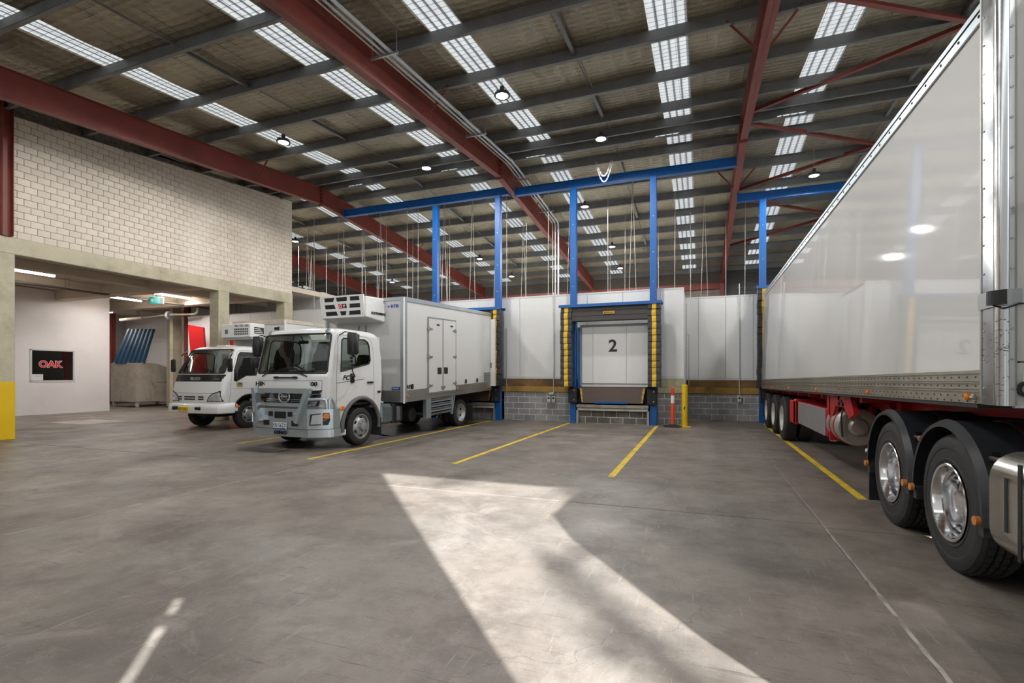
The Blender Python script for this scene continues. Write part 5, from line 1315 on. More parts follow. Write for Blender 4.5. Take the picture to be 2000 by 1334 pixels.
for sg in (-1, 1):
    a, b = Vector((sg * .735, -1.215, 0)), Vector((sg * 1.06, -.945, 0)); out = Vector((sg * (b.y - a.y) * sg, -(b.x - a.x) * sg, 0)).normalized(); out = Vector((sg * .6, -.8, 0)).normalized()
    def on(u, z, o_): p = a.lerp(b, u) + out * o_; return (p.x, p.y, z)
    mb = MB(); mb.prism([(.06, .52), (.10, .74), (.95, .77), (1.0, .62), (.9, .52)], lambda u, v, w: on(u, v, w), .0, .03); lr = mb.build('driving_lamp', m_lamp_dark, t)
    mb = MB(); mb.prism([(.12, .54), (.2, .72), (.62, .74), (.58, .54)], lambda u, v, w: on(u, v, w), .03, .045); mb.build('lamp_lens', m_lens, lr)
    mb = MB(); mb.prism([(.66, .66), (.72, .745), (.93, .755), (.96, .66)], lambda u, v, w: on(u, v, w), .03, .045); mb.build('turn_lens', m_amber, lr)
    mb = MB(); mb.lathe([(0, .0), (.02, -.006), (.03, -.0)], (sg * .42, -1.235, .735), (0, 1, 0), 12); mb.build('round_lens', m_lens, bp)
mb = MB(); mb.cbox((-.19, -1.246, .415), (.19, -1.232, .555), .006); pl = mb.build('number_plate', m_plate_w, t, label='white number plate with black characters')
mb = MB(); mb.box(-.18, -1.2485, .42, .18, -1.2465, .445); mb.build('plate_stripe', m_blueink, pl)
text('lettering', 'XN\u00b756ZX', m_black_ink, pl, FRONT((0, -1.248, .497)), .115, .001, sx=.80, bold=.001)
text('lettering', 'HINO', m_black_ink, bp, FRONT((.0, -1.222, .345)), .095, .002, sx=1.4, bold=.004)
# chassis, axle and running gear
mb = MB()
for sg in (-1, 1): mb.box(sg * .42 - .035, -.9, .58, sg * .42 + .035, 6.3, .80)
for y in (-.6, 1.2, 2.6, 3.9, 5.2, 6.2): mb.box(-.42, y - .05, .60, .42, y + .05, .76)
mb.build('chassis_rail', m_chassis, t)
mb = MB(); mb.cyl((-.85, 0, .40), (.85, 0, .40), .06, n=10); mb.cyl((-.6, 4.6, .42), (.6, 4.6, .42), .09, n=12); mb.cyl((0, .8, .55), (0, 4.5, .45), .06, n=10); mb.lathe([(0, -.2), (.2, -.12), (.22, 0), (.2, .12), (0, .2)], (0, 4.6, .42), (0, 1, 0), 14); mb.cbox((-.4, -.7, .3), (.4, .7, .95), .08); mb.build('axle', m_chassis, t)
for sg in (-1, 1):
    wheel(t, sg * 1.05, 0, .405, .24, sg, m_rim, 'front', rr=.262)
    wheel(t, sg * 1.06, 4.55, .405, .23, sg, m_rim, 'rear', dual=True, rr=.262)
    mb = MB(); mb.box(sg * 1.0 - .2, 5.02, .12, sg * 1.0 + .2, 5.04, .62); mb.build('mud_flap', m_rubber, t)
    mb = MB(); mb.box(sg * .98 - .14, .60, .15, sg * .98 + .14, .62, .55); mb.tube([(sg * 1.02, .50, .80), (sg * 1.03, .60, .70), (sg * 1.03, .62, .3)], .03, 6); mb.build('wing_flap', m_guard, t)
mb = MB(); mb.cbox((.62, .72, .36), (1.02, 1.22, .84), .07); mb.build('fuel_tank', M('scuffed_grey_tank', (112, 122, 126), 0.4, metal=0.5, var=0.2, scale=4), t, smooth=30)
mb = MB(); mb.cbox((.60, 1.24, .36), (.98, 1.42, .84), .02); mb.build('battery_cover', m_black, t)
mb = MB(); mb.cbox((.62, 1.43, .34), (1.0, 1.68, .84), .08); tk = mb.build('additive_tank', M('dark_polished_tank', (92, 92, 94), 0.25, metal=0.7), t, smooth=30)
mb = MB(); mb.cyl((.86, 1.55, .83), (.9, 1.55, .90), .06, n=14); mb.build('filler_cap', m_blueink, tk)
mb = MB(); mb.cyl((.84, .95, .84), (.87, .95, .90), .055, n=14); mb.build('filler_cap', m_galv, t)
mb = MB(); mb.cyl((0.1, 2.2, .5), (.9, 2.2, .5), .18, n=16); mb.cbox((.2, 2.9, .35), (.7, 3.7, .7), .05); mb.build('silencer', m_chassis, t, smooth=40)
mb = MB(); mb.lathe([(0, -.12), (.36, -.11), (.40, -.05), (.40, .05), (.36, .11), (0, .12)], (.1, 5.7, .62), (0, 0, 1), 24); mb.build('spare_wheel', m_tyre, t, smooth=40)
# insulated body, raked slightly up to the rear
rake = lambda y: .036 * (y - 1.37)
BW, B0, B1 = 1.22, 1.37, 6.38
def rbox(mb, x0, y0, z0, x1, y1, z1, m=0):
    return mb.hexa([(x0, y0, z0 + rake(y0)), (x1, y0, z0 + rake(y0)), (x1, y1, z0 + rake(y1)), (x0, y1, z0 + rake(y1)), (x0, y0, z1 + rake(y0)), (x1, y0, z1 + rake(y0)), (x1, y1, z1 + rake(y1)), (x0, y1, z1 + rake(y1))], m)
mb = MB(); rbox(mb, -BW + .01, B0 + .01, 1.15, BW - .01, B1, 3.38); mb.build('body_shell', m_body, t, label='white insulated body')
mb = MB(); rbox(mb, -BW, B0, .86, BW, B1 + .01, 1.15); mb.build('body_skirt', m_alu_dull, t)
mb = MB()
for k in range(3): rbox(mb, -BW - .004, B0 + .1, .88 + k * .09, BW + .004, B1, .885 + k * .09 + .012)
mb.build('skirt_rib', m_alu_dull, t)
mb = MB()
for sg in (-1, 1):
    rbox(mb, sg * BW - .0, B0 - .0, .86, sg * (BW - .10), B0 - .012, 3.40); rbox(mb, sg * (BW + .006), B0 - .012, .86, sg * BW, B0 + .12, 3.40)
mb.build('corner_post', m_alu, t)
mb = MB()
for sg in (-1, 1): mb.tube([(sg * (BW - .005), B0 - .0, .84), (sg * (BW - .005), B0 - .0, 3.42)], .026, 10)
mb.build('corner_bead', m_white_pt, t, smooth=50)
mb = MB()
for sg in (-1, 1): rbox(mb, sg * (BW + .014), B0 - .01, 3.34, sg * (BW - .06), B1 + .01, 3.44)
rbox(mb, -BW - .014, B0 - .015, 3.36, BW + .014, B0 + .06, 3.44); rbox(mb, -BW, B1 - .05, 3.34, BW, B1 + .015, 3.44); mb.build('roof_rail', m_alu, t)
mb = MB(); rbox(mb, -BW, B0, 3.38, BW, B1, 3.42); mb.build('roof_skin', m_body, t)
mb = MB()
for sg in (-1, 1): rbox(mb, sg * (BW + .006), B1 - .03, .9, sg * (BW - .02), B1 + .015, 3.4)
mb.build('rear_frame', m_steel, t)
# side doors
d0, d1, dz0, dz1 = 2.46, 3.90, 1.02, 3.0
mb = MB()
for a, b, c2, d in [(d0 - .03, d0, dz0, dz1), (d1, d1 + .03, dz0, dz1), ((d0 + d1) / 2 - .02, (d0 + d1) / 2 + .02, dz0, dz1), (d0 - .03, d1 + .03, dz1, dz1 + .03), (d0 - .03, d1 + .03, dz0 - .03, dz0)]: rbox(mb, BW, a, c2, BW + .018, b, d)
mb.build('door_frame', m_steel, t)
for a, b in ((d0, (d0 + d1) / 2 - .02), ((d0 + d1) / 2 + .02, d1)):
    first = a == d0
    mb = MB(); rbox(mb, BW, a + .008, dz0 + .01, BW + .022, b - .008, dz1 - .01); dr = mb.build('side_door', m_body, t)
    for z in (1.22, 1.98, 2.72):
        y = a if first else b; mb = MB(); zz_ = z + rake(y); mb.cbox((BW + .01, y - .05, zz_ - .05), (BW + .05, y + .02 if not first else y + .02, zz_ + .05), .01); mb.cbox((BW + .02, y + (.0 if first else -.16), zz_ - .025), (BW + .045, y + (.16 if first else 0), zz_ + .025), .008); mb.build('hinge', m_steel, dr)
    y = (b - .14) if first else (a + .16); mb = MB(); mb.box(BW + .022, y - .13, 1.50 + rake(y), BW + .03, y + .07, 1.68 + rake(y)); mb.build('latch', m_chassis, dr)
    mb = MB(); ym = (a + b) / 2 + .1; mb.cbox((BW + .02, ym - .07, 2.82 + rake(ym)), (BW + .04, ym + .07, 2.86 + rake(ym)), .008); mb.build('door_bumper', m_black, dr)
mb = MB(); ym = (d0 + d1) / 2; mb.cbox((BW + .015, ym - .10, 1.10 + rake(ym)), (BW + .045, ym + .10, 1.19 + rake(ym)), .012); mb.build('door_lock', m_steel, t)
mb = MB()
for y in (1.72, 4.55, 5.3): mb.cbox((BW, y - .05, 1.17 + rake(y)), (BW + .05, y + .0, 1.30 + rake(y)), .015)
mb.build('rubber_buffer', m_black, t)
mb = MB()
for k in range(4): rbox(mb, BW, 5.82, 1.19 + k * .075, BW + .02, 6.26, 1.19 + k * .075 + .045)
mb.build('step_slat', m_alu_dull, t)
for y, z in ((1.5, 1.02), (4.02, 1.10), (6.2, 1.06)):
    mb = MB(); mb.cbox((BW, y - .035, z + rake(y) * .5 - .025), (BW + .03, y + .035, z + rake(y) * .5 + .025), .008); mb.build('marker_light', m_amber, t)
text('lettering', 'RTB', m_black_ink, t, RIGHT((BW + .004, 1.60, 1.235)), .12, .002, sx=1.2, bold=.004)
text('lettering', 'RTB', m_blueink, t, FRONT((BW - .28, B0 - .004 + .01, 3.22)), .10, .004, sx=1.3, bold=.004)
mb = MB(); mb.prism([(0, -.03), (.05, 0), (0, .03)], lambda u, v, w: (BW - .47 + u, B0 + w, 3.22 + v), -.008, .004); mb.build('logo_mark', m_blueink, t)
mb = MB(); mb.box(BW - .36, B0 - .004, 1.165, BW - .12, B0 + .01, 1.235); nb_ = mb.build('name_badge', m_blueink, t)
mb = MB()
for i in range(5): mb.box(BW - .33 + i * .037, B0 - .008, 1.185, BW - .305 + i * .037, B0 - .003, 1.215)
mb.build('small_print', m_plate_w, nb_)
# open rear door leaves beside the seal
mb = MB(); rbox(mb, BW + .008, B1 - .10, 1.0, BW + .17, B1 - .04, 3.22); rd = mb.build('rear_door', m_white_pt, t)
mb = MB(); rbox(mb, BW + .03, B1 - .12, 1.6, BW + .05, B1 - .10, 1.78); mb.build('door_catch', m_black, rd)
# side guard rack
mb = MB(); rbox(mb, BW - .1, 2.36, .36, BW, 2.60, .86); rbox(mb, BW - .06, 3.72, .42, BW, 3.78, .86); mb.bar((BW - .03, 3.9, .95), (BW - .03, 3.74, .42), .05, .05); mb.build('guard_post', m_alu, t)
for k in range(3):
    z = .50 + k * .125
    mb = MB(); rbox(mb, BW - .04, 2.6, z, BW - .01, 3.74, z + .035); rbox(mb, BW - .04, 2.6, z + .075, BW - .01, 3.74, z + .09)
    y = 2.62
    while y < 3.68: mb.bar((BW - .03, y, z + .035 + rake(y)), (BW - .03, y + .05, z + .08 + rake(y)), .012, .012, up=(1, 0, 0)); y += .055
    mb.build('guard_rail', m_alu, t)
mb = MB(); rbox(mb, .3, 2.7, .40, BW - .06, 3.72, .46); mb.build('guard_tray', m_alu_dull, t)
# refrigeration unit on the headboard
ux0, ux1, uz0, uz1, uyf = -.92, .66, 2.86, 3.42, .76
mb = MB(); A = [(ux0, B0, uz0 - .03), (ux1, B0, uz0 - .03), (ux1, B0, uz1), (ux0, B0, uz1)]; Bf = [(ux0 + .12, uyf, uz0 + .06), (ux1 - .10, uyf, uz0 + .06), (ux1 - .12, uyf + .04, uz1), (ux0 + .02, uyf + .04, uz1)]
mb.add(A + Bf, [(0, 1, 2, 3), (0, 4, 5, 1), (1, 5, 6, 2), (2, 6, 7, 3), (3, 7, 4, 0), (7, 6, 5, 4)]); un = mb.build('refrigeration_unit', m_white_pt, t)
bv = un.modifiers.new('b', 'BEVEL'); bv.width = .03; bv.segments = 2
holes = [[(-.68, .42), (-.40, .42), (-.36, .53), (-.70, .53)], [(-.30, .42), (.02, .42), (.02, .53), (-.34, .53)], [(.10, .42), (.40, .42), (.38, .53), (.09, .53)],
         [(-.66, .25), (-.32, .25), (-.37, .36), (-.68, .36)], [(.08, .25), (.42, .25), (.41, .36), (.09, .36)],
         [(-.63, .08), (-.24, .08), (-.30, .19), (-.65, .19)], [(-.16, .08), (-.01, .08), (.01, .19), (-.21, .19)], [(.07, .08), (.44, .08), (.42, .19), (.08, .19)]]
Mx = frame((0, uyf - .005, uz0 + .03), (1, 0, 0), (0, -1, 0)); Mx = Matrix.Translation((0, 0, 0)) @ Mx
plate_obj('grille_panel', [(-.75, .03), (.53, .03), (.50, .56), (-.82, .56)], holes, .03, Mx, m_white_pt, un, .004)
mb = MB(); mb.box(-.72, uyf - .004, uz0 + .09, .46, uyf + .03, uz0 + .57); mb.build('grille_core', m_black, un)
mb = MB(); mb.prism([(-.22, .25), (-.10, .25), (-.12, .36), (-.24, .36)], lambda a, b, w: (a, uyf - .025 + w, uz0 + .03 + b), -.004, .01); lg = mb.build('logo_left', m_redink, un)
mb = MB(); mb.prism([(-.10, .25), (.02, .25), (.0, .36), (-.12, .36)], lambda a, b, w: (a, uyf - .025 + w, uz0 + .03 + b), -.004, .01); mb.build('logo_right', m_lamp_dark, un)
mb = MB(); mb.tube([(-.165 + .03 * math.cos(a), uyf - .031, uz0 + .335 + .035 * math.sin(a)) for a in [2 * PI * i / 12 for i in range(12)]], .008, 5, closed=True); mb.bar((-.08, uyf - .03, uz0 + .30), (-.03, uyf - .03, uz0 + .37), .014, .014, up=(0, 1, 0)); mb.bar((-.08, uyf - .03, uz0 + .37), (-.04, uyf - .03, uz0 + .30), .014, .014, up=(0, 1, 0)); mb.build('logo_glyph', m_plate_w, un)
sd = (Vector((ux1, B0, 0)) - Vector((ux1 - .10, uyf, 0))).normalized()
text('lettering', 'ECOTHERMAL', m_black_ink, un, frame((ux1 - .035, uyf + .40, uz0 + .16), sd, (sd.y, -sd.x, 0)), .085, .008, sx=.85, bold=.002)
mb = MB()
for x in (-.76, .49):
    for z in (.12, .52): mb.cyl((x, uyf - .025, uz0 + z), (x, uyf, uz0 + z), .012, n=8)
for z in (.15, .45, .5): mb.cyl((ux1 - .005, B0 - .05, uz0 + z), (ux1 + .008, B0 - .05, uz0 + z), .012, n=8)
mb.build('screw', m_steel, un)
mb = MB(); mb.box(-.14, B0 - .04, 2.5, -.12, B0, 2.78); mb.box(.08, B0 - .04, 2.5, .1, B0, 2.78); mb.build('drain_duct', M('grey_duct', (150, 148, 146), 0.5), un)

# ================================================================ SMALL WHITE TRUCK
t = thing('small_truck', 'small white refrigerated truck with a black dash panel and yellow number plate', 'truck', (-13.31, 10.95, 0)); t.scale = (1.06, 1, 1)
cab = Cab([(.72, .93, -.86, .70, .14, .08), (.80, .95, -.90, .72, .15, .10), (1.0, .965, -.90, .74, .15, .10), (1.35, .97, -.82, .76, .15, .10), (1.58, .965, -.74, .76, .15, .10), (2.0, .90, -.53, .74, .15, .08), (2.24, .86, -.40, .70, .15, .06), (2.31, .83, -.32, .64, .16, .05), (2.36, .76, -.20, .52, .17, .04), (2.39, .62, 0.0, .36, .17, .02)])
W1 = [(-.86, 1.62), (-.84, 1.58), (.84, 1.58), (.86, 1.62), (.79, 2.24), (.75, 2.27), (-.75, 2.27), (-.79, 2.24)]
S1 = [(-.52, 1.38), (-.44, 1.36), (-.12, 1.52), (.46, 1.54), (.46, 2.12), (.38, 2.19), (-.22, 2.19), (-.30, 2.12), (-.50, 1.66)]
PN = [(-.88, 1.36), (.84, 1.36), (.92, 1.56), (-.92, 1.56)]
loft_objs(cab, t, W1, S1, (0, .42, .55), m_truck, m_glass, m_glass_dark, panel=PN, pm=m_lamp_dark, r=.013)
for sg in (-1, 1):
    groove(cab, t, [(-.66, .76), (-.62, 1.3), (-.58, 1.64), (-.32, 2.2), (-.2, 2.25), (.48, 2.25), (.54, 2.1), (.54, .9)], sg); groove(cab, t, [(-.62, 1.15), (.5, 1.15)], sg)
    mb = MB(); mb.tube([(sg * .965, .56 * math.cos(a), .42 + .56 * math.sin(a)) for a in [R(20 + 140 * i / 24) for i in range(25)]], .02, 8); mb.build('wheel_arch', m_black, t, smooth=50)
    mb = MB(); mb.cbox((sg * .90, -.80, .50), (sg * .96, -.36, .72), .03); mb.build('step_panel', m_truck, t)
    mb = MB(); mb.cbox((sg * .955, -.46, .62), (sg * .975, -.34, .68), .006); mb.build('indicator', m_amber, t)
    xs = [.52, .66, .86, .93] ; 
    poly = [(.50, .80), (.52, .90), (.66, 1.02), (.92, 1.12), (.94, .80)]; poly = poly if sg > 0 else [(-x, z) for x, z in poly][::-1]
    cab.decal(poly, .012).build('headlamp_surround', m_lamp_dark, t, smooth=40)
    poly = [(.53, .82), (.56, .90), (.68, 1.0), (.90, 1.08), (.92, .82)]; poly = poly if sg > 0 else [(-x, z) for x, z in poly][::-1]
    cab.decal(poly, .02).build('headlamp', m_lens, t, smooth=40)
    mb = MB(); mb.cyl((sg * .62, cab.fy(.62, .87) - .03, .87), (sg * .62, cab.fy(.62, .87) - .015, .87), .055, n=18); mb.cyl((sg * .78, cab.fy(.78, .95) - .03, .95), (sg * .78, cab.fy(.78, .95) - .01, .95), .045, n=18); mb.build('lamp_bowl', m_chrome, t)
    mb = MB(); mb.tube([(sg * .92, -.62, 1.58), (sg * 1.02, -.72, 1.75), (sg * 1.05, -.74, 2.1), (sg * .88, -.40, 2.25)], .01, 6); mb.build('mirror_arm', m_steel, t)
    mb = MB(); mb.cbox((sg * 1.06 - .09, -.76, 1.62), (sg * 1.06 + .09, -.70, 2.0), .03); mb.build('mirror', m_black, t, smooth=40)
bplan = [(-1.0, -.52), (-1.0, -.80), (-.90, -.98), (-.6, -1.06), (0, -1.09), (.6, -1.06), (.90, -.98), (1.0, -.80), (1.0, -.52)]
mb = MB(); k = len(bplan); rows = [(.46, .06), (.48, .0), (.60, -.015), (.70, .0), (.74, .04), (.76, .12)]
vs = [(x * (1 - ins * .5), y + ins, z) for z, ins in rows for x, y in bplan]
mb.add(vs, [(r_ * k + i, r_ * k + i + 1, (r_ + 1) * k + i + 1, (r_ + 1) * k + i) for r_ in range(len(rows) - 1) for i in range(k - 1)] + [tuple(range(k))[::-1], tuple(range((len(rows) - 1) * k, len(rows) * k))]); bm_ = mb.build('bumper', m_truck, t, smooth=40)
mb = MB(); mb.cbox((.20, -1.10, .56), (.42, -1.06, .66), .02); mb.cbox((-.66, -1.085, .55), (-.40, -1.03, .67), .02); mb.build('fog_lamp_recess', m_black, bm_)
mb = MB(); mb.cbox((-.37, -1.115, .52), (.0, -1.095, .66), .006); pl = mb.build('number_plate', m_plate_y, t, label='yellow number plate with black characters')
text('lettering', 'BP\u00b719\u00b7XO', m_black_ink, pl, FRONT((-.185, -1.117, .59)), .11, .001, sx=.72, bold=.001)
mb = MB()
for a, b in ((-.56, -.40), (-.30, .12), (.22, .40)):
    for z in (.84, .905): mb.add([(a, cab.fy(a, z) - .004, z), (b, cab.fy(b, z) - .004, z), (b, cab.fy(b, z) - .004, z + .04), (a, cab.fy(a, z) - .004, z + .04), ((a + b) / 2, cab.fy((a + b) / 2, z) - .006, z), ((a + b) / 2, cab.fy((a + b) / 2, z) - .006, z + .04)], [(0, 4, 5, 3), (4, 1, 2, 5)])
mb.build('grille_slot', m_black, t)
mb = MB(); mb.tube([(x, cab.fy(x, 1.03) - .001, 1.03 - .0) for x in [-.88 + i * .08 for i in range(23)]], .004, 5); mb.build('shut_line', m_black, t, fix=False)
text('lettering', 'ISUZU', m_lens, t, FRONT((.0, cab.fy(0, 1.42) - .008, 1.43)), .11, .003, sx=1.2, bold=.003)
mb = MB()
for i in range(6): mb.box(.58 + i * .035, cab.fy(.66, 1.43) - .012, 1.41, .605 + i * .035, cab.fy(.66, 1.43) - .002, 1.44)
mb.build('trim_badge', m_steel, t)
mb = MB(); mb.box(.967, -.44, 1.20, .975, -.24, 1.33); bg = mb.build('door_badge', M('gold_badge', (186, 168, 112), 0.4, metal=0.3), t)
text('lettering', '300', m_black_ink, bg, RIGHT((.976, -.34, 1.285)), .08, .001, bold=.002)
mb = MB(); mb.tube([(.30, cab.fy(.3, 1.60) - .02, 1.52), (.26, cab.fy(.26, 1.7) - .03, 1.62), (.05, cab.fy(.0, 2.0) - .02, 1.98)], .010, 6); mb.build('wiper', m_black, t)
mb = MB(); mb.tube([(-.50, cab.fy(.5, 1.60) - .02, 1.52), (-.3, cab.fy(.3, 1.66) - .03, 1.64), (.2, cab.fy(.2, 1.66) - .025, 1.65)], .010, 6); mb.build('wiper', m_black, t)
mb = MB(); mb.prism([(-.72, 1.0), (-.74, 1.52), (-.60, 1.60), (-.36, 1.58), (-.30, 1.0)], lambda u, v, w: (w, u, v), -.86, .86); mb.build('dashboard', m_dash, t)
sw = MB(); ctr = Vector((-.40, -.18, 1.60)); sw.tube([ctr + Vector((math.cos(a) * .2, -math.sin(a) * .14, math.sin(a) * .13)) for a in [2 * PI * i / 24 for i in range(24)]], .014, 8, closed=True); sw.cyl(ctr, ctr + Vector((0, -.2, -.25)), .03, n=8); sw.bar(ctr - Vector((.19, 0, 0)), ctr + Vector((.19, 0, 0)), .03, .015); sw.build('steering_wheel', m_black, t, smooth=50)
seat(.40, .26, .86, t); seat(-.42, .30, .86, t)
mb = MB(); mb.box(-.9, .72, .8, .9, .74, 1.66); mb.box(-.86, .68, 2.14, .86, .72, 2.28); mb.box(-.9, .71, 1.64, -.62, .73, 2.16); mb.box(.62, .71, 1.64, .9, .73, 2.16); mb.build('cab_back', m_truck, t)
mb = MB(); mb.cbox((-.18, -.1, 2.38), (.2, .3, 2.42), .015); mb.build('roof_hatch', m_truck, t)
mb = MB()
for sg in (-1, 1): mb.box(sg * .38 - .03, -.7, .52, sg * .38 + .03, 4.4, .70)
mb.cyl((-.8, 0, .4), (.8, 0, .4), .05, n=10); mb.cyl((-.6, 3.3, .4), (.6, 3.3, .4), .08, n=10); mb.cbox((-.4, -.6, .34), (.4, .6, .9), .06); mb.build('chassis_rail', m_chassis, t)
for sg in (-1, 1):
    wheel(t, sg * .95, 0, .40, .22, sg, m_rim, 'front', rr=.225); wheel(t, sg * .95, 3.3, .40, .21, sg, m_rim, 'rear', dual=True, rr=.225)
mb = MB(); mb.cbox((-1.1, 1.3, .92), (1.02, 4.95, 3.28), .02); mb.build('body_shell', m_body, t)
mb = MB(); mb.box(-1.11, 1.28, 3.16, 1.03, 1.36, 3.30); mb.box(1.0, 1.29, 3.18, 1.035, 4.95, 3.30); mb.box(-1.115, 1.29, 3.18, -1.08, 4.95, 3.30); mb.build('roof_rail', m_creampaint, t)
mb = MB(); mb.tube([(1.0, 1.3, .92), (1.0, 1.3, 3.28)], .035, 10); mb.build('corner_bead', m_white_pt, t, smooth=50)
mb = MB(); mb.box(-1.11, 1.3, .90, 1.03, 4.95, 1.08); mb.build('body_skirt', m_alu_dull, t)
mb = MB(); mb.cbox((-.98, .74, 2.70), (.24, 1.3, 3.16), .04); un = mb.build('refrigeration_unit', m_white_pt, t, smooth=30)
mb = MB(); mb.prism([(-.97, 2.66), (.23, 2.66), (.20, 2.74), (-.95, 2.74)], lambda u, v, w: (u, w, v), .80, 1.3); mb.build('unit_base', m_galv, un)
mb = MB()
for i in range(8):
    for j in range(3): mb.box(-.42 + i * .07, .735, 2.80 + j * .075, -.42 + i * .07 + .045, .742, 2.80 + j * .075 + .05)
mb.build('grille_hole', m_black, un)
mb = MB()
for x in (-.40, -.20, .0): mb.box(x, .735, 3.06, x + .14, .742, 3.08); mb.box(x - .02, .735, 3.10, x + .12, .742, 3.115)
mb.build('vent_slot', m_black, un)
mb = MB(); mb.box(-.80, .735, 2.84, -.68, .742, 2.98); mb.build('unit_label', M('grey_label', (110, 112, 108), 0.5), un)
mb = MB(); mb.box(.238, .86, 2.84, .246, 1.22, 3.04); sl = mb.build('side_label', m_lamp_dark, un)
mb = MB()
for j in range(3): mb.box(.245, .88, 2.87 + j * .055, .249, 1.18 - j * .05, 2.89 + j * .055)
mb.build('small_print', m_plate_w, un)
mb = MB(); mb.tube([(.70, 1.28, 3.02), (.82, 1.24, 3.06), (.80, 1.24, 2.94)], .012, 6); mb.cbox((.62, 1.24, 2.98), (.78, 1.3, 3.05), .01); mb.build('roof_lamp', m_black, t)
# ================================================================ LONG TRAILER
TX, TY = 1.78, 4.07
t = thing('semi_trailer', 'long glossy white refrigerated trailer with a riveted steel skirt', 'trailer', (TX, TY, 0))
TL, TW = 13.55, 2.5
zb = lambda y: 1.317 - .0145 * y
zw = lambda y: 1.54 - .0107 * y
ZT = 4.09
def tbox(mb, x0, y0, f0, x1, y1, f1, m=0):
    g = lambda f, y: f(y) if callable(f) else f
    return mb.hexa([(x0, y0, g(f0, y0)), (x1, y0, g(f0, y0)), (x1, y1, g(f0, y1)), (x0, y1, g(f0, y1)), (x0, y0, g(f1, y0)), (x1, y0, g(f1, y0)), (x1, y1, g(f1, y1)), (x0, y1, g(f1, y1))], m)
for sx in (0, 1):
    x0, x1 = (0, .05) if sx == 0 else (TW - .05, TW)
    LEAN = .065      # sides leaned in towards the roof to catch skylight reflections
    ln = lambda x: x + LEAN if sx == 0 else x - LEAN
    mb = MB(); mb.hexa([(x0, .20, zw(.2)), (x1, .20, zw(.2)), (x1, TL - .02, zw(TL)), (x0, TL - .02, zw(TL)), (ln(x0), .20, ZT - .02), (ln(x1), .20, ZT - .02), (ln(x1), TL - .02, ZT - .02), (ln(x0), TL - .02, ZT - .02)]); mb.build('side_panel', m_trailer, t)
mb = MB(); tbox(mb, .12, .06, 1.33, TW - .12, TL - .05, ZT - .03); tbox(mb, .05, .02, ZT - .03, TW - .05, TL - .02, ZT); mb.build('body_core', m_trailer, t)
mb = MB(); tbox(mb, .064, .0, 1.595, TW - .064, .03, ZT); tbox(mb, .064, .0, 1.30, TW - .064, .03, 1.585); mb.build('front_panel', m_trailer, t)
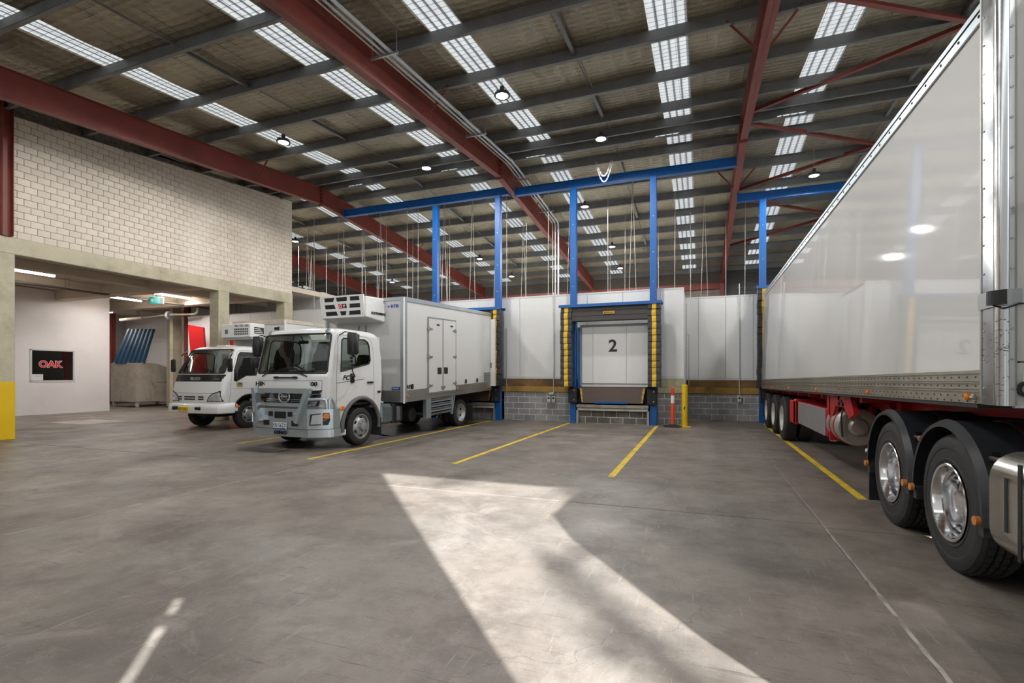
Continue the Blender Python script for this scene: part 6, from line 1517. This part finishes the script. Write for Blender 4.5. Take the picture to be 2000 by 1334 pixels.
for sx in (0, 1):
    o = (lambda x: x) if sx == 0 else (lambda x: TW - x)
    mb = MB()
    tbox(mb, o(-.008), .21, zb, o(.05), TL, zw)
    for a in (.014, .068, .082, .122, .140):
        tbox(mb, o(-.020), .215, lambda y, a=a: zw(y) - a - .0045, o(.0), TL, lambda y, a=a: zw(y) - a + .0045)
    tbox(mb, o(-.018), .215, lambda y: zw(y) - .012, o(.0), TL, lambda y: zw(y) + .004)
    sk = mb.build('skirt', m_skirt, t)
    mb = MB(); y = .30
    while y < TL - .2:
        rows = ((.042, 0), (.103, .0), (.175, .06), (.212, .0)) if sx == 0 else ((.042, 0),)
        for a, dy in rows:
            z = zw(y + dy) - a
            if z > zb(y + dy) + .012: mb.lathe([(.008, 0), (.006, .005), (0, .006)], (o(-.008), y + dy, z), (-1 if sx == 0 else 1, 0, 0), 6)
        y += .12
    mb.build('rivet', m_brown, sk)['kind'] = 'stuff'
    mb = MB(); tbox(mb, o(.05), .18, ZT - .10, o(.12), TL, ZT + .01); tbox(mb, o(.042), .18, ZT - .11, o(.06), TL, ZT - .095); tbox(mb, o(.042), .18, ZT - .02, o(.10), TL, ZT + .02); rl = mb.build('top_rail', m_alu, t)
    mb = MB(); y = .4
    while y < TL - .1: mb.lathe([(.012, 0), (.01, .006), (0, .008)], (o(.05), y, ZT - .055), (-1 if sx == 0 else 1, 0, 0), 6); y += .30
    mb.build('rivet', m_chassis, rl)['kind'] = 'stuff'
    # curved front corner post with riveted flanges
    plan = [(-.012, .21), (-.012, .045)] + [(-.012 + .05 - .05 * math.cos(a), .045 - .05 * math.sin(a)) for a in [R(9 * i) for i in range(1, 11)]] + [(.062, -.005)]
    plan = [(o(x), y) for x, y in plan]
    if 'polished_steel_corner' not in MATS: M('polished_steel_corner', (206, 208, 210), 0.2, metal=1.0, var=0.05, scale=3, rvar=.06)
    mb = MB(); mb.strip(plan if sx == 0 else plan[::-1], zb(0) - .005, ZT + .015, .006 if sx == 1 else -.006); cp = mb.build('corner_post', MATS['polished_steel_corner'], t, smooth=40, fix=False)
    mb = MB(); z = 1.42
    while z < ZT:
        mb.lathe([(.008, 0), (.007, .004), (0, .006)], (o(-.018), .17, z), (-1 if sx == 0 else 1, 0, 0), 8); mb.lathe([(.010, 0), (.009, .005), (0, .007)], (o(.045), -.011, z), (0, -1, 0), 8); z += .19
    mb.build('rivet', m_steel, cp)['kind'] = 'stuff'
    mb = MB(); mb.box(o(-.022), .195, zb(0), o(-.012), .215, ZT); mb.box(o(.060), -.014, zb(0), o(.070), .02, ZT); mb.box(o(-.020), .05, zb(0), o(-.0125), .054, ZT); mb.box(o(.032), -.012, zb(0), o(.035), -.004, ZT); mb.build('corner_trim', m_alu_dull, cp)
    if sx == 0:
        mb = MB()
        random.seed(5)
        for i in range(60):
            z = random.uniform(1.58, 1.86) if i < 46 else random.uniform(1.34, 1.6); h = random.uniform(.002, .006); L = random.uniform(.006, .035)
            if i % 3 == 0:
                y = .06 + random.uniform(0, .12); mb.box(-.0195, y, z, -.0175, y + L, z + h)
            else:
                a = random.uniform(0, 1.45); a2 = min(a + L / .05, 1.5); r2 = .0575
                f2 = lambda q: (-.012 + .05 - r2 * math.cos(q), .045 - r2 * math.sin(q)); (xa, ya), (xb, yb) = f2(a), f2(a2); dz = random.uniform(-.008, .008)
                mb.add([(xa, ya, z), (xb, yb, z + dz), (xb, yb, z + dz + h), (xa, ya, z + h)], [(0, 1, 2, 3)])
        mb.build('scrape', M('dark_scrape', (104, 100, 92), 0.8), cp, fix=False)['kind'] = 'stuff'
# black tracking box clamped round the corner, with a lead
mb = MB(); mb.strip([(-.026, .22), (-.026, .05)] + [(-.012 + .05 - .064 * math.cos(a), .045 - .064 * math.sin(a)) for a in [R(15 * i) for i in range(0, 7)]] + [(.09, -.019)], 1.945, 2.05, -.005); db = mb.build('device_bracket', m_steel, t, fix=False)
mb = MB(); mb.strip([(-.012 + .05 - .078 * math.cos(a), .045 - .078 * math.sin(a)) for a in [R(12 * i) for i in range(0, 7)]], 1.955, 2.045, -.02); mb.build('device_box', m_black, db, fix=False)
mb = MB(); mb.tube([(-.03, .03, 1.955), (-.01, -.02, 1.93), (.03, -.04, 1.935), (.07, -.035, 1.955), (.2, -.03, 1.94), (.6, -.03, 1.85)], .005, 6); mb.build('device_lead', m_black, db)
for y in (.40, 2.68, 5.4, 8.2, 11.0):
    mb = MB(); mb.lathe([(.028, 0), (.026, .015), (.016, .024), (0, .026)], (-.008, y, zb(y) + .045), (-1, 0, 0), 12); mb.build('marker_light', m_amber, t)
mb = MB(); mb.lathe([(.02, 0), (.02, .02), (.008, .03), (0, .03)], (-.008, .30, zb(.30) + .045), (-1, 0, 0), 12); mb.tube([(-.02, .30, 1.36), (-.045, .28, 1.36), (-.045, .24, 1.355)], .01, 6); mb.build('tie_hook', m_steel, t)
mb = MB(); mb.cbox((.10, -.012, 1.445), (.22, .0, 1.515), .004); mb.build('white_label', m_white_pt, t)
mb = MB(); mb.cbox((.115, -.012, 1.335), (.30, .0, 1.40), .004); mb.build('blue_label', m_blueink, t)
mb = MB(); mb.lathe([(.03, -.01), (.05, -.01), (.05, .01), (.03, .01)], (.115, -.02, 1.42), (0, 1, 0), 14, closed=True); mb.build('pull_ring', m_black, t)
mb = MB(); tbox(mb, .12, -.35, 2.6, TW - .3, .0, 3.9); mb.build('cooling_unit', m_white_pt, t)
# red chassis
mb = MB()
for x in (.72, TW - .72): tbox(mb, x - .06, .3, lambda y: zb(y) - (.12 if y < 3.4 else .45), x + .06, TL - .1, zb)
for y in [3.4 + i * 1.1 for i in range(10)]: mb.box(.1, y - .05, zb(y) - .10, TW - .1, y + .05, zb(y))
mb.build('chassis_rail', m_redpaint, t)
mb = MB(); tbox(mb, .0, .3, lambda y: zb(y) - .03, TW, TL, zb); mb.build('underfloor', m_chassis, t)
for x in (.62, TW - .62):
    mb = MB(); mb.box(x - .07, 3.5, .55, x + .07, 3.66, 1.25); mb.box(x - .05, 3.52, .12, x + .05, 3.64, .6); mb.box(x - .14, 3.42, .09, x + .14, 3.74, .12); mb.bar((x, 3.6, .7), (x, 4.6, 1.15), .06, .06); mb.build('landing_leg', m_redpaint, t)
# tool box, red brackets and drum tank on the near side
mb = MB(); mb.cbox((.10, 5.25, .53), (.62, 7.85, .98), .02); tb = mb.build('tool_box', m_redpaint, t)
mb = MB(); mb.cbox((.085, 5.30, .54), (.10, 7.70, .97), .003); mb.build('tread_side', m_tread, tb)
mb = MB(); mb.cbox((.06, 7.86, .50), (.62, 8.1, 1.02), .02); mb.cbox((.06, 7.86, .50), (.12, 8.55, .98), .01); mb.build('end_guard', m_redplastic, t)
mb = MB(); mb.prism([(5.0, 1.22), (3.9, 1.23), (3.7, 1.0), (3.95, .92), (4.2, 1.06), (4.7, 1.06), (4.85, .90), (5.2, .90), (5.25, 1.2)], lambda u, v, w: (w, u, v), .10, .16); mb.prism([(5.0, 1.22), (3.9, 1.23), (3.7, 1.0), (3.95, .92), (4.2, 1.06), (4.7, 1.06), (4.85, .90), (5.2, .90), (5.25, 1.2)], lambda u, v, w: (w, u, v), .52, .58); mb.box(.1, 5.02, .5, .7, 5.08, 1.2); mb.build('tank_bracket', m_redpaint, t)
mb = MB()
for y in (4.25, 4.45): mb.cyl((.08, y, 1.10), (.16, y, 1.10), .03, n=10)
mb.box(.09, 4.3, 1.12, .1, 4.42, 1.16); mb.build('bracket_slot', m_black, t)
ty_, tz = 4.5, .76
mb = MB(); mb.lathe([(0, -.02), (.10, -.02), (.115, -.006), (.135, .03), (.20, .02), (.255, .025), (.275, .045), (.28, .07), (.28, .70), (.26, .75), (0, .78)], (.36, ty_, tz), (0, 1, 0), 40); dt = mb.build('drum_tank', M('satin_tank', (176, 172, 162), 0.36, metal=0.55, var=0.06, scale=2), t, smooth=30)
for y in (.22, .46):
    mb = MB(); mb.lathe([(.281, y - .02), (.288, y - .02), (.288, y + .02), (.281, y + .02)], (.36, ty_, tz), (0, 1, 0), 36, closed=True); mb.build('tank_strap', m_redpaint, dt, smooth=40)
mb = MB(); mb.tube([(.15, ty_ - .05, 1.08), (.12, ty_ - .06, .9), (.14, ty_ - .04, .62)], .012, 6); mb.build('air_line', m_black, t)
mb = MB(); mb.bar((.2, 5.3, .47), (.9, 6.6, .50), .08, .03); mb.build('tie_rail', m_steel, t)
for y in (9.26, 10.76, 12.31):
    for sg, xo in ((-1, -.01), (1, TW + .01)): wheel(t, xo, y, .51, .27, sg, m_rimwhite, 'rear', dual=True, rr=.286)
mb = MB()
for y in (9.26, 10.76, 12.31): mb.cyl((.3, y, .51), (TW - .3, y, .51), .07, n=10); mb.bar((.72, y - .5, .95), (.72, y + .2, .55), .08, .1); mb.bar((TW - .72, y - .5, .95), (TW - .72, y + .2, .55), .08, .1); mb.lathe([(0, -.12), (.12, -.1), (.14, 0), (.12, .1), (0, .12)], (.72, y + .3, .8), (0, 0, 1), 12)
mb.build('axle', m_chassis, t)
mb = MB(); mb.box(.02, TL - .2, .85, TW - .02, TL - .05, 1.1); mb.box(.0, 13.1, .25, .5, 13.12, 1.0); mb.build('rear_bar', m_chassis, t)

# ================================================================ PRIME MOVER
t = thing('prime_mover', 'prime mover with polished wheels, black mudguards and an alloy fuel tank', 'truck', (3.05, 5.7, 0))
WY = (-.84, .46)
for y in WY:
    for sg in (-1, 1):
        wheel(t, sg * 1.25, y, .52, .275, sg, m_chrome, 'deep', tread=True, dual=True, rr=.29)
        # half round mudguard
        n = 26; a0, a1 = R(-4), R(184); mb = MB(); xo, xi = sg * 1.29, sg * .58
        ring = []
        for i in range(n + 1):
            a = a0 + (a1 - a0) * i / n; c, s_ = math.cos(a), math.sin(a)
            ring.append([(xo, y + .575 * c, .53 + .575 * s_), (xo, y + .605 * c, .53 + .605 * s_), (xo - sg * .05, y + .635 * c, .53 + .635 * s_), (xo - sg * .09, y + .625 * c, .53 + .625 * s_), (xi, y + .625 * c, .53 + .625 * s_), (xi, y + .605 * c, .53 + .605 * s_), (xo - sg * .05, y + .605 * c, .53 + .605 * s_)])
        vs = [v for g in ring for v in g]; k = 7
        fs = [(i * k + j, i * k + (j + 1) % k, (i + 1) * k + (j + 1) % k, (i + 1) * k + j) for i in range(n) for j in range(k)] + [tuple(range(k)), tuple(range(n * k, n * k + k))]
        mb.add(vs, fs); mg = mb.build('mudguard', m_guard, t, smooth=40)
        mb = MB(); ring = []
        vs = []
        for i in range(n + 1):
            a = R(10) + R(160) * i / n; c, s_ = math.cos(a), math.sin(a)
            vs += [(xo - sg * .36, y + .628 * c, .53 + .628 * s_), (xo - sg * .50, y + .628 * c, .53 + .628 * s_), (xo - sg * .50, y + .632 * c, .53 + .632 * s_), (xo - sg * .36, y + .632 * c, .53 + .632 * s_)]
        mb.add(vs, [(i * 4 + j, i * 4 + (j + 1) % 4, i * 4 + 4 + (j + 1) % 4, i * 4 + 4 + j) for i in range(n) for j in range(4)]); mb.build('guard_band', M('maroon_guard_band', (92, 56, 54), 0.3, var=0.1) if 'maroon_guard_band' not in MATS else MATS['maroon_guard_band'], mg, smooth=40)
        for (a, xx, ln) in ((R(184), .02, .06), (R(-4), .02, .06)):
            c, s_ = math.cos(a), math.sin(a); p = Vector((xo + sg * .0, y + .565 * c, .56 + .565 * s_)); mb = MB(); mb.cyl(p, p + Vector((sg * .03, 0, 0)), .032, n=16); mb.build('reflector', m_reflector, mg)
            mb = MB(); mb.box(xo - sg * .14, p.y - .03, .42, xo - sg * .01, p.y + .03, .53); mb.build('guard_end', m_guard, mg)
        c, s_ = math.cos(R(140)), math.sin(R(140)); p = Vector((xo - sg * .10, y + .63 * c, .53 + .63 * s_))
        mb = MB(); mb.cyl(p, p + Vector((0, -.13, 0)), .022, n=10); mb.bar(p + Vector((-sg * .02, 0, .05)), p + Vector((-sg * .02, .03, -.16)), .05, .02, up=(0, 1, 0)); mb.build('lamp_bracket', m_black, mg)
        mb = MB(); mb.cyl(p + Vector((0, -.13, 0)), p + Vector((0, -.145, 0)), .03, n=14); mb.build('reflector', m_reflector, mg)
for sg in (-1, 1):
    mb = MB(); mb.box(sg * 1.27, 1.05, .10, sg * .62, 1.07, .56); mb.build('mud_flap', m_rubber, t)
    mb = MB(); mb.lathe([(.022, 0), (.02, .012), (0, .014)], (sg * 1.29, 1.06, .66), (sg, 0, 0), 12); mb.build('reflector', m_white_pt, t)
mb = MB()
for sg in (-1, 1): mb.box(sg * .43 - .04, -5.0, .74, sg * .43 + .04, 1.5, 1.0)
for y in (-4.4, -3.0, -1.6, 0.0, 1.3): mb.box(-.43, y - .06, .78, .43, y + .06, .96)
mb.build('chassis_rail', m_chassis, t)
mb = MB()
for y in WY: mb.cyl((-1.0, y, .52), (1.0, y, .52), .09, n=12); mb.lathe([(0, -.24), (.22, -.14), (.24, 0), (.22, .14), (0, .24)], (0, y, .52), (0, 1, 0), 14); mb.cbox((-.55, y - .1, .6), (-.35, y + .1, .8), .02); mb.cbox((.35, y - .1, .6), (.55, y + .1, .8), .02)
mb.cyl((0, -.7, .6), (0, -4.0, .75), .06, n=10); mb.build('axle', m_chassis, t)
mb = MB(); mb.lathe([(0, 0), (.44, 0), (.46, .02), (.46, .06), (0, .08)], (0, -.1, 1.12), (0, 0, 1), 28); mb.box(-.5, -.3, 1.0, .5, .3, 1.12); mb.prism([(-.42, .1), (-.12, .1), (-.25, .75), (-.55, .75)], lambda u, v, w: (u, v, w), 1.06, 1.12); mb.prism([(.42, .1), (.12, .1), (.25, .75), (.55, .75)], lambda u, v, w: (u, v, w), 1.06, 1.12); mb.build('fifth_wheel', m_chassis, t)
# alloy fuel tanks
for sg in (-1, 1):
    mb = MB(); secs = []
    for y, ins in ((-1.66, .05), (-1.68, .02), (-1.72, .0), (-2.9, .0), (-2.94, .02), (-2.96, .05)):
        pts = []; xa, xb, za, zb_ = .70 + ins, 1.37 - ins, .40 + ins, 1.04 - ins; r_ = .17
        for cx, cz, a0 in ((xb - r_, za + r_, -90), (xb - r_, zb_ - r_, 0), (xa + r_ * .5, zb_ - r_ * .5, 90), (xa + r_ * .5, za + r_ * .5, 180)):
            rr_ = r_ if a0 in (-90, 0) else r_ * .5
            for q in range(7): a = R(a0 + 15 * q); pts.append((sg * (cx + rr_ * math.cos(a)), y, cz + rr_ * math.sin(a)))
        secs.append(pts)
    k = len(secs[0]); vs = [v for g in secs for v in g]
    mb.add(vs, [(i * k + j, i * k + (j + 1) % k, (i + 1) * k + (j + 1) % k, (i + 1) * k + j) for i in range(len(secs) - 1) for j in range(k)] + [tuple(range(k)), tuple(range(k * (len(secs) - 1), k * len(secs)))])
    tk = mb.build('fuel_tank', M('polished_fuel_tank', (214, 210, 200), 0.22, metal=0.9, var=0.06, scale=2, rvar=.06) if 'polished_fuel_tank' not in MATS else MATS['polished_fuel_tank'], t, smooth=30)
    mb = MB(); mb.cyl((sg * 1.06, -1.98, 1.03), (sg * 1.06, -1.98, 1.06), .07, n=18); mb.build('filler_neck', m_black, tk)
    mb = MB(); mb.cyl((sg * 1.06, -1.98, 1.06), (sg * 1.06, -1.98, 1.085), .055, n=18); mb.build('filler_cap', m_blueink, tk)
    mb = MB(); mb.box(sg * 1.365, -1.89, .58, sg * 1.373, -1.92, .9); mb.box(sg * 1.365, -2.06, .45, sg * 1.375, -2.03, 1.0); mb.build('tank_strap', m_black, tk)
mb = MB(); mb.tube([(.1, -1.6, 1.2), (.0, -2.2, 1.5), (.1, -2.6, 1.6)], .02, 6); mb.tube([(-.1, -1.6, 1.2), (-.2, -2.2, 1.45), (-.1, -2.6, 1.6)], .02, 6); mb.build('air_line', m_black, t)
# unseen cab-over cab, added to shade the right of the sun patch
cab = Cab([(.55, 1.2, -4.75, -2.75, .16, .06), (1.6, 1.22, -4.8, -2.72, .18, .08), (2.6, 1.18, -4.65, -2.72, .18, .08), (2.95, 1.1, -4.5, -2.75, .2, .06), (3.1, .9, -4.0, -2.9, .2, .03)])
loft_objs(cab, t, [(-.95, 1.75), (.95, 1.75), (.9, 2.55), (-.9, 2.55)], [(-4.3, 1.65), (-4.25, 2.4), (-3.4, 2.4), (-3.4, 1.65)], (-3.75, .5, .62), m_truck, m_glass_dark, m_glass_dark)
mb = MB(); mb.box(-1.15, -2.76, .7, 1.15, -2.72, 2.95); mb.box(-1.1, -4.4, .7, 1.1, -2.75, .75); mb.build('cab_back', m_truck, t)
for sg in (-1, 1): wheel(t, sg * 1.24, -3.75, .52, .28, sg, m_chrome, 'front', rr=.29)

# ================================================================ TREES outside the open bay (they dapple the sun on the floor)
def tree(x, y, h, r, seed, label):
    rnd = random.Random(seed); t = thing('tree', label, 'tree', (x, y, 0))
    side = Vector((-.748, -.664, 0))
    mb = MB(); mb.tube([(0, 0, 0), (.1, .05, h * .3), (-.05, .1, h * .6), (.1, 0, h * .9)], [.28, .22, .15, .05], 10)
    for i in range(7):
        a = rnd.uniform(0, 2 * PI); z = h * rnd.uniform(.4, .75); L = r * rnd.uniform(.5, .8); mb.tube([(0, 0, z), (L * .5 * math.cos(a), L * .5 * math.sin(a), z + L * .35), (L * math.cos(a), L * math.sin(a), z + L * .55)], [.09, .06, .02], 6)
    droop = [side * d + Vector((0, 0, z)) for d, z in ((0, 8.2), (.8, 9.3), (1.5, 9.75), (1.86, 9.5), (1.93, 8.9), (1.95, 8.2), (1.9, 7.3), (1.95, 6.4))]
    mb.tube(droop, [.07, .06, .05, .04, .035, .03, .025, .015], 6); mb.build('trunk', m_bark, t, smooth=60)
    mb = MB()
    def leaf(c):
        u = Vector((rnd.gauss(0, 1), rnd.gauss(0, 1), rnd.gauss(0, .6))).normalized(); w = u.orthogonal().normalized(); s_ = rnd.uniform(.07, .13)
        mb.add([c - u * s_, c + w * s_ * .5, c + u * s_, c - w * s_ * .5], [(0, 1, 2, 3)])
    blobs = [(rnd.gauss(0, r * .42), rnd.gauss(0, r * .42), h * .88 + rnd.gauss(0, h * .13)) for _ in range(34)]
    for i in range(2600):
        leaf(Vector(rnd.choice(blobs)) + Vector((rnd.gauss(0, 1), rnd.gauss(0, 1), rnd.gauss(0, 1))).normalized() * rnd.uniform(0, .55))
    for i in range(260):
        k = rnd.uniform(2.6, 6.99); a = droop[int(k)].lerp(droop[int(k) + 1], k % 1); leaf(a + Vector((rnd.gauss(0, .11), rnd.gauss(0, .11), rnd.gauss(0, .12))))
    o = mb.build('foliage', m_leaf, t, fix=False); o['kind'] = 'stuff'
tree(11.57, -7.62, 11.8, 1.25, 3, 'leafy tree outside the open bay whose shade falls on the floor')
# ---- one object per separate piece; fine hardware stays joined as stuff
STUFF = {'bolt', 'wheel_nut', 'hand_hole', 'grille_hole', 'screw', 'small_print', 'cooling_fin', 'rung', 'vent_slot', 'trim_badge', 'mirror_clamp', 'grille_bar', 'pipe_clamp', 'threaded_rod', 'drop_rod'}
SPLIT = {'side_hoop', 'silencer', 'guard_post', 'lid_strut', 'corner_post', 'corner_bead', 'rubber_buffer', 'lamp_bowl', 'air_line', 'step_slat', 'grille_slot', 'skirt_rib', 'bumper_slot', 'door_guide', 'rear_frame', 'fog_lamp_recess', 'bracket_slot', 'rear_bar', 'cable', 'side_rail', 'sprinkler_pipe', 'end_plate', 'paper', 'tank_strap', 'drain_duct', 'tank_bracket', 'roof_rail', 'i_beam', 'fly_brace', 'bridging', 'paint_chip', 'shut_line', 'guard_rail', 'corner_trim'}
def base_name(o): return o.name.split('.')[0]
def islands(me):
    par = list(range(len(me.vertices)))
    def find(i):
        while par[i] != i: par[i] = par[par[i]]; i = par[i]
        return i
    for p in me.polygons:
        v = p.vertices; a = find(v[0])
        for k in v[1:]:
            b = find(k)
            if a != b: par[b] = a
    g = {}
    for i in range(len(par)): g.setdefault(find(i), []).append(i)
    return list(g.values())
for o in list(C.objects):
    if o.type != 'MESH' or o.parent is None: continue
    n = base_name(o)
    if n in STUFF: o['kind'] = 'stuff'
    elif n in SPLIT:
        me = o.data; isl = islands(me)
        if len(isl) < 2 or len(isl) > 14: continue
        which = {}
        for k, g in enumerate(isl):
            for i in g: which[i] = k
        smooth = [p.use_smooth for p in me.polygons]; newm = []
        for k, g in enumerate(isl):
            idx = {v: q for q, v in enumerate(g)}; fs = [(p, tuple(idx[v] for v in p.vertices)) for p in me.polygons if which[p.vertices[0]] == k]
            m2 = bpy.data.meshes.new(n); m2.from_pydata([me.vertices[v].co[:] for v in g], [], [f for _, f in fs])
            for mt in me.materials: m2.materials.append(mt)
            m2.polygons.foreach_set('material_index', [p.material_index for p, _ in fs])
            if any(smooth): m2.shade_smooth(); m2.set_sharp_from_angle(angle=R(40))
            newm.append(m2)
        o.data = newm[0]
        for m2 in newm[1:]:
            c = bpy.data.objects.new(n, m2); C.objects.link(c); c.parent = o.parent; c.location = o.location; c.rotation_euler = o.rotation_euler
            if 'label' in o: c['label'] = o['label']
